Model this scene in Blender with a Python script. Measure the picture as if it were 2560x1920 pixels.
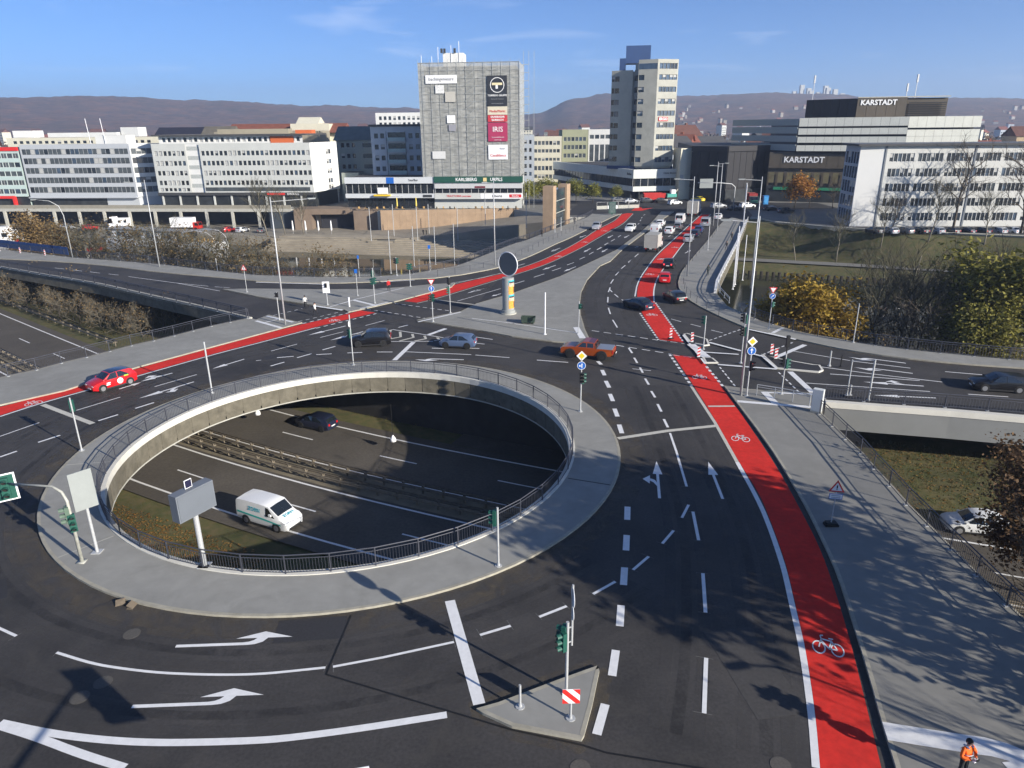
import bpy, bmesh, math, random
from mathutils import Vector, Matrix
from mathutils.geometry import tessellate_polygon
R = math.radians
rnd = random.Random(7)
for o in list(bpy.data.objects): bpy.data.objects.remove(o)
scene = bpy.context.scene
COL = scene.collection.objects

# ------------------------------------------------------------------ camera
cd = bpy.data.cameras.new('camera'); cam = bpy.data.objects.new('camera', cd); COL.link(cam)
cd.sensor_width = 36.0; cd.lens = 36.0 * 1780 / 2560; cd.clip_start = 0.5; cd.clip_end = 20000
_p, _r = R(19.9), R(-0.6)
_f = Vector((0, math.cos(_p), -math.sin(_p))); _x = Vector((1, 0, 0)); _u = _x.cross(_f)
_R = _x * math.cos(_r) + _u * math.sin(_r); _U = -_x * math.sin(_r) + _u * math.cos(_r)
_m = Matrix((_R, _U, -_f)).transposed().to_4x4(); _m.translation = Vector((0, 0, 22)); cam.matrix_world = _m
scene.camera = cam

# ------------------------------------------------------------------ sky and sun
SUN_EL, SUN_DIR = 20.0, Vector((0.791, -0.612, 0))          # horizontal direction towards the sun
w = bpy.data.worlds.new('World'); scene.world = w; w.use_nodes = True
nt = w.node_tree; nt.nodes.clear()
out = nt.nodes.new('ShaderNodeOutputWorld'); bg = nt.nodes.new('ShaderNodeBackground'); sky = nt.nodes.new('ShaderNodeTexSky')
sky.sky_type = 'NISHITA'; sky.sun_disc = False; sky.sun_elevation = R(SUN_EL)
sky.sun_rotation = math.atan2(SUN_DIR.x, SUN_DIR.y)
sky.altitude = 200; sky.air_density = 0.55; sky.dust_density = 0.5; sky.ozone_density = 6.5
bg.inputs['Strength'].default_value = 0.095
# thin cirrus streaks high in the sky
tc = nt.nodes.new('ShaderNodeTexCoord'); mp = nt.nodes.new('ShaderNodeMapping'); mp.inputs['Scale'].default_value = (2.2, 2.2, 16); mp.inputs['Rotation'].default_value = (0, R(7), 0)
nz = nt.nodes.new('ShaderNodeTexNoise'); nz.inputs['Scale'].default_value = 2.1; nz.inputs['Detail'].default_value = 7; nz.inputs['Distortion'].default_value = 0.6
rp = nt.nodes.new('ShaderNodeValToRGB'); rp.color_ramp.elements[0].position = 0.6; rp.color_ramp.elements[1].position = 0.82
rp.color_ramp.elements[1].color = (0.3, 0.3, 0.3, 1)
mx = nt.nodes.new('ShaderNodeMix'); mx.data_type = 'RGBA'; mx.inputs['B'].default_value = (7.5, 8.0, 9.0, 1)
nt.links.new(tc.outputs['Generated'], mp.inputs['Vector']); nt.links.new(mp.outputs['Vector'], nz.inputs['Vector'])
nt.links.new(nz.outputs['Fac'], rp.inputs['Fac']); nt.links.new(rp.outputs['Color'], mx.inputs['Factor'])
nt.links.new(sky.outputs['Color'], mx.inputs['A']); nt.links.new(mx.outputs['Result'], bg.inputs['Color'])
nt.links.new(bg.outputs['Background'], out.inputs['Surface'])
sd = bpy.data.lights.new('sun', 'SUN'); sd.energy = 5.0; sd.angle = R(0.5); sd.color = (1.0, 0.93, 0.82)
sun = bpy.data.objects.new('sun', sd); COL.link(sun)
_d = Vector((SUN_DIR.x * math.cos(R(SUN_EL)), SUN_DIR.y * math.cos(R(SUN_EL)), math.sin(R(SUN_EL))))
sun.rotation_euler = _d.to_track_quat('Z', 'Y').to_euler()
scene.view_settings.view_transform = 'Standard'; scene.view_settings.look = 'None'
scene.view_settings.gamma = 1.0; scene.view_settings.use_curve_mapping = False
scene.view_settings.exposure = 0.82
scene.render.engine = 'CYCLES'
HAZE = 0.00024
SURVEY = {
 'w_rail':[(-32.31,85.25),(-33.54,83.92),(-35.23,82.12),(-36.61,80.14),(-37.96,78.0),(-39.44,75.97),(-40.97,74.25),(-42.27,72.19),(-43.63,70.11),(-45.18,68.18),(-46.41,66.06),(-48.03,64.23)],
 'nw_edge':[(-32.25,85.08),(-41.48,91.92),(-49.17,97.32),(-62.26,106.64),(-75.17,114.41),(-75.75,114.74),(-87.65,121.99)],
 'nw_side_out':[(-101.02,141.86),(-88.58,135.6),(-80.27,131.16),(-72.25,128.07),(-60.9,123.51),(-48.41,116.56),(-40.63,112.77),(-29.74,110.54),(-23.49,110.03),(-20.36,110.77),(-15.67,112.38),(-9.3,118.45),(-7.91,121.09),(0.29,141.32),(2.89,145.64),(10.95,165.08),(19.1,182.88),(21.5,191.45)],
 'nw_side_in':[(-93.6,130.82),(-80.34,127.24),(-69.37,122.63),(-57.7,116.08),(-39.25,108.63),(-38.96,107.75),(-27.66,105.66),(-19.51,106.76),(-17.4,107.94),(-9.9,109.32),(-1.74,117.0),(0.5,121.78),(3.08,126.77),(6.2,134.34),(9.13,142.02),(11.44,147.01),(16.87,160.79),(21.36,172.47),(26.52,185.89),(29.02,190.77)],
 'isl_a':[(-42.01,102.41),(-35.56,97.61),(-26.05,92.01),(-21.5,89.36),(-20.6,87.93),(-19.25,89.26),(-15.68,93.19),(-8.65,102.35),(-8.33,104.93),(-12.04,104.13),(-15.75,102.47),(-20.1,101.35),(-26.81,101.44),(-37.2,102.49)],
 'w_pave_in':[(-25.1,82.93),(-28.89,77.66),(-32.04,73.29),(-36.88,66.45),(-40.17,60.05),(-43.66,56.58)],
 'w_pave_top':[(-32.31,85.25),(-31.17,84.48),(-30.38,86.88),(-26.26,83.63),(-25.1,82.93)],
 'isl_b':[(-11.42,83.57),(-6.36,87.62),(-4.56,91.74),(0.18,97.63),(7.58,109.09),(13.3,120.42),(19.64,133.12),(23.44,143.46),(28.21,156.27),(33.98,173.6),(40.52,195.07),(43.86,194.76),(35.14,172.42),(29.2,156.2),(22.72,138.82),(20.03,131.18),(17.08,121.84),(14.79,117.61),(11.53,106.46),(9.9,98.54),(8.96,90.98),(8.54,84.96),(8.4,78.64),(8.49,75.09),(8.55,72.68),(4.43,73.91),(0.05,76.1),(-3.4,78.6),(-8.3,81.57)],
 'e_kerb':[(55.29,180.95),(49.41,170.18),(40.15,145.39),(31.78,124.37),(27.76,113.92),(26.15,109.23),(24.11,101.69),(23.58,95.71),(23.7,90.96),(25.3,83.7),(26.65,79.41),(27.0,78.34),(30.71,73.81),(34.03,70.02),(38.05,67.16),(42.57,65.07),(48.26,63.39)],
 'e_out':[(56.5,172.83),(44.12,139.11),(33.67,111.76),(30.34,102.99),(28.23,96.2),(27.64,88.89),(28.45,85.27),(29.43,81.37),(30.14,80.19),(31.84,77.0),(33.3,75.3),(35.1,73.88),(36.36,72.52),(38.68,70.75),(40.64,69.67),(42.77,68.6),(44.84,67.76),(46.98,66.74),(49.72,65.73)],
 'se_kerb':[(13.74,19.47),(14.25,21.54),(14.88,23.81),(15.73,27.17),(16.7,31.13),(17.03,33.05),(17.67,37.19),(18.14,41.44),(18.59,47.17),(18.86,59.46)],
 'se_top':[(18.93,59.15),(20.38,58.65),(22.31,58.07),(26.18,57.39)],
 'se_rail':[(24.81,52.62),(24.84,52.26),(24.77,49.96),(24.7,47.83),(24.71,45.46),(24.47,42.95),(24.32,40.51),(24.11,38.01),(24.05,35.63),(23.98,33.26),(23.92,30.93),(23.87,28.76),(23.84,27.56)],
 'e_ramp_s':[(26.2,55.52),(30.59,54.4),(35.27,53.25),(40.37,51.78)],
 'isl_s':[(-1.56,22.36),(-0.66,22.68),(1.82,23.89),(3.56,24.69),(3.59,24.41),(3.08,22.51),(2.6,20.99),(2.5,20.8),(-0.14,21.47),(-1.3,22.15)],
 'med1':[(19.06,76.14),(19.59,76.46),(21.22,74.09),(20.92,72.03),(20.28,71.81),(19.04,72.94)],
 'med2':[(18.93,66.06),(19.06,67.72),(20.02,67.54),(20.16,66.02)],
 'med3':[(25.21,68.58),(25.2,64.17),(28.7,62.88),(29.37,63.46),(29.65,64.9),(29.05,65.12),(26.38,67.15)],
 'redW_lo':[(-42.23,54.45),(-40.64,57.44),(-38.36,60.54),(-35.79,64.24),(-31.14,70.98),(-27.96,74.88),(-27.96,74.88),(-24.2,79.66),(-23.01,81.28),(-17.2,87.79)],
 'redW_up':[(-43.51,56.36),(-41.57,58.78),(-39.53,61.86),(-36.81,66.31),(-31.99,73.16),(-28.85,77.56),(-28.86,77.56),(-25.09,82.4),(-20.47,87.34),(-19.36,89.09)],
 'redX_lo':[(-12.58,93.11),(-10.35,95.53),(-1.65,108.71),(-1.67,108.22),(0.96,112.18),(5.52,119.24),(10.1,129.2),(14.75,140.17),(15.52,142.95),(22.3,160.94),(26.9,172.66),(30.05,183.86),(32.5,192.56)],
 'redX_up':[(-14.41,94.0),(-8.77,103.97),(-1.68,111.82),(-1.61,111.74),(1.0,115.68),(4.51,121.42),(8.81,131.11),(14.75,146.78),(19.6,162.09),(24.59,173.94),(27.28,182.89),(29.43,191.52),(31.18,192.95)],
 'redX2':[(33.01,198.56),(36.28,208.63),(37.26,206.99),(36.86,203.41),(40.26,205.18),(35.8,198.3)],
 'redN_l':[(11.03,19.51),(11.91,22.09),(12.9,25.59),(13.21,26.89),(13.66,28.82),(14.22,31.18),(14.5,32.55),(15.01,35.68),(15.18,36.97),(15.57,39.64),(15.63,44.39),(16.01,51.32),(16.02,51.38),(16.27,59.84),(16.41,69.13)],
 'redN_r':[(13.24,19.48),(14.29,23.16),(15.24,26.54),(16.34,31.14),(16.93,34.19),(17.34,37.6),(17.77,41.45),(18.13,45.81),(18.58,56.06),(18.93,65.68),(18.69,67.9)],
 'redN2_l':[(16.12,74.5),(16.17,86.37),(17.09,95.31),(19.15,105.21),(23.59,119.21),(26.63,128.51),(34.29,148.02),(43.33,171.53),(49.68,188.39)],
 'redN2_r':[(18.46,73.18),(18.69,82.88),(18.8,91.83),(20.11,99.55),(22.69,109.41),(28.77,126.84),(27.41,122.35),(33.93,141.25),(41.25,160.81),(46.92,176.99),(51.73,188.21)],
 'dashes':[(0.14,0.9,0.6,[(9.17,78.36),(15.88,74.24)]),(0.14,0.9,0.6,[(11.11,72.5),(16.31,69.21)]),(0.14,0.7,0.5,[(-18.58,89.67),(-10.41,84.63)]),(0.14,0.7,0.5,[(-16.46,93.22),(-7.73,88.28)]),(0.12,0.6,0.5,[(-25.8,83.72),(-21.67,88.46)]),(0.12,0.6,0.5,[(-29.79,86.85),(-27.12,90.35)]),(0.25,0.55,0.45,[(16.07,69.06),(16.05,59.79)]),(0.25,0.55,0.45,[(18.79,65.15),(18.81,59.47)]),(0.22,0.55,0.4,[(15.98,86.09),(15.97,74.37)]),(0.22,0.55,0.4,[(18.96,91.5),(18.51,73.39)]),(0.14,0.6,0.4,[(20.01,64.92),(19.89,59.21)]),(0.14,0.6,0.4,[(25.07,63.22),(24.95,57.7)]),(0.14,0.6,0.4,[(21.38,73.91),(26.06,78.18)]),(0.14,0.6,0.4,[(25.42,68.73),(30.0,72.85)]),(0.2,0.6,0.5,[(-22.83,80.61),(-16.97,87.31)]),(0.2,0.6,0.5,[(-25.05,82.77),(-20.57,87.81)]),(0.1,0.8,0.4,[(16.25,68.94),(18.76,67.7)]),(0.1,0.8,0.4,[(16.07,74.23),(18.44,72.83)])],
 'WL':[(0.28,[(10.88,19.51),(11.75,22.09),(12.75,25.59),(13.06,26.89),(13.49,28.82),(14.04,31.18),(14.31,32.56),(14.82,35.69),(15.22,38.91),(15.51,44.39)]),(0.25,[(15.51,44.39),(15.87,51.33),(16.01,59.85)]),(0.2,[(-42.05,54.19),(-40.5,57.22),(-38.23,60.29),(-35.65,63.97),(-31.02,70.66),(-27.84,74.52),(-27.84,74.52),(-24.1,79.31),(-22.9,80.86)]),(0.12,[(-43.66,56.58),(-41.7,58.99),(-39.67,62.12),(-36.95,66.6),(-32.13,73.5),(-28.98,77.94),(-28.98,77.94),(-25.21,82.83)]),(0.15,[(-12.52,92.58),(-10.29,94.97),(-1.64,108.0),(-1.67,107.82),(0.96,111.76),(5.5,118.77),(10.06,128.65),(14.68,139.53),(15.39,141.77),(22.1,159.46),(26.65,170.97),(29.75,181.96),(32.46,191.77)]),(0.15,[(-8.81,104.46),(-1.69,112.57),(-1.62,112.16),(1.0,116.13),(4.52,121.92),(8.85,131.68),(14.8,147.31),(19.73,163.23),(24.77,175.24),(27.48,184.33),(29.67,193.09)]),(0.18,[(16.89,95.31),(18.93,105.22),(23.34,119.23),(26.52,129.01),(34.19,148.68),(43.27,172.4),(50.0,189.66)]),(0.18,[(18.84,91.83),(20.22,99.55),(22.81,109.4),(28.98,126.83),(27.55,122.34),(34.09,141.24),(41.42,160.79),(47.12,176.97),(51.96,188.18)]),(0.3,[(49.87,189.15),(52.11,188.95)]),(0.42,[(7.86,48.56),(11.8,49.86),(15.85,50.75)]),(0.16,[(11.94,49.46),(11.7,46.16),(11.21,40.95)]),(0.3,[(16.24,54.8),(18.45,54.79)]),(0.14,[(-20.55,26.0),(-18.53,25.26),(-17.1,24.95),(-15.47,24.68),(-13.92,24.56),(-12.41,24.5),(-11.11,24.52),(-10.15,24.61),(-8.22,24.88)]),(0.14,[(-7.9,24.92),(-5.81,25.47),(-2.76,26.42)]),(0.34,[(-20.4,22.0),(-18.25,21.48),(-16.27,21.15),(-14.4,20.97),(-12.61,20.93),(-9.93,20.99),(-8.64,21.11),(-6.05,21.52),(-2.73,22.17)]),(0.34,[(-20.3,21.85),(-18.37,21.23),(-16.32,20.45),(-14.35,19.82)]),(0.14,[(-25.95,28.59),(-24.22,27.68),(-23.1,27.14)]),(0.5,[(-3.18,29.42),(-1.46,22.7)]),(0.45,[(-40.15,56.8),(-33.5,52.47)]),(0.12,[(-36.46,55.38),(-34.35,58.43)]),(0.12,[(-39.33,50.14),(-37.97,52.82)]),(0.2,[(-35.65,48.94),(-34.77,50.24)]),(0.2,[(-33.36,53.06),(-32.43,54.33)]),(0.2,[(-31.68,55.69),(-30.73,56.99)]),(0.2,[(-36.86,46.47),(-36.27,47.43)]),(0.12,[(-32.57,61.03),(-30.08,64.33)]),(0.12,[(-25.81,68.46),(-25.34,68.64)]),(0.12,[(-25.32,71.71),(-23.27,74.18)]),(0.12,[(-21.38,76.67),(-19.3,78.97)]),(0.12,[(-17.26,81.57),(-15.38,83.84)]),(0.18,[(-13.22,80.58),(-12.21,81.63)]),(0.2,[(-19.95,71.93),(-18.89,73.16)]),(0.2,[(-21.9,69.29),(-20.77,70.62)]),(0.2,[(-23.78,66.66),(-22.78,67.88)]),(0.18,[(-23.98,69.36),(-22.39,69.77)]),(0.18,[(-20.2,70.28),(-18.64,70.51)]),(0.18,[(-17.08,70.77),(-15.56,70.88)]),(0.18,[(-14.05,70.99),(-12.41,70.93)]),(0.14,[(-11.03,70.96),(-4.15,69.73)]),(0.14,[(-3.72,69.59),(-0.23,68.58)]),(0.16,[(2.51,67.69),(5.57,66.85)]),(0.5,[(-11.82,67.88),(-10.68,74.46)]),(0.5,[(-9.35,77.29),(-7.61,79.86)]),(0.14,[(-14.45,79.03),(-13.76,79.7),(-7.28,75.91)]),(0.14,[(-13.32,74.78),(-8.57,74.7)]),(0.3,[(-13.93,79.5),(-13.88,77.09)]),(0.3,[(-12.75,78.72),(-12.37,76.56),(-13.47,75.78)]),(0.3,[(-11.22,77.7),(-10.91,76.28),(-12.27,74.97)]),(0.3,[(-9.76,76.93),(-9.47,75.76),(-10.61,74.9)]),(0.3,[(-8.26,76.18),(-7.92,75.25),(-8.47,74.96)]),(0.18,[(-8.43,72.15),(-7.19,71.98)]),(0.14,[(-6.43,77.51),(-5.82,77.16)]),(0.14,[(-4.02,76.25),(-2.07,75.17)]),(0.14,[(-3.85,73.77),(-2.9,73.44)]),(0.18,[(-4.63,72.01),(-3.4,71.84)]),(0.12,[(-61.14,113.11),(-50.91,107.5),(-42.11,101.56)]),(0.12,[(-50.91,107.5),(-45.13,104.96)]),(0.12,[(-44.03,104.58),(-41.45,103.65)]),(0.14,[(-77.84,121.36),(-75.63,120.29)]),(0.14,[(-73.66,119.36),(-71.46,118.22)]),(0.14,[(-69.73,117.52),(-67.46,116.31)]),(0.14,[(-65.55,115.43),(-63.41,114.45)]),(0.3,[(-10.26,94.63),(-4.63,91.45)]),(0.12,[(-7.21,93.67),(-1.47,101.22)]),(0.12,[(-8.88,105.38),(-4.51,109.04),(-1.69,112.57)]),(0.16,[(0.81,118.45),(2.38,120.75)]),(0.16,[(0.35,104.14),(2.04,106.51)]),(0.16,[(3.55,109.15),(5.28,111.69)]),(0.16,[(6.65,114.14),(8.24,116.58)]),(0.16,[(9.45,119.14),(10.79,121.37)]),(0.16,[(12.01,124.39),(13.21,126.69)]),(0.16,[(14.24,129.36),(15.3,131.93)]),(0.16,[(16.27,134.6),(17.39,137.29)]),(0.16,[(18.35,139.93),(19.39,142.58)]),(0.16,[(16.26,134.42),(17.45,137.06)]),(0.16,[(18.41,140.25),(19.43,142.53)]),(0.16,[(20.24,144.6),(21.41,147.49)]),(0.16,[(22.44,150.17),(23.43,152.79)]),(0.16,[(29.92,170.08),(30.68,172.14)]),(0.16,[(31.49,176.02),(32.23,178.69)]),(0.16,[(32.84,181.69),(33.46,184.05)]),(0.16,[(34.4,187.71),(35.2,189.69)]),(0.16,[(20.08,121.37),(21.07,123.78)]),(0.16,[(18.04,115.59),(19.07,118.2)]),(0.16,[(16.27,109.93),(17.19,112.69)]),(0.16,[(14.74,103.94),(15.55,106.94)]),(0.16,[(13.65,98.21),(14.3,101.23)]),(0.16,[(12.74,91.97),(13.19,95.14)]),(0.16,[(12.28,85.84),(12.44,89.06)]),(0.16,[(12.24,79.58),(12.17,82.98)]),(0.16,[(14.06,99.84),(14.17,98.18)]),(0.16,[(14.31,96.86),(14.56,94.93)]),(0.16,[(14.83,93.55),(15.24,91.8)]),(0.16,[(18.02,115.45),(19.08,118.27)]),(0.16,[(19.99,120.79),(21.08,123.86)]),(0.16,[(21.96,126.14),(23.18,129.47)]),(0.16,[(32.9,149.92),(33.8,151.86)]),(0.36,[(8.52,67.12),(8.74,66.09)]),(0.36,[(8.62,64.44),(8.67,62.86)]),(0.36,[(8.58,61.32),(8.66,59.54)]),(0.36,[(8.51,57.96),(8.54,56.21)]),(0.36,[(8.43,54.51),(8.44,52.82)]),(0.36,[(8.33,51.17),(8.3,49.5)]),(0.2,[(12.28,71.49),(12.35,69.66)]),(0.2,[(12.3,68.11),(12.33,66.44)]),(0.2,[(12.34,65.01),(12.35,63.47)]),(0.2,[(12.27,61.84),(12.31,60.18)]),(0.2,[(12.22,58.54),(12.26,56.98)]),(0.2,[(12.17,55.44),(12.15,53.77)]),(0.2,[(12.03,52.19),(12.01,50.53)]),(0.1,[(11.56,64.69),(13.22,64.05)]),(0.36,[(7.0,38.44),(6.74,36.9)]),(0.36,[(6.45,35.23),(6.17,33.67)]),(0.36,[(5.85,32.07),(5.56,30.54)]),(0.36,[(5.2,28.92),(4.91,27.38)]),(0.36,[(4.5,25.77),(4.12,24.2)]),(0.36,[(3.63,22.63),(3.11,21.11)]),(0.18,[(10.84,37.76),(10.4,34.61)]),(0.18,[(9.84,31.48),(9.23,28.66),(9.15,28.3)]),(0.18,[(8.38,25.22),(7.49,22.1)]),(0.16,[(10.78,38.6),(10.02,37.07)]),(0.16,[(9.22,35.67),(8.3,34.32)]),(0.16,[(7.31,33.07),(6.26,31.85)]),(0.16,[(5.19,30.84),(3.94,29.83)]),(0.16,[(2.55,28.9),(1.18,28.11)]),(0.16,[(-0.18,27.49),(-1.59,26.87)]),(0.5,[(26.28,67.64),(30.97,71.95)]),(0.55,[(26.2,63.36),(26.08,57.64)]),(0.12,[(28.88,69.8),(33.26,66.47)]),(0.14,[(33.33,66.35),(37.87,64.0)]),(0.14,[(29.4,64.8),(33.51,62.46),(38.65,60.07)]),(0.14,[(29.63,62.58),(36.86,60.5)]),(0.12,[(26.48,60.2),(36.25,57.71)]),(0.14,[(40.54,62.9),(43.39,61.92)]),(0.14,[(46.35,61.08),(46.64,61.01)]),(0.14,[(39.11,56.97),(42.06,56.25)]),(0.12,[(22.69,78.04),(23.65,76.84)]),(0.12,[(20.97,80.71),(21.87,79.47)]),(0.12,[(19.23,83.13),(20.12,81.85)]),(0.12,[(21.0,80.66),(21.86,79.5)])],
 'GL':[(0.35,[(19.93,65.36),(22.12,64.69),(25.06,63.82)]),(0.35,[(21.08,72.82),(23.53,69.69)]),(0.35,[(24.21,68.89),(24.99,67.89)]),(0.4,[(26.78,77.91),(30.6,73.58)]),(0.3,[(19.64,69.38),(22.9,68.5)]),(0.9,[(18.98,72.18),(19.46,67.65)]),(0.22,[(18.96,75.72),(18.8,65.6)]),(0.22,[(25.04,68.21),(25.12,63.82)]),(0.5,[(18.88,55.59),(20.98,55.01)]),(0.5,[(20.98,55.01),(24.8,54.03)]),(0.6,[(21.85,57.76),(21.89,54.84)]),(0.3,[(22.02,57.59),(25.96,57.03)]),(0.7,[(7.47,79.46),(7.78,74.88)]),(0.16,[(-4.77,83.96),(0.12,81.54)]),(0.16,[(0.35,81.27),(7.27,77.12)]),(0.3,[(-11.15,82.56),(-6.33,87.15)]),(0.18,[(-23.57,90.64),(-21.11,94.81),(-15.49,101.9)]),(0.5,[(-25.87,91.38),(-21.52,88.82)]),(0.5,[(-21.35,94.48),(-17.61,91.02)]),(0.35,[(-19.44,89.53),(-16.4,92.91)]),(0.3,[(-38.66,106.9),(-27.64,104.92)]),(0.3,[(-19.49,106.18),(-14.67,107.39)]),(0.18,[(-23.57,90.64),(-21.77,93.49)]),(0.4,[(-30.41,86.12),(-26.23,83.07)]),(0.45,[(-30.96,83.91),(-26.84,80.48)]),(0.2,[(-29.56,83.04),(-28.38,84.63)]),(0.9,[(14.12,21.03),(16.41,20.48),(17.94,20.17),(18.76,19.5)]),(0.9,[(18.08,19.6),(18.13,19.11)]),(0.3,[(28.51,76.23),(30.58,73.55)]),(0.4,[(29.01,76.21),(30.93,78.31)])],
 'AR':[('SL',[(9.16,39.45),(9.99,44.7)]),('S',[(13.07,39.28),(13.54,44.53)]),('L',[(-15.35,26.33),(-10.2,26.53)]),('L',[(-15.56,22.77),(-10.38,22.97)]),('S',[(-35.52,60.51),(-34.39,62.27)]),('SR',[(-32.64,64.85),(-34.55,62.5)]),('SL',[(-29.49,62.25),(-32.53,58.04)]),('S',[(-19.58,81.5),(-23.0,77.67)]),('S',[(-16.64,79.36),(-20.0,75.48)]),('L',[(-4.82,68.05),(-9.72,68.68)]),('S',[(-3.17,102.4),(-6.16,98.41)]),('S',[(-27.19,69.01),(-29.26,66.02)]),('S',[(-3.17,102.41),(-5.52,99.14)]),('S',[(-1.41,97.91),(-2.69,96.35)]),('S',[(7.53,118.95),(5.12,115.06)]),('S',[(10.79,117.59),(8.5,113.5)]),('S',[(15.2,136.03),(13.48,131.83)]),('S',[(18.4,135.44),(16.74,131.48)]),('S',[(9.49,136.79),(7.53,132.78)]),('S',[(9.46,136.89),(7.55,133.26)]),('S',[(16.11,153.32),(14.33,150.09)]),('S',[(21.77,152.91),(20.11,149.03)]),('S',[(25.17,152.66),(23.53,148.95)]),('L',[(38.22,65.5),(33.81,67.95)]),('L',[(37.3,62.5),(32.9,64.79)]),('SR',[(36.44,59.08),(31.66,60.35)]),('S',[(35.87,56.16),(30.98,56.99)]),('S',[(31.67,129.56),(33.53,132.91)]),('S',[(23.7,136.65),(24.57,137.57)])],
 'BI':[[(13.94,25.72),(14.32,26.87)],[(16.92,48.23),(17.31,49.5)],[(17.33,62.0),(17.66,63.3)],[(17.31,85.16),(17.39,86.32)],[(21.7,110.38),(22.05,111.76)],[(26.14,123.48),(26.91,125.76)],[(-41.12,57.1),(-42.15,58.09)],[(-21.45,83.97),(-21.78,84.82)],[(26.4,123.77),(27.23,125.82)],[(31.3,136.02),(32.02,137.78)],[(36.65,150.48),(37.47,152.45)],[(8.52,127.55),(9.02,128.73)],[(14.91,143.75),(15.52,145.23)],[(20.84,159.55),(21.41,161.0)]],
 'ML':[(0.2,[(-33.32,53.85),(-26.69,50.11),(-19.26,46.42),(-19.18,46.17),(-16.76,45.02),(-12.42,43.0)]),(0.2,[(-33.88,62.37),(-22.3,55.52),(-11.63,50.07),(-3.67,46.35)]),(0.2,[(-17.51,66.13),(-12.57,63.44)]),(0.2,[(-11.12,62.79),(-0.07,57.49)]),(0.15,[(-34.12,58.46),(-29.61,55.86)]),(0.15,[(-16.65,48.73),(-13.49,47.12)]),(0.15,[(-24.34,70.03),(-21.66,68.52)]),(0.15,[(-15.49,61.05),(-10.04,58.32)]),(0.15,[(-29.37,68.97),(-26.13,66.97)]),(0.2,[(-83.7,113.77),(-74.71,106.78),(-55.51,91.79)]),(0.2,[(-69.97,93.35),(-59.63,85.35)]),(0.15,[(-76.62,103.23),(-72.45,99.79)]),(0.15,[(-62.06,91.91),(-57.63,88.59)])],
 'med_a':[(-32.07,66.44),(-29.44,64.5),(-25.62,62.08),(-21.65,58.59),(-18.08,56.65),(-14.41,54.8),(-10.87,53.26),(-5.32,50.59)],
 'med_b':[(-33.46,64.04),(-29.37,61.52),(-24.0,58.65),(-18.92,55.99),(-13.6,53.32),(-10.04,52.23)],
 'w_barrier':[(-88.03,120.19),(-79.54,114.97),(-66.55,103.8),(-58.37,97.38),(-53.77,93.85)],
 'w_grass':[(-89.81,122.85),(-82.16,116.66),(-58.37,97.38),(-53.44,93.84)],
 'sig':[(-31.37,47.21,4.0)],
 'lampm':[(-26.47,58.91,4.7)],
 'mast2':[(-15.55,66.46,5.05)],
 'hole_sig':[(-0.82,32.19,3.5)],
 'tri_sig':[(2.09,23.11,3.45)],
 'tri_post':[(0.19,22.43,1.1)],
 'tri_board':[(2.16,21.81,1.15)],
 'blue1':[(5.54,53.71,4.9)],
 'panelA':[(-23.0,33.91,5.0)],
 'panelA2':[(-23.31,32.97,4.2)],
 'panelB':[(-16.5,32.47,5.2)],
 'big_lamp':[(19.6,56.99,12.05)],
 'sig_r':[(22.27,65.75,2.4)],
 'warn':[(18.35,35.87,2.8)],
 'mastB':[(3.73,76.62,4.75)],
 'sigB':[(7.5,76.87,3.65)],
 'sigB1':[(-9.37,82.67,5.05)],
 'sigB2':[(-7.61,86.79,4.6)],
 'col':[(-0.35,86.31,4.4)],
 'sigC':[(-24.16,91.8,3.15)],
 'sigC2':[(-18.07,92.5,4.7)],
 'signC':[(-21.26,97.09,3.7)],
 'stub':[(-21.07,90.71,1.15)],
 'sigC3':[(-28.2,84.25,3.45)],
 'lampC':[(-26.85,82.05,14.7)],
 'lampNW2':[(-59.71,120.83,14.25)],
 'lampNW3':[(-80.4,131.11,8.2)],
 'sigC4':[(-17.91,111.1,2.9)],
 'sigC5':[(-14.7,102.81,3.4)],
 'warnC':[(-37.7,100.21,3.8)],
 'poleD':[(-48.21,116.55,2.1)],
 'lampD':[(-2.64,119.12,13.75)],
 'blueD':[(-23.58,110.04,3.4)],
 'mastW':[(-20.09,114.69,5.9),(-16.91,120.53,5.8),(-13.38,122.51,5.5),(-9.73,119.07,6.3),(-13.69,116.21,3.2)],
 'sigM':[(19.82,70.4,3.55)],
 'lampE':[(27.05,108.28,14.7)],
 'mastE':[(36.43,132.07,5.05)],
 'lampE2':[(44.93,156.82,14.0)],
 'lampE3':[(36.2,72.31,3.6)],
 'giveE':[(29.13,77.83,4.85)],
 'sigE':[(23.17,57.24,3.45)],
 'sigE2':[(29.81,55.47,3.6)],
 'sigE3':[(28.58,56.73,3.2)],
 'lampE4':[(38.26,111.51,8.4)],
 'cab':[(24.58,52.51,1.8)],
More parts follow.
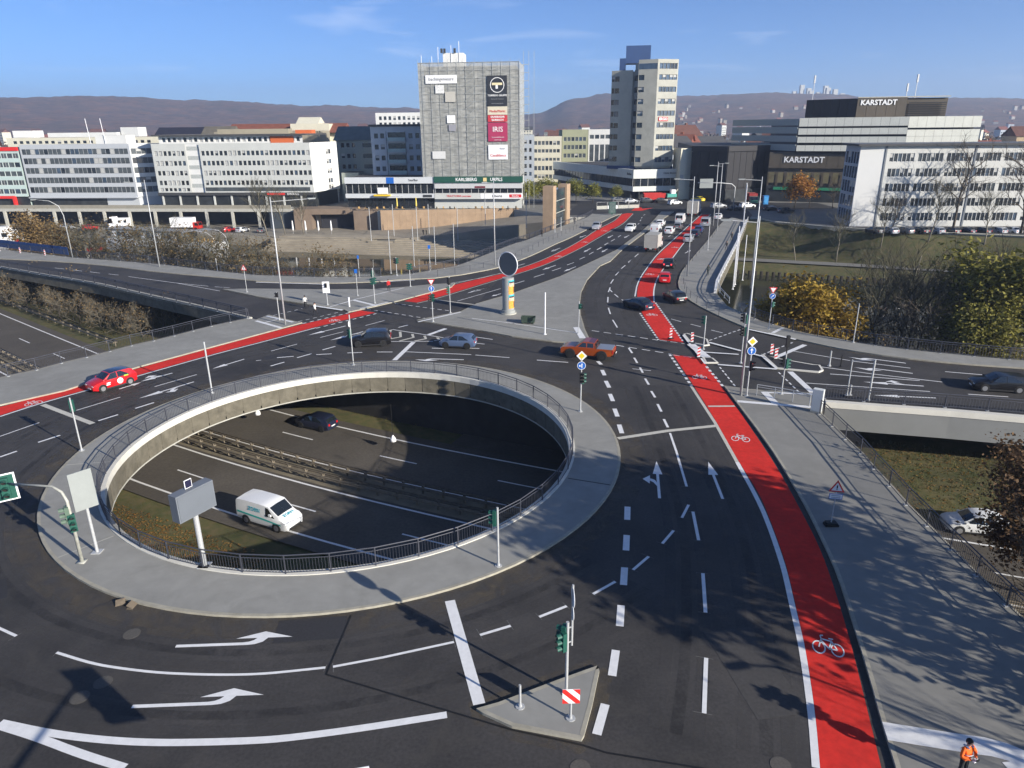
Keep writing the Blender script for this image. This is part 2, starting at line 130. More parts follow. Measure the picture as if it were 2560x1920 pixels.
 'V':{'red':[(-35.05,61.88),(-36.63,59.65)],'suv':[(-13.73,73.05),(-16.32,72.72)],'hatch':[(-4.49,71.67),(-7.15,72.19)],'black':[(-18.82,64.57),(-21.21,65.79)],'van':[(-20.26,47.51),(-17.53,46.14)],'pickup':[(9.0,67.29),(5.86,68.34)],'right':[(43.39,56.99),(40.83,57.57)],'wcar':[(35.16,44.53),(32.33,45.13)],'n1':[(17.46,87.5),(15.96,87.27)],'n2':[(22.42,91.34),(20.88,91.22)],'n3':[(23.37,102.93),(25.57,111.1)],'n4':[(26.69,115.41),(27.7,120.05)],'n5':[(36.47,141.26),(37.73,143.71)],'n6':[(38.99,147.14),(40.92,152.59)],'n7':[(45.8,165.81),(48.72,173.88)],'n8':[(50.31,176.26),(51.64,178.74)],'truck':[(26.05,129.69),(28.34,137.75)],'vanw':[(32.32,155.18),(33.9,160.18)],'w1':[(35.72,165.48),(37.27,169.97)],'w2':[(34.8,153.04),(36.36,157.91)],'n9':[(37.85,160.4),(38.67,163.03)],'vanw2':[(40.87,169.68),(43.03,175.6)],'truck2':[(45.98,181.89),(49.22,193.06)],'l1':[(26.8,156.59),(28.22,161.68)],'l2':[(19.93,160.55),(21.16,165.27)]},
 'ppl':[(-26.75,90.64,1.45),(-24.44,86.63,1.4),(-17.36,99.84,1.7),(30.27,108.56,1.5),(44.12,143.27,1.55),(39.76,131.69,1.3),(38.19,128.23,0.7),(107.2,-372.44,0.2),(6.59,150.97,1.45),(15.21,170.84,1.2),(15.67,18.77,2.0),(-23.04,165.75,0.5)],
 'joint1':[(-7.85,28.39),(-8.1,24.47)],
 'joint2':[(-8.1,24.47),(-3.71,22.76),(-0.14,21.38),(2.48,20.64),(3.39,20.26),(6.19,19.66),(8.98,19.04)],
 'mh':[(-17.78,27.21),(-17.47,24.14),(-17.98,23.3),(9.65,19.64),(-12.44,31.07),(-22.26,32.26),(2.34,19.61)],
 'cardboard':[(-19.47,29.46),(-18.78,29.22)],
 'post_right':[(24.99,52.62)],
 'bollN':[(0.84,125.64),(2.03,129.16),(3.25,132.23),(4.18,134.53),(5.41,138.13),(6.43,140.91),(7.71,144.54),(8.7,146.79),(9.8,149.11),(10.84,152.0),(11.91,154.83),(12.98,157.41),(13.97,160.07),(14.98,162.83),(16.03,165.67),(17.08,168.21),(-11.43,110.3),(-8.84,112.01),(-6.57,114.28),(-4.5,116.64)],
 'bollE':[(28.36,114.88),(29.63,117.88),(30.97,121.02),(32.67,125.49),(34.17,129.03),(35.92,133.42),(37.79,138.1),(39.47,142.37),(41.26,146.89),(43.03,151.7),(44.93,156.82),(46.94,162.28),(25.12,102.44),(24.58,99.33),(24.14,96.4),(24.03,93.6),(24.14,90.62),(24.61,87.49),(25.25,84.27)],
 'lampshades':[(-25.83,66.99),(-11.03,60.11)],
}
# ------------------------------------------------------------------ helpers
def tag(o, label=None, cat=None, group=None, kind=None):
    if label: o['label'] = label
    if cat: o['category'] = cat
    if group: o['group'] = group
    if kind: o['kind'] = kind
    return o
def empty(name, loc=(0, 0, 0), rz=0.0, label=None, cat=None, group=None):
    o = bpy.data.objects.new(name, None); COL.link(o); o.location = loc; o.rotation_euler = (0, 0, rz)
    o.empty_display_size = 0.2
    return tag(o, label, cat, group)
def inst(name, me, parent=None, loc=(0, 0, 0), rot=(0, 0, 0), scl=(1, 1, 1)):
    o = bpy.data.objects.new(name, me); COL.link(o); o.parent = parent
    o.location = loc; o.rotation_euler = rot; o.scale = scl
    return o
def kids(o): return [c for c in bpy.data.objects if c.parent == o]
def copy_tree(root, loc=None, rz=None, label=None):
    m = {}
    def rec(o, par):
        c = o.copy(); COL.link(c); c.parent = par
        for k in TREE.get(o.name, ()): rec(k, c)
        return c
    r = rec(root, None)
    if loc is not None: r.location = loc
    if rz is not None: r.rotation_euler = (0, 0, rz)
    if label: r['label'] = label
    return r
TREE = {}
def index_tree(root):
    for o in bpy.data.objects:
        if o.parent: TREE.setdefault(o.parent.name, [])
    TREE.clear()
    for o in bpy.data.objects:
        if o.parent: TREE.setdefault(o.parent.name, []).append(o)

class MB:
    def __init__(s): s.v = []; s.f = []; s.m = []; s.cur = 0
    def quad(s, a, b, c, d): s.poly((a, b, c, d))
    def poly(s, pts):
        i = len(s.v); s.v += [tuple(p) for p in pts]; s.f.append(tuple(range(i, i + len(pts)))); s.m.append(s.cur); return s
    def box(s, x0, x1, y0, y1, z0, z1, M=None):
        P = [(x0, y0, z0), (x1, y0, z0), (x1, y1, z0), (x0, y1, z0), (x0, y0, z1), (x1, y0, z1), (x1, y1, z1), (x0, y1, z1)]
        if M is not None: P = [tuple(M @ Vector(p)) for p in P]
        i = len(s.v); s.v += P
        for f in ((3, 2, 1, 0), (4, 5, 6, 7), (0, 1, 5, 4), (1, 2, 6, 5), (2, 3, 7, 6), (3, 0, 4, 7)):
            s.f.append(tuple(i + k for k in f)); s.m.append(s.cur)
        return s
    def bar(s, a, b, w, h=None, up=(0, 0, 1)):
        """square bar from a to b, width w, height h"""
        a, b = Vector(a), Vector(b); h = h or w; d = b - a
        L = d.length
        if L < 1e-6: return s
        d /= L; u = Vector(up)
        if abs(d.dot(u)) > .99: u = Vector((0, 1, 0))
        r = d.cross(u).normalized(); u = r.cross(d)
        M = Matrix((r, d, u)).transposed().to_4x4(); M.translation = a
        return s.box(-w / 2, w / 2, 0, L, -h / 2, h / 2, M)
    def tube(s, pts, rad, n=6, cap=True):
        pts = [Vector(p) for p in pts]; rs = rad if isinstance(rad, (list, tuple)) else [rad] * len(pts)
        i0 = len(s.v); prev = None
        for k, p in enumerate(pts):
            d = (pts[min(k + 1, len(pts) - 1)] - pts[max(k - 1, 0)]).normalized()
            if prev is None:
                u = Vector((0, 0, 1)) if abs(d.z) < .9 else Vector((0, 1, 0))
            else: u = prev
            r = d.cross(u); r = r.normalized() if r.length > 1e-5 else Vector((1, 0, 0)); u = r.cross(d); prev = u
            for q in range(n):
                a = 2 * math.pi * q / n; s.v.append(tuple(p + (r * math.cos(a) + u * math.sin(a)) * rs[k]))
        for k in range(len(pts) - 1):
            for q in range(n):
                a = i0 + k * n + q; b = i0 + k * n + (q + 1) % n
                s.f.append((a, b, b + n, a + n)); s.m.append(s.cur)
        if cap:
            s.f.append(tuple(i0 + q for q in range(n))[::-1]); s.m.append(s.cur)
            e = i0 + (len(pts) - 1) * n; s.f.append(tuple(e + q for q in range(n))); s.m.append(s.cur)
        return s
    def cyl(s, c, r, z0, z1, n=16, r2=None):
        return s.tube([(c[0], c[1], z0), (c[0], c[1], z1)], [r, r if r2 is None else r2], n)
    def prism(s, poly, z0, z1, top=True, bottom=True, sides=True, holes=(), mside=None, mtop=None):
        loops = [list(poly)] + [list(h) for h in holes]
        flat = [p for l in loops for p in l]; i = len(s.v); n = len(flat)
        s.v += [(p[0], p[1], z1) for p in flat] + [(p[0], p[1], z0) for p in flat]
        c0 = s.cur
        tri = tessellate_polygon([[Vector((p[0], p[1], 0)) for p in l] for l in loops])
        for t in tri:
            a, b, c = (flat[k] for k in t)
            if (b[0] - a[0]) * (c[1] - a[1]) - (b[1] - a[1]) * (c[0] - a[0]) < 0: t = t[::-1]
            if top: s.f.append(tuple(i + k for k in t)); s.m.append(c0 if mtop is None else mtop)
            if bottom: s.f.append(tuple(i + n + k for k in t[::-1])); s.m.append(c0 if mside is None else mside)
        if sides:
            o = i
            for l in loops:
                m = len(l)
                for k in range(m):
                    a, b = o + k, o + (k + 1) % m
                    s.f.append((a, b, b + n, a + n)); s.m.append(c0 if mside is None else mside)
                o += m
        return s
    def strip(s, L, Rr, z):
        """ribbon between two polylines of equal length at height z (number or list)"""
        i = len(s.v); n = len(L)
        zz = z if isinstance(z, (list, tuple)) else [z] * n
        s.v += [(p[0], p[1], q) for p, q in zip(L, zz)] + [(p[0], p[1], q) for p, q in zip(Rr, zz)]
        for k in range(n - 1): s.f.append((i + k, i + n + k, i + n + k + 1, i + k + 1)); s.m.append(s.cur)
        return s
    def mesh(s, name, mats, smooth=False, fix=False):
        me = bpy.data.meshes.new(name); me.from_pydata(s.v, [], s.f)
        for m in (mats if isinstance(mats, (list, tuple)) else [mats]): me.materials.append(m)
        if any(s.m): me.polygons.foreach_set('material_index', s.m)
        if fix:
            b = bmesh.new(); b.from_mesh(me); bmesh.ops.recalc_face_normals(b, faces=b.faces); b.to_mesh(me); b.free()
        if smooth: me.polygons.foreach_set('use_smooth', [True] * len(me.polygons))
        me.update(); return me
    def build(s, name, mats, parent=None, smooth=False, fix=False, loc=(0, 0, 0), rot=(0, 0, 0)):
        return inst(name, s.mesh(name, mats, smooth, fix), parent, loc, rot)

def ccw(P):
    a = sum(P[i][0] * P[(i + 1) % len(P)][1] - P[(i + 1) % len(P)][0] * P[i][1] for i in range(len(P)))
    return list(P) if a > 0 else list(P)[::-1]
def offs(P, d, closed=False):
    """offset polyline to its left by d"""
    out = []; n = len(P)
    for i, p in enumerate(P):
        a = P[(i - 1) % n] if closed else P[max(i - 1, 0)]; b = P[(i + 1) % n] if closed else P[min(i + 1, n - 1)]
        t = Vector((b[0] - a[0], b[1] - a[1])); t = t.normalized() if t.length > 1e-6 else Vector((1, 0))
        out.append((p[0] - t.y * d, p[1] + t.x * d))
    return out
def smooth_line(P, it=2, closed=False):
    P = [Vector(p[:2]) for p in P]
    for _ in range(it):
        Q = [] if closed else [P[0]]
        rng = range(len(P)) if closed else range(len(P) - 1)
        for i in rng:
            a, b = P[i], P[(i + 1) % len(P)]; Q += [a * .75 + b * .25, a * .25 + b * .75]
        if not closed: Q.append(P[-1])
        P = Q
    return [(p.x, p.y) for p in P]
def resample(P, step):
    P = [Vector(p[:2]) for p in P]; out = [P[0]]; acc = 0
    L = sum((P[i + 1] - P[i]).length for i in range(len(P) - 1)); n = max(1, round(L / step)); st = L / n
    want = st
    for i in range(len(P) - 1):
        d = (P[i + 1] - P[i]).length
        while acc + d >= want - 1e-6 and len(out) < n + 1:
            out.append(P[i].lerp(P[i + 1], (want - acc) / d if d else 0)); want += st
        acc += d
    if len(out) < n + 1: out.append(P[-1])
    return [(p.x, p.y) for p in out]
def bez(P): return smooth_line(P, 2)

words = ('first', 'second', 'third', 'fourth', 'fifth', 'sixth', 'seventh', 'eighth', 'ninth', 'tenth', 'eleventh', 'twelfth', 'thirteenth', 'fourteenth', 'fifteenth', 'sixteenth', 'seventeenth', 'eighteenth', 'nineteenth', 'twentieth')
# ------------------------------------------------------------------ materials
MATS = {}
def node(t, kind, **kw):
    n = t.nodes.new(kind)
    for k, v in kw.items():
        if k in n.inputs: n.inputs[k].default_value = v
        else: setattr(n, k, v)
    return n
def mat(name, col, rough=.8, var=.12, scale=2.0, col2=None, big=0.0, bigscale=.08, bump=0.0, bumpscale=30., metal=0., spec=.4, coat=0., stretch=None, grime=0.0, tint=None):
    if name in MATS: return MATS[name]
    m = bpy.data.materials.new(name); m.use_nodes = True; t = m.node_tree; b = t.nodes['Principled BSDF']
    b.inputs['Roughness'].default_value = rough; b.inputs['Metallic'].default_value = metal
    b.inputs['Specular IOR Level'].default_value = spec; b.inputs['Coat Weight'].default_value = coat; b.inputs['Coat Roughness'].default_value = .06
    if var <= 0 and not col2 and not big and not bump:
        b.inputs['Base Color'].default_value = (*col, 1); MATS[name] = m; return m
    g = node(t, 'ShaderNodeNewGeometry'); src = g.outputs['Position']
    if stretch:
        mp = node(t, 'ShaderNodeMapping'); mp.inputs['Scale'].default_value = stretch; t.links.new(src, mp.inputs['Vector']); src = mp.outputs['Vector']
    n1 = node(t, 'ShaderNodeTexNoise', Scale=scale, Detail=5.0, Roughness=.6); t.links.new(src, n1.inputs['Vector'])
    r1 = node(t, 'ShaderNodeMapRange'); r1.inputs[1].default_value = .28; r1.inputs[2].default_value = .72; t.links.new(n1.outputs['Fac'], r1.inputs[0])
    c2 = col2 or tuple(min(1, c * (1 + var)) for c in col); c1 = col if col2 else tuple(c * (1 - var) for c in col)
    mx = node(t, 'ShaderNodeMix', data_type='RGBA'); mx.inputs['A'].default_value = (*c1, 1); mx.inputs['B'].default_value = (*c2, 1)
    t.links.new(r1.outputs[0], mx.inputs['Factor']); last = mx.outputs['Result']
    if big:
        n2 = node(t, 'ShaderNodeTexNoise', Scale=bigscale, Detail=4.0, Roughness=.65, Distortion=.4); t.links.new(src, n2.inputs['Vector'])
        r2 = node(t, 'ShaderNodeMapRange'); r2.inputs[1].default_value = .3; r2.inputs[2].default_value = .7; r2.inputs[3].default_value = 1 - big; r2.inputs[4].default_value = 1 + big
        t.links.new(n2.outputs['Fac'], r2.inputs[0])
        mm = node(t, 'ShaderNodeMix', data_type='RGBA', blend_type='MULTIPLY'); mm.inputs['Factor'].default_value = 1
        cx = node(t, 'ShaderNodeCombineColor'); 
        for k in range(3): t.links.new(r2.outputs[0], cx.inputs[k])
        t.links.new(last, mm.inputs['A']); t.links.new(cx.outputs[0], mm.inputs['B']); last = mm.outputs['Result']
    if grime:
        n3 = node(t, 'ShaderNodeTexNoise', Scale=.45, Detail=6.0, Roughness=.7, Distortion=1.2); t.links.new(src, n3.inputs['Vector'])
        r3 = node(t, 'ShaderNodeMapRange'); r3.inputs[1].default_value = .5; r3.inputs[2].default_value = .78; r3.inputs[4].default_value = grime; t.links.new(n3.outputs['Fac'], r3.inputs[0])
        mg = node(t, 'ShaderNodeMix', data_type='RGBA'); mg.inputs['B'].default_value = (*(tint or tuple(c * .55 for c in col)), 1)
        t.links.new(r3.outputs[0], mg.inputs['Factor']); t.links.new(last, mg.inputs['A']); last = mg.outputs['Result']
    t.links.new(last, b.inputs['Base Color'])
    if bump:
        nb = node(t, 'ShaderNodeTexNoise', Scale=bumpscale, Detail=4.0); t.links.new(src, nb.inputs['Vector'])
        bp = node(t, 'ShaderNodeBump', Strength=bump, Distance=.02); t.links.new(nb.outputs['Fac'], bp.inputs['Height']); t.links.new(bp.outputs['Normal'], b.inputs['Normal'])
    MATS[name] = m; return m
def glass(name, col=(.02, .03, .04), rough=.06, var=.5):
    return mat(name, col, rough, var, .25, spec=.8)
asphalt = mat('asphalt', (.0435, .0405, .0385), .78, .28, 7., big=.38, bigscale=.14, bump=.4, bumpscale=60, grime=.8, tint=(.064, .058, .05))
asphalt_new = mat('asphalt_new', (.029, .0285, .031), .8, .22, 9., big=.2, bigscale=.1, bump=.3, bumpscale=60, grime=.3, tint=(.04, .038, .038))
asphalt_old = mat('asphalt_old', (.08, .07, .057), .85, .2, 4., big=.2, bigscale=.15, bump=.3, bumpscale=40, grime=.5, tint=(.09, .08, .062))
paving = mat('paving', (.262, .258, .236), .85, .07, 1.2, big=.14, bigscale=.2, grime=.6, tint=(.2, .198, .178))
paving2 = mat('paving_sand', (.27, .255, .215), .85, .1, 1.2, big=.12, bigscale=.1, grime=.3)
slabs = mat('quay_slabs', (.24, .22, .18), .85, .15, .6, big=.15)
kerbm = mat('kerb_concrete', (.33, .31, .25), .85, .16, 2.5, grime=.5, tint=(.2, .18, .13))
white_paint = mat('white_paint', (.72, .72, .71), .6, .08, 3., grime=.3, tint=(.5, .5, .49))
cream_paint = mat('worn_paint', (.52, .5, .43), .65, .1, 3., grime=.5, tint=(.38, .36, .31))
red_lane = mat('red_coating', (.59, .031, .023), .9, .14, 3., big=.12, bigscale=.35, grime=.5, tint=(.42, .035, .027), spec=.15)
concrete = mat('concrete', (.42, .41, .36), .8, .1, 1.5, grime=.4, tint=(.25, .24, .2))
concrete_white = mat('concrete_white', (.62, .6, .53), .75, .06, 1.0, grime=.25, tint=(.45, .43, .37))
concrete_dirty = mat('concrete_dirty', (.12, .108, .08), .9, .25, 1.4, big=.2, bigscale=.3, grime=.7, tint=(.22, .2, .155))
fascia = mat('fascia_grey', (.2, .205, .2), .7, .06, .8)
rail_steel = mat('railing_steel', (.06, .063, .078), .55, .1, 3., metal=.2)
galv = mat('galvanised_steel', (.47, .48, .48), .5, .08, 5., metal=.25)
barrier_m = mat('barrier_steel', (.16, .135, .1), .75, .3, 3., metal=.1)
galv_old = mat('weathered_steel', (.4, .4, .35), .6, .2, 4., metal=.15)
sig_green = mat('signal_green', (.014, .085, .062), .5, .1, 5.)
sig_black = mat('signal_black', (.012, .012, .013), .5, 0)
plate_grey = mat('plate_grey', (.27, .29, .28), .5, .06, 1.5)
box_grey = mat('box_grey', (.15, .165, .185), .45, .04, 1.5)
sign_white = mat('sign_white', (.8, .8, .8), .45, 0); sign_red = mat('sign_red', (.62, .03, .025), .45, 0)
sign_blue = mat('sign_blue', (.015, .12, .46), .45, 0); sign_yellow = mat('sign_yellow', (.8, .55, .03), .45, 0)
black_m = mat('black', (.01, .01, .01), .6, 0)
water = mat('water', (.028, .03, .02), .06, .2, .05, spec=.6, bump=.12, bumpscale=1.1)
bark = mat('bark', (.075, .06, .045), .9, .3, 3.); bark_pale = mat('bark_pale', (.2, .18, .14), .9, .25, 3.)
twig = mat('twigs', (.095, .076, .055), .95, .3, 1.); twig_g = mat('twigs_greenish', (.085, .078, .05), .95, .3, 1.)
grass = mat('grass', (.055, .065, .02), .95, .35, .9, big=.35, bigscale=.12, grime=.6, tint=(.1, .075, .025))
grass_dry = mat('dry_grass', (.12, .09, .045), .95, .3, 1.2, big=.3, bigscale=.15, grime=.6, tint=(.06, .065, .02))
soil = mat('soil', (.17, .145, .1), .95, .3, .6, big=.25)
# ------------------------------------------------------------------ terrain and water
S = SURVEY
def near_bank(x): return 118 - .486 * (x + 23)
def far_bank(x):
    P = [(-400, 330), (-180, 228), (-140, 217), (-72, 194), (-46, 189), (-20, 175), (20, 162), (66, 144), (120, 121), (400, 0)]
    for (a, b), (c_, d) in zip(P, P[1:]):
        if x <= c_: return b + (d - b) * (x - a) / (c_ - a)
    return P[-1][1]
def sstep(a, b, x):
    t = max(0., min(1., (x - a) / (b - a))); return t * t * (3 - 2 * t)
def low_h(x, y):
    nb, fb = near_bank(x), far_bank(x)
    if y < (nb + fb) / 2:
        h = -6.35; d = (nb - y) * .9
        h += -3.2 * sstep(3.5, -3, d)                      # bank falls into the river
        e = y - (-.62 * (x + 55) + 98) if x < -20 else 0   # embankment under the bushes
        if x < -20: h += 2.2 * sstep(3, 14, e) * sstep(6, 14, d)
        if x > 26: h += 1.6 * sstep(47, 60, y + .45 * (x - 26)) * sstep(4, 10, d)
        return h
    d = (y - fb) * .9
    if x > 40:                                             # grassed slope on the far right bank
        e = 24 - 9 * sstep(62, 84, x); return -9.5 + 2.2 * sstep(-3, .5, d) + 1.0 * sstep(.3, 4, d) + 5.9 * sstep(e - 9, e - .5, d)
    return -9.8
def grid_terrain():
    xs = [-420 + i * 20 for i in range(12)] + [-190 + i * 3 for i in range(120)] + [175 + i * 20 for i in range(14)]
    ys = [-60 + i * 15 for i in range(5)] + [20 + i * 2.2 for i in range(106)] + [260, 300, 360]
    v = [(x, y, low_h(x, y)) for y in ys for x in xs]; n = len(xs)
    f = [(j * n + i, j * n + i + 1, (j + 1) * n + i + 1, (j + 1) * n + i) for j in range(len(ys) - 1) for i in range(n - 1)]
    me = bpy.data.meshes.new('low_ground'); me.from_pydata(v, [], f); me.materials.append(grass_low)
    me.polygons.foreach_set('use_smooth', [True] * len(f)); return me
def grass_mat():
    m = mat('grass_low', (.055, .068, .02), .95, .3, 1.1, col2=(.12, .092, .04), big=.3, bigscale=.13, grime=.7, tint=(.05, .066, .016), bump=.5, bumpscale=6)
    return m
grass_low = grass_mat()
tag(inst('low_ground', grid_terrain()), kind='structure')
mb = MB(); mb.quad((-600, 60, -8), (600, 60, -8), (600, 460, -8), (-600, 460, -8)); tag(mb.build('river', water), kind='structure')

# ------------------------------------------------------------------ motorway below
CL = bez([(-150, 160), (-110, 124), (-70, 91.6), (-50, 75.8), (-33, 64.4), (-18.7, 56.3), (-5, 49.7), (20, 39), (50, 27.5), (90, 14), (150, -4)])
MZ = -6.2
mb = MB(); mb.strip(offs(CL, 10.2), offs(CL, -9.6), MZ - .02); mway = tag(mb.build('motorway', asphalt_old), kind='structure')
mb = MB(); mb.strip(offs(CL, 1.35), offs(CL, -1.5), MZ - .016); mb.build('median_strip', soil, mway)
def line_quads(mb, P, w, z):
    L, Q = offs(P, w / 2), offs(P, -w / 2); mb.strip(L, Q, z)
for d in (8.9, 1.75, -1.9, -8.2):
    mb = MB(); line_quads(mb, offs(CL, d), .2, MZ - .012); mb.build('edge_line', white_paint, mway)
for d in (5.3, -5.1):
    P = resample(offs(CL, d), 1.0)
    for k in range(3, len(P) - 4, 12):
        mb = MB(); line_quads(mb, P[k:k + 5], .15, MZ - .012); mb.build('lane_dash', white_paint, mway)
# slip lane with the white car, and the verge of leaves
mb = MB(); mb.strip(offs(CL[24:], 14.6), offs(CL[24:], 10.3), MZ - .03); mb.build('slip_lane', asphalt_old, mway)

# ------------------------------------------------------------------ decks and roads at street level
HC, R_OUT, R_RAIL, R_IN = (-11.9, 47.9), 19.65, 16.3, 16.08
def circle(r, n=96, c=HC): return [(c[0] + r * math.cos(2 * math.pi * i / n), c[1] + r * math.sin(2 * math.pi * i / n)) for i in range(n)]
wr = S['w_rail']; d0 = Vector(wr[-1]) - Vector(wr[0]); w_far = Vector(wr[-1]) + d0 * 3
nwo = S['nw_side_out']; nwe = S['nw_edge']; eo = S['e_out']; er = S['se_rail']; ers = S['e_ramp_s']
dE = (Vector(ers[-1]) - Vector(ers[0])).normalized()
W_END = [(nwe[-1][0] - 45, nwe[-1][1] + 27), (nwo[0][0] - 32, nwo[0][1] + 16)]
deck = [tuple(w_far), (-150, -40), (60, -40), (23.6, -40)] + er[::-1][0:1] + er[::-1][1:] + ers + [tuple(Vector(ers[-1]) + dE * 40), tuple(Vector(eo[-1]) + dE * 40)] + eo[::-1] + [(62, 186), (68, 215), (14, 215)] + nwo[::-1] + W_END[::-1] + nwe[::-1] + wr[1:]
deck = [p for p in deck if p != (60, -40)]
deck = ccw(deck)
mb = MB(); mb.prism(deck, -1.5, 0, holes=[circle(R_IN)[::-1]], bottom=False, sides=False)
road = tag(mb.build('road', asphalt), kind='structure')
mb = MB(); mb.prism(deck, -1.5, -.02, holes=[circle(R_IN - .002)[::-1]], top=False); mb.build('deck_slab', concrete_dirty, road)
# newer, darker surfacing on the bridge carriageways
nb_poly = S['nw_side_in'][11:] + [(40, 196)] + [p for p in S['isl_b'][2:12]][::-1]
mb = MB(); mb.prism(nb_poly, 0, .004, bottom=False, sides=False); mb.build('surfacing', asphalt_new, road)

def raised(name, poly, m, h=.12, kerb=True, parent=None, kw=.16, kmat=None, z=0.):
    """pavement with its kerb stones round the edge"""
    P = ccw(poly); mb = MB()
    mb.prism(P, z + .004, z + h, bottom=False)
    o = mb.build(name, [m], parent)
    if kerb:
        k = MB(); a = offs(P, .004, True); b = offs(P, kw, True); a = offs(P, -.012, True)
        n = len(P); i = len(k.v)
        k.v += [(p[0], p[1], z + h + .006) for p in a] + [(p[0], p[1], z + h + .006) for p in b] + [(p[0], p[1], z + .002) for p in a]
        for q in range(n):
            r = (q + 1) % n
            k.f.append((i + q, i + r, i + n + r, i + n + q)); k.m.append(0)
            k.f.append((i + 2 * n + q, i + 2 * n + r, i + r, i + q)); k.m.append(0)
        k.build('kerb', kmat or kerbm, o)
    return o
def wedge_pave(name, inner, outer, m=paving, **kw):
    return tag(raised(name, list(inner) + list(outer)[::-1], m, **kw), kind='structure')
# pavement round the opening
mb = MB(); mb.prism(circle(R_OUT), .004, .12, holes=[circle(R_IN + .004)[::-1]], bottom=False)
ring = tag(mb.build('pavement', paving), kind='structure')
k = MB(); k.strip(circle(R_OUT + .012) + circle(R_OUT + .012)[:1], circle(R_OUT - .17) + circle(R_OUT - .17)[:1], .126)
k.strip(circle(R_OUT + .012) + circle(R_OUT + .012)[:1], circle(R_OUT + .013) + circle(R_OUT + .013)[:1], [.126] * 97)
i = len(k.v); A = circle(R_OUT + .012); k.v += [(p[0], p[1], .002) for p in A] + [(p[0], p[1], .126) for p in A]
for q in range(96): k.f.append((i + q, i + (q + 1) % 96, i + 96 + (q + 1) % 96, i + 96 + q)); k.m.append(0)
k.build('kerb', kerbm, ring)
# expansion joints and old patches in that pavement
for a in (-.36, 2.62, 3.3, -2.3):
    m_ = MB(); ca, sa = math.cos(a), math.sin(a); n_ = Vector((-sa, ca)) * .05
    p, q = Vector(HC) + Vector((ca, sa)) * (R_RAIL + .3), Vector(HC) + Vector((ca, sa)) * (R_OUT - .2)
    m_.quad((*(p - n_), .124), (*(q - n_), .124), (*(q + n_), .124), (*(p + n_), .124)); m_.build('joint', concrete if a != -.36 else black_m, ring)

P_ = [tuple(wr[0])] + S['w_pave_top'][1:] + S['w_pave_in'][1:]
dW = (Vector(S['w_pave_in'][-1]) - Vector(S['w_pave_in'][-3])).normalized()
P_ = P_ + [tuple(Vector(P_[-1]) + dW * 90), tuple(w_far)] + wr[1:][::-1]
tag(raised('pavement', P_, paving), kind='structure')
nwi = smooth_line(S['nw_side_in'], 1)
tag(raised('pavement', [(nwi[0][0] - 40, nwi[0][1] + 17)] + nwi + nwo[::-1] + [(nwo[0][0] - 36, nwo[0][1] + 18)], paving), kind='structure')
tag(raised('traffic_island', S['isl_a'], paving), kind='structure')
tag(raised('traffic_island', S['isl_b'], paving), kind='structure')
tag(raised('traffic_island', S['isl_s'], paving), kind='structure')
ek = smooth_line(S['e_kerb'], 1)
tag(raised('pavement', ek + [tuple(Vector(ek[-1]) + dE * 40), tuple(Vector(eo[-1]) + dE * 40)] + eo[::-1], paving, kmat=kerbm), kind='structure')
sk = smooth_line(S['se_kerb'], 1)
tag(raised('pavement', [(10.2, 8), (-6, -39)] + sk + S['se_top'][1:] + er + [(23.7, 8), (23.6, -39)], mat('paving_warm', (.22, .215, .195), .85, .07, 1.2, big=.1, bigscale=.16, grime=.35, tint=(.17, .165, .15))), kind='structure')
for n_ in ('med1', 'med2', 'med3'):
    tag(raised('traffic_island', S[n_], asphalt_new, h=.13, kw=.2, kmat=concrete_white), kind='structure')
# white concrete coping and side beams round the opening
mb = MB(); n = 96
prof = [(R_IN - .06, .0), (R_IN - .06, .17), (R_RAIL + .14, .17), (R_RAIL + .14, .12)]
cop = MB()
for a, b in zip(prof, prof[1:]):
    A, B = circle(a[0]), circle(b[0]); i = len(cop.v)
    cop.v += [(p[0], p[1], a[1]) for p in A] + [(p[0], p[1], b[1]) for p in B]
    for q in range(n): cop.f.append((i + q, i + (q + 1) % n, i + n + (q + 1) % n, i + n + q)); cop.m.append(0)
for a, b in (((R_IN - .06, 0.), (R_IN - .06, -.34)), ((R_IN - .06, -.34), (R_IN + .05, -.34))):
    A, B = circle(a[0]), circle(b[0]); i = len(cop.v)
    cop.v += [(p[0], p[1], a[1]) for p in A] + [(p[0], p[1], b[1]) for p in B]
    for q in range(n): cop.f.append((i + q, i + n + q, i + n + (q + 1) % n, i + (q + 1) % n)); cop.m.append(0)
coping = tag(cop.build('ring_beam', concrete_white, None, fix=True), 'white concrete coping beam round the circular opening above the motorway', 'parapet')
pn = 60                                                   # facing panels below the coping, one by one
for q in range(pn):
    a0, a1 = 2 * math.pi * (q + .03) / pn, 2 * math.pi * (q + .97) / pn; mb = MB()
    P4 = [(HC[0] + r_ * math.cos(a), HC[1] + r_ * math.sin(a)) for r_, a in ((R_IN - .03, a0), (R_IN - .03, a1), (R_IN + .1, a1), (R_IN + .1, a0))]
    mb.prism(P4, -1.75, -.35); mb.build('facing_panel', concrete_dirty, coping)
cc = MB()
for A, z0, z1 in ((R_IN - .05, -1.86, -1.76),):
    A_, B_ = circle(A), circle(A + .2); i = len(cc.v)
    cc.v += [(p[0], p[1], z0) for p in A_] + [(p[0], p[1], z1) for p in A_] + [(p[0], p[1], z1) for p in B_] + [(p[0], p[1], z0) for p in B_]
    for q in range(n):
        for e in range(4): cc.f.append((i + e * n + q, i + e * n + (q + 1) % n, i + ((e + 1) % 4) * n + (q + 1) % n, i + ((e + 1) % 4) * n + q)); cc.m.append(0)
cc.build('drip_edge', concrete, coping, fix=True)
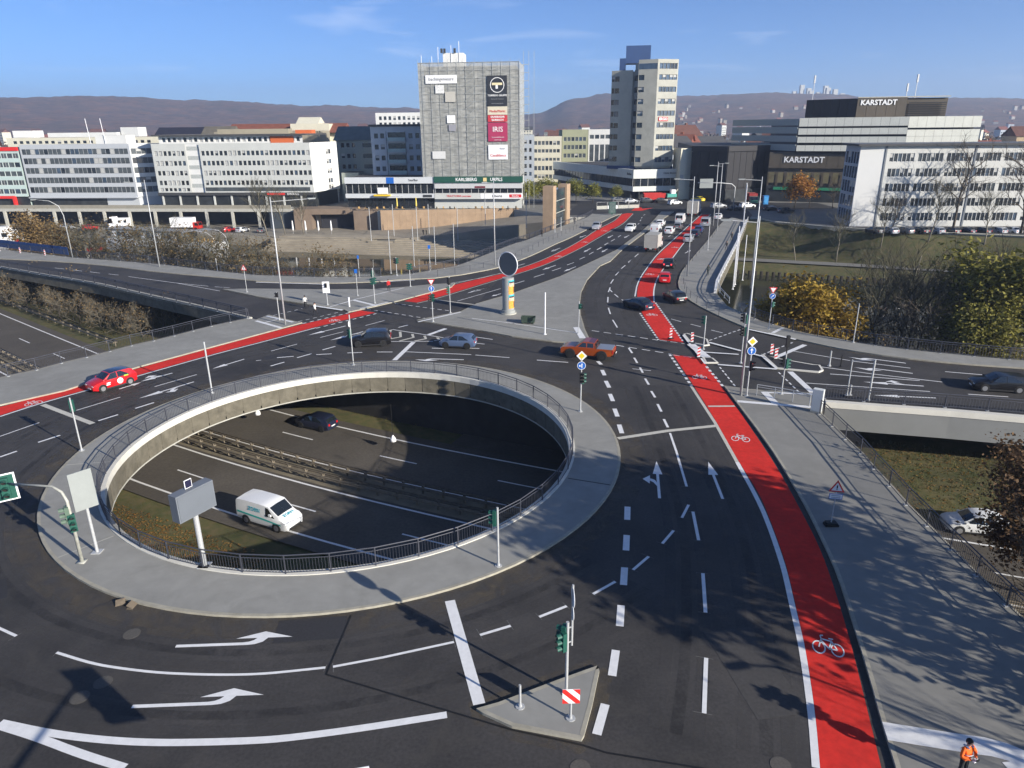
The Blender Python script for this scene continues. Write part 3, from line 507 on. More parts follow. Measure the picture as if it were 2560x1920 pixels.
# deck edge beams
def edge_beam(P, side, label, h0=-1.1, h1=.16, w=.45, m=concrete_white, lower=None):
    t = tag(empty('edge_beam'), label, 'parapet')
    a, b = P, offs(P, side * w); mb = MB(); poly = list(a) + list(b)[::-1]
    mb.prism(ccw(poly), h1 - .5, h1); mb.build('coping', m, t)
    if lower: mb = MB(); mb.prism(ccw(list(offs(P, side * .02)) + list(offs(P, side * (w - .06)))[::-1]), h0, h1 - .502); mb.build('side_face', lower, t)
    return t
edge_beam(nwe + [(nwe[-1][0] - 40, nwe[-1][1] + 24)], -1, 'pale concrete edge beam of the road bridge above the bare bushes', -1.5, .2, .5, concrete, fascia)
edge_beam(ers + [tuple(Vector(ers[-1]) + dE * 40)], -1, 'cream concrete edge beam with grey side face under the ramp on the right', -2.2, .22, .55, concrete_white, fascia)
eb = [p for p in eo[:4]]
edge_beam(eo[:5], -1, 'white painted parapet edge along the east side of the river bridge', -1.6, .55, .35, mat('white_edge', (.75, .75, .74), .6, .04), mat('under_bridge', (.35, .35, .34), .7, .05))
# piers under the decks
for x, y in ((-46, 105), (-60, 115), (-20, 85), (6, 78), (30, 66), (44, 60), (-2, 140), (18, 134), (8, 150), (30, 128), (-28, 72), (8, 64)):
    mb = MB(); mb.box(x - .8, x + .8, y - .8, y + .8, -11, -1.5); tag(mb.build('bridge_pier', concrete_dirty), 'square concrete pier carrying the road deck from below', 'pier', 'piers under the decks')

# blackish wall added beyond the motorway to keep the space under the deck dark
for d_ in (12.8,):
    W_ = [p for p in offs(CL, d_) if -33 < p[0] < 24]; mb = MB(); mb.prism(ccw(W_ + offs(W_, .5 if d_ > 0 else -.5)[::-1]), -7, -1.52); tag(mb.build('darkening_wall', mat('underdeck_shade', (.03, .028, .026), .9, .25, .7)), ('far', 'near')[d_ < 0] + ' side blackish wall added to darken the space under the deck', 'wall')
# ------------------------------------------------------------------ red cycle lanes, markings
def ribbon(name, Lp, Rp, z, m, parent=road, it=2):
    a, b = smooth_line(Lp, it), smooth_line(Rp, it); a = resample(a, 1.0); b_ = resample(b, 1.0)
    n_ = max(len(a), len(b_)); 
    def rs(P):
        L = sum((Vector(P[i + 1]) - Vector(P[i])).length for i in range(len(P) - 1)); return resample(P, L / (n_ - 1))[:n_]
    a, b_ = rs(smooth_line(Lp, it)), rs(smooth_line(Rp, it)); k_ = min(len(a), len(b_))
    mb = MB(); mb.strip(a[:k_], b_[:k_], z); return mb.build(name, m, parent)
def ext(P, d, k=0):
    t = (Vector(P[0]) - Vector(P[1])).normalized(); return [tuple(Vector(P[0]) + t * d)] + list(P)
ribbon('cycle_lane', ext(S['redW_up'], 60), ext(S['redW_lo'], 60), .008, red_lane)
ribbon('cycle_lane', S['redX_up'], S['redX_lo'], .009, red_lane)
mb = MB(); mb.prism(S['redX2'], 0, .009, bottom=False, sides=False); mb.build('cycle_lane', red_lane, road)
ribbon('cycle_lane', ext(S['redN_l'], 20), ext(S['redN_r'], 20), .008, red_lane)
ribbon('cycle_lane', S['redN2_l'], S['redN2_r'], .008, red_lane)
for q_, (w_, P) in enumerate(S['WL']):
    if len(P) > 3: P = smooth_line(P, 2)
    mb = MB(); line_quads(mb, P, w_, .0125 + (q_ % 12) * .0005); mb.build('lane_marking', cream_paint if w_ in (.42, .45, .25, .15, .3) else white_paint, road)
for q_, (w_, P) in enumerate(S['GL']):
    if len(P) > 3: P = smooth_line(P, 1)
    mb = MB(); line_quads(mb, P, w_, .132 + (q_ % 12) * .0006); mb.build('guidance_strip', white_paint, ring)
for w_, on, off, P in S['dashes']:
    Q = resample(P, .05); a = 0; no, nf = int(on / .05), int(off / .05); mb = MB()
    while a + 2 < len(Q):
        e = min(a + no, len(Q) - 1); line_quads(mb, [Q[a], Q[e]], w_, .014)
        mb.build('lane_dash', white_paint, road); mb = MB(); a = e + nf
def arrow_mesh(kind, base, tip):
    b, t = Vector(base), Vector(tip); d = (t - b); L = d.length; d /= L; n_ = Vector((-d.y, d.x)); mb = MB()
    def q(pts): mb.poly([(*(b + d * u + n_ * v), .014) for u, v in pts])
    s_ = .09; hl = min(2.0, L * .42); hw = .32
    if kind == 'L':                                        # long stem then a head bent to the left
        A_ = [(0, -s_), (.62, -s_), (.69, -.05), (.75, .1), (.785, .36)]; B_ = [(0, s_), (.58, s_), (.63, .13), (.665, .22), (.69, .36)]
        for k_ in range(4): q([(A_[k_][0] * L, A_[k_][1]), (A_[k_ + 1][0] * L, A_[k_ + 1][1]), (B_[k_ + 1][0] * L, B_[k_ + 1][1]), (B_[k_][0] * L, B_[k_][1])])
        q([(L * .5, .362), (L, .362), (L * .74, .8)])
        return mb
    q([(0, -s_), (L - hl, -s_), (L - hl, s_), (0, s_)]); q([(L - hl, -hw), (L, 0), (L - hl, hw)])
    if kind in ('SL', 'SR'):
        g = 1 if kind == 'SL' else -1; u0 = L * .3
        P1 = [(u0, g * s_), (u0 + .5, g * .3), (u0 + .75, g * .55), (u0 + 1.05, g * .5), (u0 + .85, g * .2), (u0 + .5, g * s_)]
        P2 = [(u0 + .3, g * .55), (u0 + 1.5, g * .5), (u0 + .9, g * 1.0)]
        q(P1 if g > 0 else P1[::-1]); q(P2 if g > 0 else P2[::-1])
    return mb
for kind, (b, t) in S['AR']: arrow_mesh(kind, b, t).build('lane_arrow', white_paint, road, fix=True)
def bike_symbol(c, ahead):
    c = Vector(c); d = (Vector(ahead) - c).normalized(); n_ = Vector((d.y, -d.x)); mb = MB(); s = .62
    if n_.dot(Vector((1, 0))) < 0 and False: n_ = -n_
    def W(u, v): return (*(c + n_ * u * s + d * v * s * 1.6), .016)
    def seg(a, b, t=.09):
        a, b = Vector(a), Vector(b); e = (b - a).normalized(); f = Vector((-e.y, e.x)) * t / 2
        mb.poly([W(*(a - f)), W(*(b - f)), W(*(b + f)), W(*(a + f))])
    for cx in (-.62, .62):
        for k_ in range(14):
            a0, a1 = 2 * math.pi * k_ / 14, 2 * math.pi * (k_ + 1) / 14
            seg((cx + .42 * math.cos(a0), .42 * math.sin(a0)), (cx + .42 * math.cos(a1), .42 * math.sin(a1)))
    for a, b in (((-.62, 0), (-.4, .62)), ((-.4, .62), (.28, .55)), ((.28, .55), (.05, 0)), ((.05, 0), (-.4, .5)), ((.05, 0), (.62, 0)), ((.62, 0), (.25, .62)), ((.1, .72), (.42, .72)), ((-.4, .6), (-.45, .85)), ((-.45, .85), (-.25, .88))): seg(a, b)
    return mb
for c_, a_ in S['BI']: bike_symbol(c_, a_).build('bicycle_symbol', white_paint, road, fix=True)

dirt = bpy.data.materials.new('kerb_dirt'); dirt.use_nodes = True; _t = dirt.node_tree; _b = _t.nodes['Principled BSDF']; _b.inputs['Roughness'].default_value = .95; _b.inputs['Base Color'].default_value = (.13, .105, .07, 1)
_g = _t.nodes.new('ShaderNodeNewGeometry'); _n = node(_t, 'ShaderNodeTexNoise', Scale=.9, Detail=8.0, Roughness=.7, Distortion=.8); _r = node(_t, 'ShaderNodeMapRange'); _r.inputs[1].default_value = .42; _r.inputs[2].default_value = .8; _r.inputs[4].default_value = .75
_t.links.new(_g.outputs['Position'], _n.inputs['Vector']); _t.links.new(_n.outputs['Fac'], _r.inputs[0]); _t.links.new(_r.outputs[0], _b.inputs['Alpha'])
def dirt_band(P, d0, d1, closed=False):
    A, B = offs(P, d0, closed), offs(P, d1, closed)
    if closed: A, B = A + A[:1], B + B[:1]
    mb = MB(); mb.strip(A, B, .005); mb.build('kerb_dirt', dirt, road)
dirt_band(ccw(circle(R_OUT)), -.02, -.75, True); dirt_band(ccw(circle(R_OUT)), -.75, -1.7, True)
for n_ in ('isl_a', 'isl_b', 'isl_s'): dirt_band(ccw(S[n_]), -.02, -.6, True)
dirt_band(ek, -.6, -.02); dirt_band(nwi[10:], -.02, -.6)
# surveyors' chalk ticks left beside the fresh markings
for q_, (w_, P) in enumerate(S['WL']):
    if w_ in (.18, .16, .14) and P[0][1] < 60:
        for e_ in (0, -1):
            p = Vector(P[e_]); d = (Vector(P[-1]) - Vector(P[0])).normalized(); n_ = Vector((-d.y, d.x)); mb = MB(); k_ = .25 + .1 * (q_ % 3)
            line_quads(mb, [tuple(p - n_ * k_), tuple(p + n_ * k_ * .7)], .022, .0105); mb.build('chalk_tick', mat('chalk', (.17, .17, .165), .9, .3, 6), road)

# polished wheel tracks, darker drip lines and repair patches in the lanes
def soft(name, c, amin, amax, a_hi, sc):
    m = dirt.copy(); m.name = name; t = m.node_tree; t.nodes['Principled BSDF'].inputs['Base Color'].default_value = (*c, 1); t.nodes['Principled BSDF'].inputs['Roughness'].default_value = .7
    t.nodes['Noise Texture'].inputs['Scale'].default_value = sc; r_ = t.nodes['Map Range'].inputs; r_[1].default_value = amin; r_[2].default_value = amax; r_[4].default_value = a_hi; return m
wear = soft('wheel_wear', (.085, .08, .076), .3, .75, .42, .6); oil = soft('oil_drip', (.015, .015, .016), .38, .8, .5, .7)
base_line = smooth_line(S['WL'][0][1] + S['WL'][1][1][1:], 2)
def lane_band(P, d, w, m, z=.006): mb = MB(); Q = resample(P, 1.0); mb.strip(offs(Q, d - w / 2), offs(Q, d + w / 2), z); mb.build('wheel_track', m, road)
for d in (.9, 2.5, 4.2, 5.8): lane_band(base_line, d, .55, wear)
for d in (1.7, 5.0): lane_band(base_line, d, .5, oil, .0065)
arc_ = [(HC[0] + (R_OUT) * math.cos(R(a)), HC[1] + (R_OUT) * math.sin(R(a))) for a in range(-215, -40, 4)]
for d in (1.6, 3.2, 5.2, 6.8): lane_band(arc_, -d, .55, wear)
for d in (2.4, 6.0): lane_band(arc_, -d, .45, oil, .0065)
rl_ = smooth_line(S['redW_lo'], 2)
for d in (.9, 2.4, 4.0, 5.5): lane_band(rl_, -d, .5, wear)
nl_ = smooth_line(S['redN2_l'], 2)
for d in (.9, 2.4, 4.1, 5.6): lane_band(nl_, d, .5, wear)
for k, (x, y, a_, b_, rz) in enumerate(((10.2, 24.5, 1.1, 2.6, .15), (-9.5, 27.4, 1.6, .8, .1), (6.5, 46.5, .8, 2.2, -.1), (-27, 30.2, 1.2, 1.0, .6), (12.5, 62, .9, 1.8, 0), (-24, 70, 1.4, .7, .6))):
    mb = MB(); mb.box(-a_, a_, -b_, b_, .002, .0072); mb.build('repair_patch', asphalt_new if k % 2 else mat('patch_grey', (.055, .052, .05), .85, .2, 6), road, loc=(x, y, 0), rot=(0, 0, rz))
for P in (S['joint1'], S['joint2']):
    mb = MB(); line_quads(mb, P, .09, .011); mb.build('road_joint', black_m, road)
iron = mat('iron', (.085, .078, .068), .75, .25, 12)
for x, y in S['mh']:
    mb = MB(); mb.cyl((x, y), .38, .002, .012, 24); mb.build('manhole_cover', iron, road)
# ------------------------------------------------------------------ railings
def railing(label, P, step, z0, h=1.15, posts=None, indiv=0, bal=.125, closed=False, foot=True, bars=2, m=None, wmul=1.0):
    m = m or rail_steel
    t = tag(empty('railing', (P[0][0], P[0][1], z0)), label, 'railing'); ox, oy = P[0][:2]
    P = [(p[0] - ox, p[1] - oy) for p in P]
    Q = resample(P + P[:1] if closed else P, step)
    pm = MB(); pm.box(-.03 * wmul, .03 * wmul, -.03 * wmul, .03 * wmul, 0, h); pm.cur = 1; 
    if foot: pm.box(-.12, .12, -.12, .12, 0, .03)
    pme = pm.mesh('post', [m, galv])
    for k, p in enumerate(Q[:-1] if closed else Q):
        q = Q[min(k + 1, len(Q) - 1)]; q2 = Q[max(k - 1, 0)]
        inst('post', pme, t, (p[0], p[1], 0), (0, 0, math.atan2(q[1] - q2[1], q[0] - q2[0])))
    for z, r_ in ((h, .035), (h - .2, .022), (.12, .022))[:bars + 1]:
        mb = MB(); mb.tube([(p[0], p[1], z) for p in Q], r_ * wmul, 6); mb.build('handrail' if z == h else 'rail', m, t)
    if bal:
        B = resample(P + P[:1] if closed else P, bal)
        bm_ = MB(); bm_.box(-.008 * wmul, .008 * wmul, -.008 * wmul, .008 * wmul, .12, h - .2); bme = bm_.mesh('baluster', m)
        order = sorted(range(len(B)), key=lambda k: (B[k][0] + ox) ** 2 + (B[k][1] + oy) ** 2)
        near = set(order[:indiv]); rest = MB()
        for k, p in enumerate(B):
            if k in near: inst('baluster', bme, t, (p[0], p[1], 0))
            else: rest.box(p[0] - .008 * wmul, p[0] + .008 * wmul, p[1] - .008 * wmul, p[1] + .008 * wmul, .12, h - .2)
        if rest.v: tag(rest.build('balusters', m, t), kind='stuff')
    return t
railing('dark steel railing ringing the round opening above the motorway', circle(R_RAIL, 120), 2.33, .12, 1.15, indiv=300, bal=.16, closed=True)
er2 = [(p[0] - .25, p[1]) for p in er]; er2 = er2 + [(er2[-1][0], 8), (er2[-1][0] - .1, -20)]
railing('grey steel railing along the outer edge of the wide pavement at right', er2, 2.4, .12, 1.2, indiv=280, bal=.15)
railing('steel railing beside the red cycle lane above the motorway at left', [(p[0] + .1, p[1] - .25) for p in [tuple(Vector(wr[0]))] + wr[1:]] + [tuple(w_far)], 2.4, .12, 1.2, indiv=0, bal=.18, bars=2)
railing('dark railing on the edge of the road bridge above the bare bushes', offs(nwe + [W_END[0]], .25), 3.1, .2, 1.25, bal=.3, wmul=1.6)
railing('dark railing along the ramp edge beam right of the white cabinet', offs(ers + [tuple(Vector(ers[-1]) + dE * 40)], -.25) if False else offs(ers + [tuple(Vector(ers[-1]) + dE * 40)], .25), 3.0, .2, 1.15, bal=.22, wmul=1.3)
railing('brown grey railing between the ramp pavement and the riverside trees', offs(eo[6:] + [tuple(Vector(eo[-1]) + dE * 40)], -.2), 3.0, .12, 1.2, bal=.24, wmul=1.3)
railing('dark railing along the west side of the river bridge pavement', offs(nwo[10:], -.2), 3.2, .12, 1.15, bal=.4, wmul=1.5)
railing('wire mesh fence behind the pavement of the road leading left', offs(nwo[:10], -.2), 3.5, .12, 1.3, bal=.4, wmul=1.5)
railing('thin railing on the white parapet on the east side of the river bridge', offs(eo[:6], .18), 3.0, .5, .75, bal=0, wmul=1.3, m=galv)
# low guard posts with a wire along the kerbs of the river bridge
def guard(label, P, h=.95):
    t = tag(empty('guard_fence', (*P[0], .12)), label, 'fence'); mb = MB(); mb.cyl((0, 0), .035, 0, h, 6); me = mb.mesh('post', rail_steel)
    Q = [(p[0] - P[0][0], p[1] - P[0][1]) for p in P]
    for p in Q: inst('post', me, t, (*p, 0))
    for z in (h - .05,):
        mb = MB(); mb.tube([(*p, z) for p in Q], .012, 4); mb.build('wire', rail_steel, t)
guard('row of dark posts with wire at the left kerb of the river bridge', sorted(S['bollN'], key=lambda p: p[1]))
guard('row of dark posts with wire at the right kerb of the river bridge', sorted(S['bollE'], key=lambda p: p[1]))
# crash barriers of the motorway
def barrier(label, P, step=1.9, h=.75):
    t = tag(empty('crash_barrier', (*P[0], MZ)), label, 'barrier'); Q = [(p[0] - P[0][0], p[1] - P[0][1]) for p in resample(P, step)]
    pm = MB(); pm.box(-.06, .06, -.08, .08, 0, h); pm.box(-.28, .28, -.05, .05, h - .28, h - .16); me = pm.mesh('post', barrier_m)
    for k, p in enumerate(Q):
        q = Q[min(k + 1, len(Q) - 1)]; q2 = Q[max(0, k - 1)]; inst('post', me, t, (*p, 0), (0, 0, math.atan2(q[1] - q2[1], q[0] - q2[0]) + math.pi / 2))
    for s_ in (-.3, .3):
        mb = MB(); A = offs(Q, s_)
        for za, zb, o_ in ((h - .32, h - .17, 0), (h - .15, h, 0)):
            B_ = offs(Q, s_ + (.06 if s_ > 0 else -.06)); i = len(mb.v); n_ = len(A); zm = (za + zb) / 2
            mb.v += [(*p, za) for p in A] + [(*p, zm) for p in B_] + [(*p, zb) for p in A]
            for k in range(n_ - 1):
                mb.f += [(i + k, i + k + 1, i + n_ + k + 1, i + n_ + k), (i + n_ + k, i + n_ + k + 1, i + 2 * n_ + k + 1, i + 2 * n_ + k)]; mb.m += [0, 0]
        mb.build('beam', barrier_m, t)
    return t
barrier('rusty double beam crash barrier on the median nearer the far carriageway', offs(CL[2:36], .8))
barrier('rusty double beam crash barrier on the median nearer the white van', offs(CL[2:36], -.95))
barrier('dark crash barrier along the grass verge below the bare bushes', [p for p in offs(CL[2:22], 12.0) if p[0] < -51], 3.0)

# ------------------------------------------------------------------ signs and signals
def T(M, v): return tuple(M @ Vector(v))
def face_to(dx, dy): return math.atan2(dy, dx) + math.pi / 2     # local -y looks along (dx,dy)
def disc(mb, x, z, r, y, n=24, th=.02):
    mb.tube([(x, y, z), (x, y - th, z)], r, n)
def sign_tri(parent, z, s, rz=0, down=False, x=0, y=-.05, mark='!'):
    o = MB(); k = -1 if down else 1
    def tri(r): return [(x + r * math.sin(2 * math.pi * i / 3), z + k * r * math.cos(2 * math.pi * i / 3)) for i in range(3)]
    for r_, yy, mi in ((s, y, 0), (s * .68, y - .012, 1)):
        o.cur = mi; t3 = tri(r_); o.prism([(p[0], p[1]) for p in t3], 0, 0, top=False, bottom=False, sides=False) if False else None
        i = len(o.v); o.v += [(p[0], yy, p[1]) for p in t3] + [(p[0], yy + .01, p[1]) for p in t3]
        o.f += [(i, i + 1, i + 2), (i + 5, i + 4, i + 3), (i, i + 3, i + 4, i + 1), (i + 1, i + 4, i + 5, i + 2), (i + 2, i + 5, i + 3, i)]; o.m += [mi] * 5
    if mark:
        o.cur = 2; o.box(x - .035 * s * 2, x + .035 * s * 2, y - .02, y - .016, z - .05 * s, z + .36 * s); o.box(x - .06 * s, x + .06 * s, y - .02, y - .016, z - .22 * s, z - .12 * s)
    return o.build('sign_face', [sign_red, sign_white, black_m], parent, fix=True, rot=(0, 0, rz))
def sign_disc(parent, z, r, m_rim, m_face, arrow=None, rz=0, x=0, y=-.05):
    o = MB(); o.cur = 0; disc(o, x, z, r, y); o.cur = 1; disc(o, x, z, r * .9, y - .02, th=.004)
    if arrow:
        o.cur = 2; yy = y - .03
        def pl(pts): o.poly([(x + a * r, yy, z + b * r) for a, b in pts])
        if arrow == 'up': pl([(-.1, -.6), (.1, -.6), (.1, .2), (-.1, .2)]); pl([(-.36, .12), (.36, .12), (0, .68)])
        if arrow == 'left_up': pl([(.02, -.6), (.2, -.6), (.2, .25), (.02, .25)]); pl([(-.1, .2), (.32, .2), (.11, .65)]); pl([(-.3, -.15), (.05, -.15), (.05, .02), (-.3, .02)]); pl([(-.3, -.38), (-.3, .25), (-.65, -.06)])
        if arrow == 'diag': pl([(-.5, -.35), (-.35, -.5), (.25, .1), (.1, .25)]); pl([(-.1, .35), (.35, -.1), (.48, .48)])
    return o.build('sign_face', [sign_white, m_face, sign_white], parent, fix=True, rot=(0, 0, rz))
def sign_diamond(parent, z, r, rz=0):
    o = MB()
    for k, (s_, mi) in enumerate(((1, 0), (.6, 1))):
        o.cur = mi; yy = -.05 - .012 * k; o.poly([(0, yy, z - r * s_), (r * s_, yy, z), (0, yy, z + r * s_), (-r * s_, yy, z)])
    o.cur = 0; o.poly([(0, -.04, z - r), (-r, -.04, z), (0, -.04, z + r), (r, -.04, z)])
    return o.build('sign_face', [sign_white, sign_yellow], parent, rot=(0, 0, rz))
red_lit = bpy.data.materials.new('red_lamp'); red_lit.use_nodes = True; _b = red_lit.node_tree.nodes['Principled BSDF']; _b.inputs['Base Color'].default_value = (.6, .02, .02, 1); _b.inputs['Emission Color'].default_value = (1, .05, .06, 1); _b.inputs['Emission Strength'].default_value = 1.2
lens_m = mat('signal_lens', (.02, .02, .02), .3, 0)
def head(parent, z, rz, off=.3, lit=None, n=3, m=None, board=False, s=1.0):
    """three-lamp signal head; its visors look along local -y turned by rz"""
    m = m or sig_green; mb = MB(); hh = .29 * n * s
    mb.box(-.15 * s, .15 * s, -.02 - off, .16 * s - off, z - hh / 2, z + hh / 2)
    if board: mb.cur = 1; mb.box(-.4 * s, .4 * s, .165 * s - off, .185 * s - off, z - hh / 2 - .2, z + hh / 2 + .2); mb.cur = 0; mb.box(-.33 * s, .33 * s, .15 * s - off, .164 * s - off, z - hh / 2 - .12, z + hh / 2 + .12)
    for k in range(n):
        zz = z + hh / 2 - .145 * s - k * .29 * s
        for q in range(7):
            a0, a1 = math.pi * (-.15 + 1.3 * q / 7), math.pi * (-.15 + 1.3 * (q + 1) / 7); r_ = .115 * s
            mb.quad((r_ * math.cos(a0), -.02 - off, zz + r_ * math.sin(a0)), (r_ * math.cos(a0), -.24 * s - off, zz + r_ * .9 * math.sin(a0)), (r_ * math.cos(a1), -.24 * s - off, zz + r_ * .9 * math.sin(a1)), (r_ * math.cos(a1), -.02 - off, zz + r_ * math.sin(a1)))
    o = mb.build('signal_head', [m, sign_white], parent, rot=(0, 0, rz))
    for k in range(n):
        zz = z + hh / 2 - .145 * s - k * .29 * s; l = MB(); disc(l, 0, zz, .1 * s, -.025 - off, 12, .01); l.build('lens', red_lit if lit == k else lens_m, o)
    return o
def pole_thing(name, loc, h, label, cat, r=.055, group=None, m=None, z=0.12, base=True):
    t = tag(empty(name, (loc[0], loc[1], z)), label, cat, group); mb = MB(); mb.cyl((0, 0), r, 0, h, 10)
    if base: mb.cyl((0, 0), .19, 0, .03, 10); mb.cyl((0, 0), r * 1.5, .03, .16, 10)
    mb.build('pole', m or galv, t, smooth=False); return t
def lamp_post(loc, h, label, arm=2.2, ang=0, group=None, z=.12, curved=False):
    t = tag(empty('street_lamp', (loc[0], loc[1], z), ang), label, 'street lamp', group)
    mb = MB()
    if curved: mb.tube([(0, 0, 0), (0, 0, h * .72), (arm * .12, 0, h * .88), (arm * .45, 0, h * .97), (arm, 0, h)], [.1, .07, .06, .05, .04], 8)
    else: mb.tube([(0, 0, 0), (0, 0, h * .5), (0, 0, h)], [.11, .085, .06], 8)
    mb.build('pole', galv, t, smooth=True)
    if not curved: mb = MB(); mb.tube([(0, 0, h - .5), (arm, 0, h - .35)], .035, 6); mb.build('arm', galv, t)
    mb = MB(); zz = h if curved else h - .33
    mb.box(arm - .15, arm + .75, -.16, .16, zz - .03, zz + .07); mb.cur = 1; mb.box(arm - .05, arm + .65, -.13, .13, zz - .06, zz - .03); mb.build('lantern', [plate_grey, sign_white], t)
    return t
G1 = lambda k, i=0: S[k][i]
# --- around the opening
x, y, h = G1('sig'); t = pole_thing('traffic_light', (x, y), h + .1, 'grey signal pole with one green head left of the round opening', 'traffic light'); head(t, h - .55, face_to(-.3, .9), .2)
x, y, h = G1('lampm'); pole_thing('steel_mast', (x, y), h, 'bare grey steel mast standing on the far left rim of the opening', 'mast', .075)
x, y, h = G1('mast2'); t = pole_thing('traffic_light', (x, y), h, 'signal pole with small flag and sign edge on at top of the opening', 'traffic light'); head(t, h - 1.9, face_to(-.75, .55), .2); sign_disc(t, h - .9, .3, sign_white, sign_blue, 'up', face_to(-.95, .1)); 
x, y, h = G1('hole_sig'); t = pole_thing('traffic_light', (x, y), h, 'galvanised pole with green signal head by the front rim railing', 'traffic light', .06); head(t, h - .62, face_to(-.95, .25), .22)
x, y, h = G1('blue1'); t = pole_thing('traffic_light', (x, y), h - .15, 'signal pole carrying yellow diamond and blue turn sign', 'traffic light'); sign_diamond(t, h - .15, .42, face_to(-.1, -1)); sign_disc(t, h - .95, .34, sign_white, sign_blue, 'left_up', face_to(-.1, -1)); head(t, h - 1.95, face_to(.3, -.9), .18, m=sig_black); head(t, h - 2.05, face_to(.95, .3), .18)
x, y, h = G1('panelA')
t = tag(empty('direction_sign', (x, y, .12)), 'pale rectangular sign seen from behind on a single post', 'sign'); mb = MB(); mb.cyl((0, 0), .085, 0, h - .2, 10); mb.box(-.25, .25, -.25, .25, 0, .04); mb.build('post', galv, t)
az = R(48)
pm = MB(); pm.box(-.6, .55, -.2, -.14, h - 2.2, h); pm.build('panel', plate_grey, t, rot=(0, 0, az))
for zz in (h - 1.9, h - 1.1, h - .3):
    pm = MB(); pm.box(-.5, .45, -.138, -.06, zz - .04, zz + .04); pm.build('bracket', galv, t, rot=(0, 0, az))
x, y, h = G1('panelA2'); t = tag(empty('traffic_light', (x, y, .12)), 'weathered signal mast with curved arm reaching over the left road', 'traffic light')
mb = MB(); mb.tube([(0, 0, 0), (0, 0, 3.7), (-.2, .05, 4.2), (-.7, .2, 4.45), (-3.5, .9, 4.3)], [.1, .085, .075, .065, .05], 8); mb.box(-.22, .22, -.22, .22, 0, .04); mb.build('mast', galv_old, t, smooth=True)
head(t, 2.45, face_to(.6, -.8), .2, s=1.15); head(t, 2.9, face_to(-.8, -.5), .2, s=1.15, m=mat('signal_green_faded', (.1, .15, .11), .6, .2, 6))
hd = head(t, 0, face_to(.55, -.83), .05, board=True, s=1.35); hd.location = (-3.8, .95, 3.95)
x, y, h = G1('panelB'); t = tag(empty('information_display', (x, y, .12)), 'large grey display box on a tilted steel post, seen from behind', 'sign')
mb = MB(); mb.cyl((0, 0), .14, 0, h - 1.6, 12); mb.box(-.3, .3, -.3, .3, 0, .05); mb.build('post', galv, t)
az = R(60)
pm = MB(); pm.box(-1.1, 1.1, -.32, .26, h - 2.0, h - .5); o = pm.build('case', box_grey, t, rot=(0, 0, az)); pm = MB(); pm.box(-1.03, 1.03, -.345, -.322, h - 1.93, h - .57); pm.build('back_panel', mat('display_back', (.13, .145, .165), .5, .05, 1), t, rot=(0, 0, az))
pm = MB(); pm.box(-.3, .12, -.02, .02, h - .48, h - .02); pm.cur = 1; pm.box(-.27, .09, -.03, -.022, h - .45, h - .05); pm.build('solar_panel', [sign_white, mat('solar_cell', (.02, .02, .05), .3, 0)], t, rot=(0, 0, az))
x, y, h = G1('tri_sig'); t = pole_thing('traffic_light', (x, y), h + .1, 'signal pole with green heads on the small triangular island', 'traffic light', .065)
head(t, h - .75, face_to(-.85, -.45), .26); head(t, h - .55, face_to(-.95, .4), .2)
mb = MB(); mb.cyl((.19, .1), .045, h - 1.1, h + 1.75, 8); mb.bar((0, 0, h - .2), (.19, .1, h - .2), .04); mb.bar((0, 0, h - .9), (.19, .1, h - .9), .04); mb.build('sign_tube', galv, t)
az = face_to(.998, .06)
sign_disc(t, h + 1.2, .42, sign_white, sign_blue, 'up', az, x=.1, y=-.2); sign_disc(t, h + .45, .3, sign_white, sign_white, None, az, x=.1, y=-.2)
x, y, h = G1('tri_post'); pole_thing('marker_post', (x, y), h, 'short steel stub post on the small triangular island', 'post', .05)
x, y, h = G1('tri_board'); t = pole_thing('hazard_board', (x, y), h, 'square red and white striped hazard board at the island kerb', 'sign', .045)
mb = MB(); hs = .34; zc = 1.15
mb.box(-hs, hs, -.07, -.05, zc - hs, zc + hs)
def dstripe(mb, c0, c1, hs, zc, y, mirror=1):
    """clip the band c0<u+v<c1 to the square"""
    P = [(-hs, -hs), (hs, -hs), (hs, hs), (-hs, hs)]
    def clip(P, f):
        Q = []
        for a, b in zip(P, P[1:] + P[:1]):
            fa, fb = f(a), f(b)
            if fa >= 0: Q.append(a)
            if fa * fb < 0: k_ = fa / (fa - fb); Q.append((a[0] + (b[0] - a[0]) * k_, a[1] + (b[1] - a[1]) * k_))
        return Q
    P = clip(P, lambda p: p[0] + p[1] - c0); P = clip(P, lambda p: c1 - p[0] - p[1]) if P else P
    if len(P) > 2: mb.poly([(p[0] * mirror, y, zc + p[1]) for p in P])
mb.cur = 1
for c0, c1 in ((-.7, -.42), (-.16, .12), (.4, .7)): dstripe(mb, c0, c1, hs, zc, -.073)
mb.build('board', [sign_white, sign_red], t, rot=(0, 0, face_to(.02, -1)))
x, y, h = G1('warn'); t = pole_thing('warning_sign', (x, y), h - .2, 'temporary triangular exclamation sign on a rubber foot on the pavement', 'sign', .03, base=False)
mb = MB(); mb.box(-.38, .38, -.22, .22, 0, .12); mb.box(-.3, .3, -.2, .2, .121, .22); mb.build('foot', black_m, t); sign_tri(t, h - .35, .5, face_to(-.2, -1))
mb = MB(); mb.box(-.36, .36, -.06, -.04, h - 1.05, h - .72); mb.cur = 1; mb.box(-.33, .33, -.064, -.061, h - 1.02, h - .75); mb.cur = 2
for k in range(2): mb.box(-.24, .24, -.07, -.066, h - .98 + k * .12, h - .93 + k * .12)
mb.build('plate', [sign_blue, sign_white, mat('grey_ink', (.35, .4, .45), .6, 0)], t, rot=(0, 0, face_to(-.2, -1)))
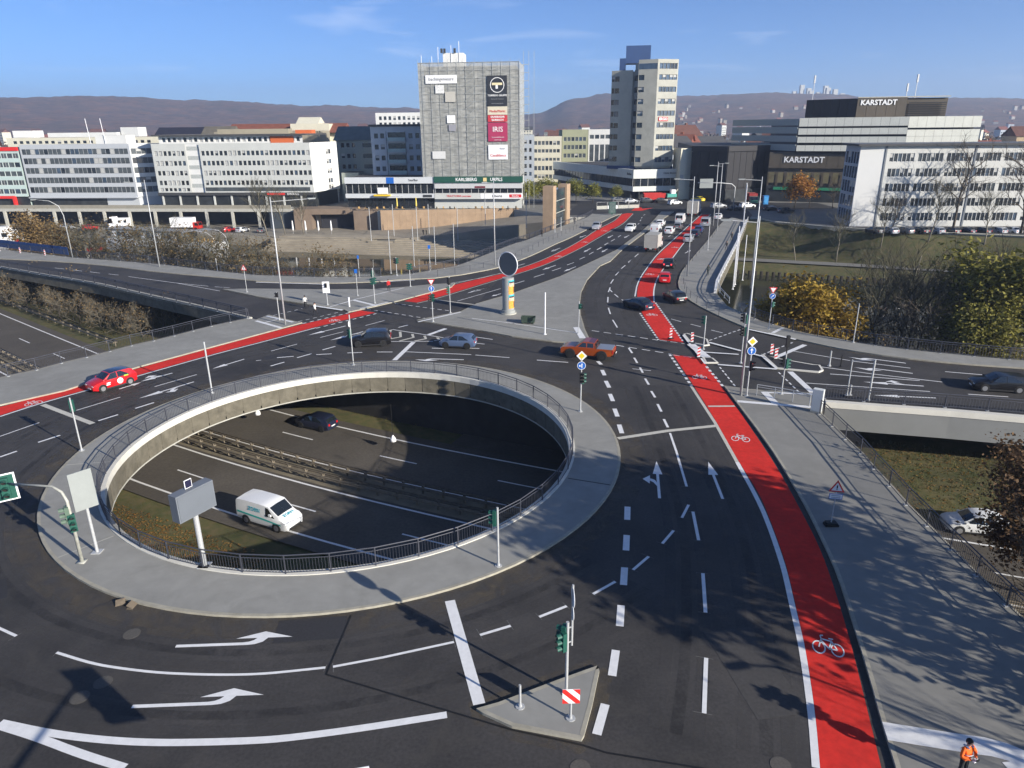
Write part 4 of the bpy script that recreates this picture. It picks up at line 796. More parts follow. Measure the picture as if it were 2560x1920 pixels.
# --- right junction
x, y, h = G1('big_lamp'); t = lamp_post((x, y), h + 3, 'tall street lamp mast with signal and blue arrow sign beside red lane', 2.2, R(170)); 
for zz, rz in ((8.6, face_to(-1, .1)), (8.4, face_to(1, .1)), (6.8, face_to(-1, -.1)), (6.7, face_to(1, -.1))): pass
t = pole_thing('traffic_light', (x + .45, y - .15), 4.1, 'signal pole with red lamp, blue arrow and yellow diamond at crossing', 'traffic light', .06); head(t, 2.75, face_to(.75, -.65), .2, lit=0, m=sig_black); sign_disc(t, 4.05, .36, sign_white, sign_blue, 'up', face_to(-.05, -1)); sign_diamond(t, 4.85, .42, face_to(-.05, -1)); mb = MB(); mb.cyl((0, 0), .05, 4.1, 5.0, 8); mb.build('pole_top', galv, t)
x, y, h = G1('sig_r'); t = pole_thing('traffic_light', (x, y), 5.0, 'signal pole with black heads on the crossing island at right', 'traffic light', .06); head(t, 4.5, face_to(-.9, .3), .2, m=sig_black); head(t, 4.4, face_to(.9, .3), .2); head(t, 3.2, face_to(-.8, -.5), .22, m=sig_black); head(t, 3.2, face_to(.9, -.3), .22)
x, y, h = G1('sigM'); t = pole_thing('traffic_light', (x, y), h, 'grey pole with small green signal on the kerbed median by red lane', 'traffic light', .06); head(t, h - .45, face_to(-.9, .4), .18)
x, y, h = G1('sigE'); t = pole_thing('traffic_light', (x, y), h + .2, 'signal pole with broad green and black heads in front of ramp', 'traffic light', .055); head(t, h - .5, face_to(-1, .2), .22, m=sig_black); head(t, h - .7, face_to(1, .1), .22)
mb = MB(); mb.cyl((0, 0), .05, 3.6, 5.2, 8); mb.box(-.13, .13, -.13, .13, 4.2, 5.2); mb.build('camera_box', sig_black, t)
x, y, h = G1('sigE2'); pole_thing('steel_mast', (x, y), h, 'pale steel mast right of the gantry frame on the ramp edge', 'mast', .08)
x, y, h = G1('sigE3'); t = pole_thing('steel_mast', (x, y), h, 'thin grey mast joined by a bar left of the pale mast', 'mast', .05); mb = MB(); mb.bar((0, 0, h - .1), (1.2, -1.2, h + .3), .04); mb.build('bar', galv, t)
pole_thing('marker_post', (x + .3, y + .1), .9, 'short steel post standing at the foot of the thin grey mast', 'post', .07)
x, y, h = G1('giveE'); t = pole_thing('give_way_sign', (x, y), h, 'give way triangle above round blue arrow sign on riverside pavement', 'sign', .05); sign_tri(t, h - .3, .5, face_to(-.2, -1), True, mark=None); sign_disc(t, h - 1.05, .32, sign_white, sign_blue, 'diag', face_to(-.2, -1)); head(t, h - 2.0, face_to(.9, .3), .18, n=2)
x, y, h = G1('lampE3'); pole_thing('steel_mast', (x, y), h + .6, 'plain thin mast by the railing under the yellow tree', 'mast', .05)
x, y, h = G1('lampE'); lamp_post((x, y), h, 'tall lamp with left arm at the kerb behind the red hatchback', 2.2, R(178))
x, y, h = G1('lampE2'); lamp_post((x, y), h, 'tall lamp with left arm near the far end of the bridge', 2.0, R(180)); lamp_post((x + 1.6, y + 9), h, 'tall lamp with right arm behind its twin at the bridge end', 1.6, R(0))
x, y, h = G1('mastE'); pole_thing('steel_mast', (x, y), h, 'white mast on the kerb side of the bridge pavement', 'mast', .07)
x, y, h = G1('lampE4'); lamp_post((33.9, 99.2), 15.2, 'very tall lamp with left arm beside the bridge parapet', 2.4, R(178), z=.12)
for k, (dx, hh) in enumerate(((0, 8.5), (.9, 8.2), (2.2, 7.6), (4.3, 7.0))):
    pole_thing('flag_pole', (31.9 + dx, 100.5 + k * 3.2), hh, ('leftmost', 'second', 'third', 'rightmost')[k] + ' of the four white flag poles beside the bridge parapet', 'flag pole', .06, 'flag poles by the parapet', m=sign_white, z=-1.0 if k else .12)
for k in range(3):
    pole_thing('flag_pole', (53.2 + k * .9, 165 + k * 3), 9, ('nearest', 'middle', 'farthest')[k] + ' white flag pole at the far right end of the bridge', 'flag pole', .07, 'flag poles at the bridge end', m=sign_white)
# --- centre island
x, y, h = G1('mastB'); pole_thing('steel_mast', (x, y), h, 'white mast on the large central island near the grey litter skip', 'mast', .075, m=sign_white)
x, y, h = G1('sigB'); t = pole_thing('traffic_light', (x, y), h, 'white pole with small dark signal at the tip of the central island', 'traffic light', .05); head(t, h - .55, face_to(.8, -.5), .16, n=2)
x, y, h = G1('sigB1'); t = pole_thing('give_way_sign', (x, y), h, 'signal pole with give way triangle and blue arrow at left island tip', 'traffic light'); sign_tri(t, h - .2, .5, face_to(0, -1), True, mark=None); sign_disc(t, h - 1.05, .34, sign_white, sign_blue, 'up', face_to(0, -1)); head(t, h - 2.1, face_to(.8, -.5), .2); head(t, h - 2.2, face_to(-.8, -.5), .2, m=sig_black)
x, y, h = G1('sigB2'); t = pole_thing('traffic_light', (x, y), h, 'signal pole with green head at the start of the red lane', 'traffic light'); head(t, h - .6, face_to(-.6, .6), .1, m=sig_black); head(t, h - 1.7, face_to(-.8, -.4), .2)
x, y, h = G1('sigC'); t = pole_thing('traffic_light', (x, y), h, 'pedestrian signal on a white backing board on the left island', 'traffic light'); mb = MB(); mb.box(-.45, .45, -.04, -.01, h - 1.55, h - .05); mb.build('backing_board', sign_white, t, rot=(0, 0, face_to(.1, -1))); head(t, h - .55, face_to(.1, -1), .12, n=2, m=sig_black)
x, y, h = G1('sigC2'); t = pole_thing('traffic_light', (x, y), h, 'signal pole with two green heads at the inner island corner', 'traffic light'); head(t, h - .8, face_to(-.7, .7), .15); head(t, h - 1.7, face_to(.9, .1), .2); head(t, h - 1.8, face_to(-.9, .1), .2)
x, y, h = G1('signC'); t = pole_thing('blue_sign', (x, y), h, 'thin pole with a small blue plate on the left island', 'sign', .04); mb = MB(); mb.box(-.2, .2, -.07, -.05, h - .55, h); mb.build('plate', sign_blue, t)
x, y, h = G1('stub'); t = tag(empty('button_post', (x, y, .12)), 'short slanted white button post on the left island', 'post'); mb = MB(); mb.cyl((0, 0), .1, 0, h, 10); mb.cyl((0, 0), .13, h, h + .08, 10); mb.build('post', sign_white, t)
x, y, h = G1('sigC3'); t = pole_thing('traffic_light', (x, y), h, 'pedestrian signal pole beside the lamp on the left pavement', 'traffic light'); head(t, h - .35, face_to(-.3, -.9), .05, n=2, m=sig_black)
x, y, h = G1('lampC'); lamp_post((x, y), h, 'tall street lamp with right arm at the left crossing', 4.2, R(20))
x, y, h = G1('lampNW2'); lamp_post((x, y), h, 'tall street lamp with left arm before the moored house boat', 2.5, R(185))
x, y, h = G1('lampNW3'); lamp_post((x, y), 10.5, 'curved street lamp beside the blue hoarding at left', 3.8, R(200), curved=True)
x, y, h = G1('sigC4'); t = pole_thing('traffic_light', (x, y), h, 'green signal on the far pavement nearest the plaza steps', 'traffic light'); head(t, h - .6, face_to(-.9, 0), .2, m=sig_black); head(t, h - .6, face_to(.9, 0), .2)
x, y, h = G1('sigC5'); t = pole_thing('traffic_light', (x, y), h, 'two headed green signal right of the person in red', 'traffic light'); head(t, h - .5, face_to(-.9, 0), .2); head(t, h - .5, face_to(.9, 0), .2)
x, y, h = G1('warnC'); t = pole_thing('warning_sign', (x, y), h, 'white and red triangular sign on the tip of the left island', 'sign', .04); sign_tri(t, h - .4, .55, face_to(-.2, -1))
x, y, h = G1('poleD'); pole_thing('steel_mast', (x, y), h, 'short grey mast on the pavement left of the triangular sign', 'mast', .05)
x, y, h = G1('lampD'); lamp_post((x, y), h, 'tall slender lamp on the bridge pavement before the plaza', 1.2, R(190))
x, y, h = G1('blueD'); t = pole_thing('blue_sign', (x, y), h, 'thin pole with small pale blue plate on the far pavement', 'sign', .04); mb = MB(); mb.box(-.15, .15, -.07, -.05, h - .5, h); mb.build('plate', sign_blue, t)
nm = ('leftmost', 'second', 'third', 'fourth', 'short blue topped')
for k, (x, y, h) in enumerate(S['mastW']):
    t = pole_thing('mooring_mast' if k < 4 else 'blue_sign', (x, y + 4), h + 1.2, nm[k] + ' slim mast in the row between road and river steps', 'mast', .06, 'masts before the river steps', z=-1.0)
    if k == 4: mb = MB(); mb.box(-.22, .22, -.07, -.05, h + .6, h + 1.2); mb.build('plate', sign_blue, t)
# masts on the river steps
for k, (x, y) in enumerate(((-36, 186), (-24, 186), (-13.5, 185), (-31, 192), (-21.6, 192), (-6.5, 189), (4, 182), (11.2, 160), (9.7, 157.5))):
    pole_thing('steel_mast', (x, y), 8.5, 'slim pale mast number %s from the left on the river steps' % ('one', 'four', 'six', 'two', 'five', 'seven', 'eight', 'ten', 'nine')[k], 'mast', .08, 'masts on the river steps', z=-5.5 + (y > 180 and x > -8) * 3.5)
# bollards with red white stripes on the medians
def beacon(x, y, label, z=.13):
    t = tag(empty('beacon', (x, y, z)), label, 'beacon', 'striped beacons'); mb = MB(); mb.box(-.3, .3, -.15, .15, 0, .08); mb.build('foot', black_m, t)
    mb = MB(); mb.box(-.14, .14, -.03, 0, .1, 1.15); mb.cur = 1
    for k in range(3): z0 = .18 + k * .34; mb.poly([(-.14, -.032, z0), (.14, -.032, z0 + .14), (.14, -.032, z0 + .3), (-.14, -.032, z0 + .16)])
    mb.build('panel', [sign_white, sign_red], t, rot=(0, 0, face_to(-.2, -1)))
beacon(17.3, 74.4, 'striped beacon on the upper left corner of the kerbed median'); beacon(19.2, 72.7, 'narrow striped beacon next to the small green median signal')
beacon(18.6, 67.5, 'striped beacon at the front corner of the median by the red lane'); beacon(26.1, 68.2, 'thin striped beacon at the back of the right median island'); beacon(26.0, 66.7, 'wide striped beacon at the front of the right median island')
t = pole_thing('marker_post', (30.4, 64.6), 1.5, 'pale post on the rounded end of the right median', 'post', .07); t = pole_thing('marker_post', (31.4, 64.4), 1.2, 'dark post on the rounded end of the right median', 'post', .05, m=sig_black)
# fence panels on the small median (low steel frames)
for k, (x, y) in enumerate(((22.4, 55.3), (23.9, 54.0))):
    pass
x, y, h = G1('cab'); t = tag(empty('electric_cabinet', (x - .1, y + .6, .12), R(-35)), 'tall white electric cabinet at the corner of the railing', 'cabinet'); mb = MB(); mb.box(-.4, .4, -.25, .25, .12, 1.95); mb.build('case', mat('cabinet_white', (.6, .62, .6), .5, .05, 3), t); mb = MB(); mb.box(-.36, .36, -.262, -.252, .2, 1.88); mb.build('door', mat('cabinet_door', (.62, .64, .63), .5, .03, 2), t); mb = MB(); mb.box(-.42, .42, -.27, .27, 0, .118); mb.build('plinth', concrete, t)
# bollard and shutter railing between cabinet and crossing
railing('low steel frame barrier on the corner pavement before the cabinet', [(20.9, 56.9), (23.2, 55.6), (24.4, 54.3)], 1.3, .12, 1.0, bal=0, foot=False, bars=1, m=galv)
# --- advertising column with round frame on top
x, y, h = G1('col')
t = tag(empty('advertising_column', (x, y, .12)), 'poster covered advertising column with a large round disc frame on top', 'column')
mb = MB(); mb.cyl((0, 0), .85, 0, .5, 28); mb.cyl((0, 0), .72, .5, 4.5, 28); mb.build('shaft', mat('column_grey', (.3, .31, .3), .6, .08, 2), t)
mb = MB(); mb.cyl((0, 0), 1.0, 0, .14, 28); mb.build('base', concrete, t)
teal = mat('poster_teal', (.05, .45, .5), .5, .3, 4.); orange_p = mat('poster_orange', (.75, .33, .05), .5, .35, 5.); dark_p = mat('poster_dark', (.04, .035, .04), .5, .3, 5.); skin_p = mat('poster_peach', (.75, .42, .3), .5, .25, 5.)
for zb in (.75, 2.55):
    mb = MB(); rr = .735
    def arc(a0, a1, z0, z1, mi, r_=rr):
        mb.cur = mi; n_ = 8
        for q in range(n_):
            b0, b1 = a0 + (a1 - a0) * q / n_, a0 + (a1 - a0) * (q + 1) / n_
            mb.quad((r_ * math.cos(b0), r_ * math.sin(b0), z0), (r_ * math.cos(b1), r_ * math.sin(b1), z0), (r_ * math.cos(b1), r_ * math.sin(b1), z1), (r_ * math.cos(b0), r_ * math.sin(b0), z1))
    a0, a1 = R(-85), R(-8)
    arc(a0, a1, zb, zb + 1.1, 1); arc(a0, a1, zb + 1.1, zb + 1.7, 0); arc(R(-80), R(-45), zb + .95, zb + 1.35, 3, rr + .004); arc(R(-42), R(-18), zb + .9, zb + 1.45, 3, rr + .004); arc(R(-78), R(-20), zb + 1.36, zb + 1.55, 2, rr + .006); arc(R(-30), R(-12), zb + .1, zb + .85, 2, rr + .004)
    mb.build('poster', [teal, orange_p, dark_p, skin_p], t)
az = R(-37); mb = MB(); Rr = 1.42; zc = 6.15
ringp = [(Rr * math.cos(2 * math.pi * k / 40), 0, zc + Rr * math.sin(2 * math.pi * k / 40)) for k in range(41)]
mb.tube(ringp, .07, 6, False); mb.tube([(-Rr, 0, zc), (Rr, 0, zc)], .03, 6); mb.build('round_frame', sign_white, t, rot=(0, 0, az))
mb = MB(); mb.tube([(0, .03, zc), (0, -.03, zc)], Rr - .04, 40); mb.build('disc', mat('disc_grey', (.15, .15, .145), .6, .05, 2), t, rot=(0, 0, az))
# --- litter skip, cardboard
x, y = 2.0, 81.5
t = tag(empty('litter_skip', (x, y, .12), R(-8)), 'open dark green metal skip on the central island', 'skip'); mb = MB(); g = mat('skip_green', (.035, .055, .04), .7, .3, 4)
def tub(mb, a, b, h, t_=.05, fl=.12):
    o = [(-a, -b), (a, -b), (a, b), (-a, b)]; O = [(p[0] * (1 + fl), p[1] * (1 + fl)) for p in o]; I = [(p[0] * (1 + fl) * .94, p[1] * (1 + fl) * .92) for p in o]; i = len(mb.v)
    mb.v += [(*p, .15) for p in o] + [(*p, h) for p in O] + [(*p, h) for p in I] + [(*p, .22) for p in [(q[0] * .93, q[1] * .9) for q in o]]
    for k in range(4):
        j = (k + 1) % 4
        for l in range(3): mb.f.append((i + l * 4 + k, i + l * 4 + j, i + l * 4 + 4 + j, i + l * 4 + 4 + k)); mb.m.append(0)
    mb.f += [(i + 12, i + 13, i + 14, i + 15), (i + 3, i + 2, i + 1, i)]; mb.m += [0, 0]
tub(mb, .75, .45, .8); mb.build('tub', g, t)
for sx in (-1, 1):
    mb = MB(); mb.box(sx * .6 - .05, sx * .6 + .05, -.4, .4, 0, .148); mb.build('skid', g, t)
for k, (x, y) in enumerate(S['cardboard']):
    mb = MB(); mb.box(-.22, .22, -.15, .15, 0, .03); mb.poly([(-.22, -.15, .032), (.22, -.15, .032), (.26, .12, .2), (-.18, .16, .17)]); tag(mb.build('cardboard', mat('cardboard', (.15, .12, .085), .9, .2, 8), None, loc=(x, y, .004), rot=(0, 0, .5 + k)), ('left', 'right')[k] + ' of two flattened brown cardboard pieces at the kerb', 'cardboard', 'cardboard pieces')
# lamps hung over the motorway
for k, (x, y) in enumerate(S['lampshades']):
    t = tag(empty('hanging_lamp', (x, y, -4.9)), ('left', 'right')[k] + ' white bell shaped lamp hanging inside the round opening', 'lamp', 'bell lamps over the motorway'); mb = MB(); mb.tube([(0, 0, -.35), (0, 0, -.1), (0, 0, .12), (0, 0, .25)], [.3, .26, .12, .06], 14); mb.build('shade', sign_white, t, smooth=True); mb = MB(); mb.cyl((0, 0), .02, .25, 3.3, 5); mb.build('rod', black_m, t)
# masts just outside the view whose shadows fall into it
lamp_post((22.3, 16.6), 4.9, 'curved lamp on the near right pavement behind the worker', 1.5, R(190), curved=True)
t = pole_thing('traffic_light', (17.3, 17.85), 3.3, 'signal pole on the near right pavement behind the worker', 'traffic light', .07); head(t, 2.75, face_to(-.6, -.7), .22); head(t, 2.65, face_to(.2, .9), .22)
t = tag(empty('traffic_light', (-4.7, 8.6, .12)), 'signal mast with a long straight arm over the near lanes', 'traffic light'); mb = MB(); mb.tube([(0, 0, 0), (0, 0, 5.6), (.05, .5, 6.2), (.35, 4.4, 6.4)], [.12, .09, .08, .06], 8); mb.build('mast', galv, t, smooth=True); hd = head(t, 0, face_to(.2, -1), .05, board=True, s=1.6); hd.location = (.4, 4.7, 5.8)
# ------------------------------------------------------------------ vehicles
tyre_m = mat('tyre', (.014, .014, .014), .85, .1, 5.); rim_m = mat('rim', (.4, .4, .41), .35, 0, metal=.7); rim_d = mat('rim_dark', (.03, .03, .03), .4, 0, metal=.3)
carglass = mat('car_glass', (.012, .016, .02), .05, 0, spec=.9); plastic = mat('dark_plastic', (.02, .02, .021), .6, 0)
tail_m = mat('tail_lamp', (.45, .01, .012), .2, 0); headl_m = mat('head_lamp', (.7, .72, .74), .12, 0); plate_m = mat('number_plate', (.75, .75, .74), .5, 0)
def paint(name, c, rough=.3, coat=.6): return mat('paint_' + name, c, rough, 0, metal=0.0, coat=coat)
PROF = {  # x, ztop, zbelt, width factor, greenhouse
 'hatch': [(-.5, .50, .48, .80), (-.487, .64, .60, .92), (-.405, .92, .64, .97), (-.34, .985, .64, .99), (-.05, 1.0, .63, 1.0), (.08, .965, .62, 1.0), (.255, .66, .62, .99), (.40, .585, .55, .97), (.475, .50, .47, .9), (.5, .38, .36, .80)],
 'sedan': [(-.5, .50, .48, .82), (-.487, .66, .62, .92), (-.37, .70, .66, .97), (-.25, .97, .66, .99), (-.05, 1.0, .65, 1.0), (.06, .97, .64, 1.0), (.235, .69, .64, .99), (.40, .62, .58, .97), (.475, .53, .5, .9), (.5, .4, .38, .8)],
 'suv': [(-.5, .50, .48, .84), (-.49, .66, .62, .94), (-.43, .93, .65, .98), (-.37, .985, .65, .99), (-.05, 1.0, .64, 1.0), (.08, .97, .63, 1.0), (.235, .70, .635, .99), (.41, .63, .59, .97), (.48, .54, .51, .92), (.5, .4, .38, .84)],
 'van': [(-.5, .52, .5, .92), (-.497, .90, .56, .97), (-.47, .97, .56, .98), (-.3, 1.0, .56, 1.0), (.0, 1.0, .56, 1.0), (.17, .97, .555, 1.0), (.345, .63, .55, .99), (.43, .55, .51, .97), (.485, .44, .41, .93), (.5, .33, .31, .86)],
 'wagon': [(-.5, .50, .48, .82), (-.488, .64, .60, .92), (-.43, .92, .64, .97), (-.36, .985, .64, .99), (-.05, 1.0, .63, 1.0), (.06, .97, .62, 1.0), (.235, .67, .62, .99), (.40, .6, .56, .97), (.475, .51, .48, .9), (.5, .39, .37, .80)],
}
def car(kind, L, W, H, pm, loc, rz, label, cat='car', z=0., detail=True, brake=False, rim=None, group=None, roof=None, wheel_r=.32, glass_rows=None, clear=.17):
    t = tag(empty(cat.replace(' ', '_') if cat != 'car' else 'car', (loc[0], loc[1], z + .013), rz), label, cat, group)
    st = PROF[kind]; mb = MB(); rings = []
    for x, zt, zb, wf in st:
        w_ = W / 2 * wf; gh = zt - zb > .1; wt = w_ * (.80 if gh else .86) if kind != 'van' else w_ * (.90 if gh else .86)
        lo = clear if abs(x) < .47 else clear + .1
        rings.append((x * L, [(0, lo), (w_ * .9, lo), (w_, lo + .18 * H), (w_ * .985, zb * H), (wt, zt * H - (.03 if gh else .015)), (0, zt * H + .012)]))
    n = 6
    for x, r_ in rings:
        for y_, z_ in r_: mb.v.append((x, y_, z_))
        for y_, z_ in r_[1:5][::-1]: mb.v.append((x, -y_, z_))
    m = 10
    for k in range(len(rings) - 1):
        for q in range(m):
            a, b = k * m + q, k * m + (q + 1) % m; mb.f.append((a, b, b + m, a + m)); mb.m.append(1 if roof and q in (4, 5) and .9 < st[k][1] and .9 < st[k + 1][1] else 0)
    mb.f.append(tuple(range(m))[::-1]); mb.m.append(0); e = (len(rings) - 1) * m; mb.f.append(tuple(e + q for q in range(m))); mb.m.append(0)
    body = mb.build('body', [pm, roof or pm], t, smooth=True, fix=True)
    es = body.modifiers.new('edges', 'EDGE_SPLIT'); es.split_angle = R(38)
    # glass panes laid on the body sides
    def P(k, j, s=1):
        x, r_ = rings[k]; return Vector((x, r_[j][0] * s, r_[j][1]))
    def pane(name, a, b, c, d, ins=.08, off=.012):
        ce = (a + b + c + d) / 4; q = [p.lerp(ce, ins) for p in (a, b, c, d)]; nrm = (q[2] - q[0]).cross(q[3] - q[1]).normalized()
        if nrm.dot(ce - Vector((0, 0, .5))) < 0: nrm = -nrm
        g = MB(); g.poly([tuple(p + nrm * off) for p in q]); g.build(name, carglass, t)
    gi = [k for k in range(len(st)) if st[k][1] > .89]
    wf_, wr_ = gi[-1] + 1, gi[0] - 1
    def wide_pane(name, k0, k1, top=.1, bot=.06, side=.1):
        g = MB()
        for s in (-1, 1):
            a0, a1, b0, b1 = P(k0, 4, s), P(k0, 5), P(k1, 4, s), P(k1, 5); a0 = a0.lerp(a1, side); b0 = b0.lerp(b1, side * .7); q = [a0.lerp(b0, top), a1.lerp(b1, top), b1.lerp(a1, bot), b0.lerp(a0, bot)]; nr = (q[2] - q[0]).cross(q[3] - q[1]).normalized(); nr = nr if nr.z > 0 else -nr; g.poly([tuple(p + nr * .014) for p in q])
        g.build(name, carglass, t, fix=True)
    wide_pane('windscreen', gi[-1], wf_)
    if kind != 'van' or detail == 'rear': wide_pane('rear_window', gi[0], wr_, .12, .15, .12) if kind != 'van' else pane('rear_window', Vector((rings[1][0], W * .38, H * .9)), Vector((rings[0][0], W * .40, H * .58)), Vector((rings[0][0], -W * .40, H * .58)), Vector((rings[1][0], -W * .38, H * .9)), .02, .02)
    for s in (-1, 1):
        front = gi[-1]; mid = gi[-2]
        if kind != 'van':
            pane('side_window', P(mid, 4, s), P(mid, 3, s), P(gi[0], 3, s).lerp(P(mid, 3, s), .12), P(gi[0] + 0, 4, s).lerp(P(mid, 4, s), .2), .09)
            pane('side_window', P(front, 4, s).lerp(P(mid, 4, s), .0), P(wf_, 3, s).lerp(P(mid, 3, s), .12), P(mid, 3, s), P(mid, 4, s), .07)
        else:
            a = P(front, 4, s); pane('side_window', a.lerp(P(front, 3, s), .1), P(wf_, 3, s).lerp(P(front, 3, s), .25), P(front, 3, s).lerp(P(mid, 3, s), .35), a.lerp(P(mid, 4, s), .35).lerp(P(front, 3, s), .1), .06)
    # wheels
    wm = MB(); wm.tube([(0, -.1, 0), (0, .1, 0)], wheel_r, 18); wme = wm.mesh('wheel', tyre_m)
    rm = MB(); rm.tube([(0, 0, 0), (0, .012, 0)], wheel_r * .66, 14); rme = rm.mesh('rim', rim or rim_m)
    am = MB(); am.tube([(0, -.06, 0), (0, 0, 0)], wheel_r * 1.16, 18); ame = am.mesh('wheel_arch', plastic)
    wb = {'van': .305, 'pickup': .3}.get(kind, .305)
    for sx in (-wb, wb):
        for s in (-1, 1):
            yy = s * (W / 2 - .1); fl = 0 if s > 0 else math.pi
            inst('wheel_arch', ame, t, (sx * L, s * (W / 2 + .004), wheel_r + .02), (0, 0, fl))
            w_ = inst('wheel', wme, t, (sx * L, s * (W / 2 - .075), wheel_r), (0, 0, fl))
            if detail: inst('rim', rme, w_, (0, .1, 0))
    xb, xf = rings[0][0], rings[-1][0]
    for s in (-1, 1): l = MB(); l.box(-L * .24, L * .24, s * (W / 2 - .02) - .015, s * (W / 2 - .02) + .015, clear - .02, clear + .1); l.build('sill', plastic, t)
    for s in (-1, 1):
        l = MB(); l.box(xb - .005, xb + .1, s * W * .32 - .1, s * W * .32 + .1, H * .45, H * .60 if kind not in ('van', 'suv') else H * .66); l.build('tail_light', tail_m if not brake else red_lit, t)
        l = MB(); l.box(xf - .16, xf - .02, s * W * .33 - .13, s * W * .33 + .13, H * .36, H * .44); l.build('headlight', headl_m, t)
        if detail: l = MB(); l.box(L * .19, L * .235, s * (W / 2 + .02) - .06, s * (W / 2 + .02) + .06, H * .62, H * .70); l.build('mirror', pm, t)
    l = MB(); l.box(xb - .012, xb + .02, -.26, .26, H * .36, H * .43); l.build('number_plate', plate_m, t)
    l = MB(); l.box(xf - .03, xf + .012, -.26, .26, H * .22, H * .29); l.build('number_plate', plate_m, t)
    l = MB(); l.box(xf - .06, xf + .006, -W * .33, W * .33, clear + .06, H * .2); l.build('bumper', plastic if kind == 'van' else mat('grille', (.015, .015, .016), .5, 0), t)
    return t
def heading(a, b): return math.atan2(b[1] - a[1], b[0] - a[0])
def from_wheels(key, W, side):
    """centre and heading from the two near wheel contacts; side=+1: car lies left of rear->front"""
    a, b = map(Vector, S['V'][key]); d = (b - a).normalized(); n_ = Vector((-d.y, d.x)) * side
    return tuple((a + b) / 2 + n_ * (W / 2 - .1)), math.atan2(d.y, d.x)
red_p = paint('red', (.5, .012, .016)); black_p = paint('black', (.008, .008, .01)); navy_p = paint('navy', (.012, .016, .035)); silver_p = paint('silver', (.33, .35, .38), .35); bluesil = paint('blue_silver', (.075, .11, .19), .35); white_p = paint('white', (.72, .73, .73), .35); orange_c = paint('copper_orange', (.27, .05, .008)); grey_p = paint('grey', (.12, .125, .135))
darkgrey_p = paint('graphite', (.035, .038, .043))
c_, h_ = from_wheels('red', 1.75, -1); rc = car('hatch', 4.0, 1.75, 1.56, red_p, c_, h_, 'red hatchback with white lettering driving beside the red cycle lane', roof=navy_p)
# side lettering of the red car
l = MB(); 
for a in ([(.55, .52), (.9, .52), (.9, .62), (.55, .62)], [(.5, .68), (.85, .68), (.85, .76), (.5, .76)]): l.poly([(p[0], .9, p[1]) for p in a])
l.build('lettering', sign_white, rc)
l = MB()
for k in range(20):
    a0, a1 = 2 * math.pi * k / 20, 2 * math.pi * (k + 1) / 20
    l.poly([(-.35 + .0, .905, .66), (-.35 + .27 * math.cos(a0), .905, .66 + .27 * math.sin(a0)), (-.35 + .27 * math.cos(a1), .905, .66 + .27 * math.sin(a1))])
l.cur = 1; l.poly([(-.5, .91, .62), (-.2, .91, .74), (-.2, .91, .79), (-.5, .91, .67)]); l.poly([(-.5, .91, .54), (-.2, .91, .62), (-.2, .91, .67), (-.5, .91, .59)])
l.build('emblem', [sign_white, red_p], rc, fix=True)
l = MB(); l.poly([(-.75, .9, .95), (-1.15, .9, .95), (-1.15, .9, 1.07), (-.75, .9, 1.07)]); l.build('sticker', mat('lime', (.35, .55, .05), .5, 0), rc)
c_, h_ = from_wheels('suv', 1.82, -1); car('suv', 4.3, 1.82, 1.66, black_p, c_, h_, 'black compact SUV turning beside the hatched road marking', rim=rim_d)
c_, h_ = from_wheels('hatch', 1.65, -1); car('hatch', 3.85, 1.66, 1.42, bluesil, c_, h_, 'small silver blue hatchback in front of the central island', rim=rim_d)
c_, h_ = from_wheels('black', 1.8, -1); car('hatch', 4.35, 1.8, 1.48, navy_p, c_, h_, 'black hatchback driving on the motorway inside the round opening', z=MZ - .02, rim=rim_d)
c_, h_ = from_wheels('van', 1.9, 1); vn = car('van', 4.95, 1.92, 1.98, white_p, c_, h_, 'white delivery van with turquoise stripe on the motorway below', 'van', z=MZ - .02, wheel_r=.34, rim=mat('steel_rim', (.12, .12, .13), .5, 0), detail=True)
turq = mat('turquoise', (.02, .36, .33), .5, 0); cyan_t = mat('cyan_letter', (.02, .35, .45), .5, 0)
l = MB(); l.poly([(-2.3, -.975, .88), (.5, -.982, .74), (2.0, -.955, .62), (2.0, -.96, .72), (.5, -.985, .88), (-2.3, -.978, 1.02)]); l.build('stripe', turq, vn)
def text(s, size, m, parent, loc, rot, ext=.0, name='lettering', align='CENTER', sx=1.0, bold=0):
    cu = bpy.data.curves.new(name, 'FONT'); cu.body = s; cu.size = size; cu.extrude = ext; cu.align_x = align; cu.align_y = 'CENTER'; cu.offset = bold; cu.resolution_u = 2
    o = bpy.data.objects.new(name, cu); COL.link(o); dg = bpy.context.evaluated_depsgraph_get(); me = bpy.data.meshes.new_from_object(o.evaluated_get(dg)); bpy.data.objects.remove(o)
    me.materials.clear(); me.materials.append(m)
    return inst(name, me, parent, loc, rot, (sx, 1, 1))
text('ZORN', .42, cyan_t, vn, (-.55, -.955, 1.42), (R(82), 0, 0), bold=.012); text('ZORN', .36, cyan_t, vn, (1.93, 0, 1.215), (R(14), R(0), R(90)), bold=.012)
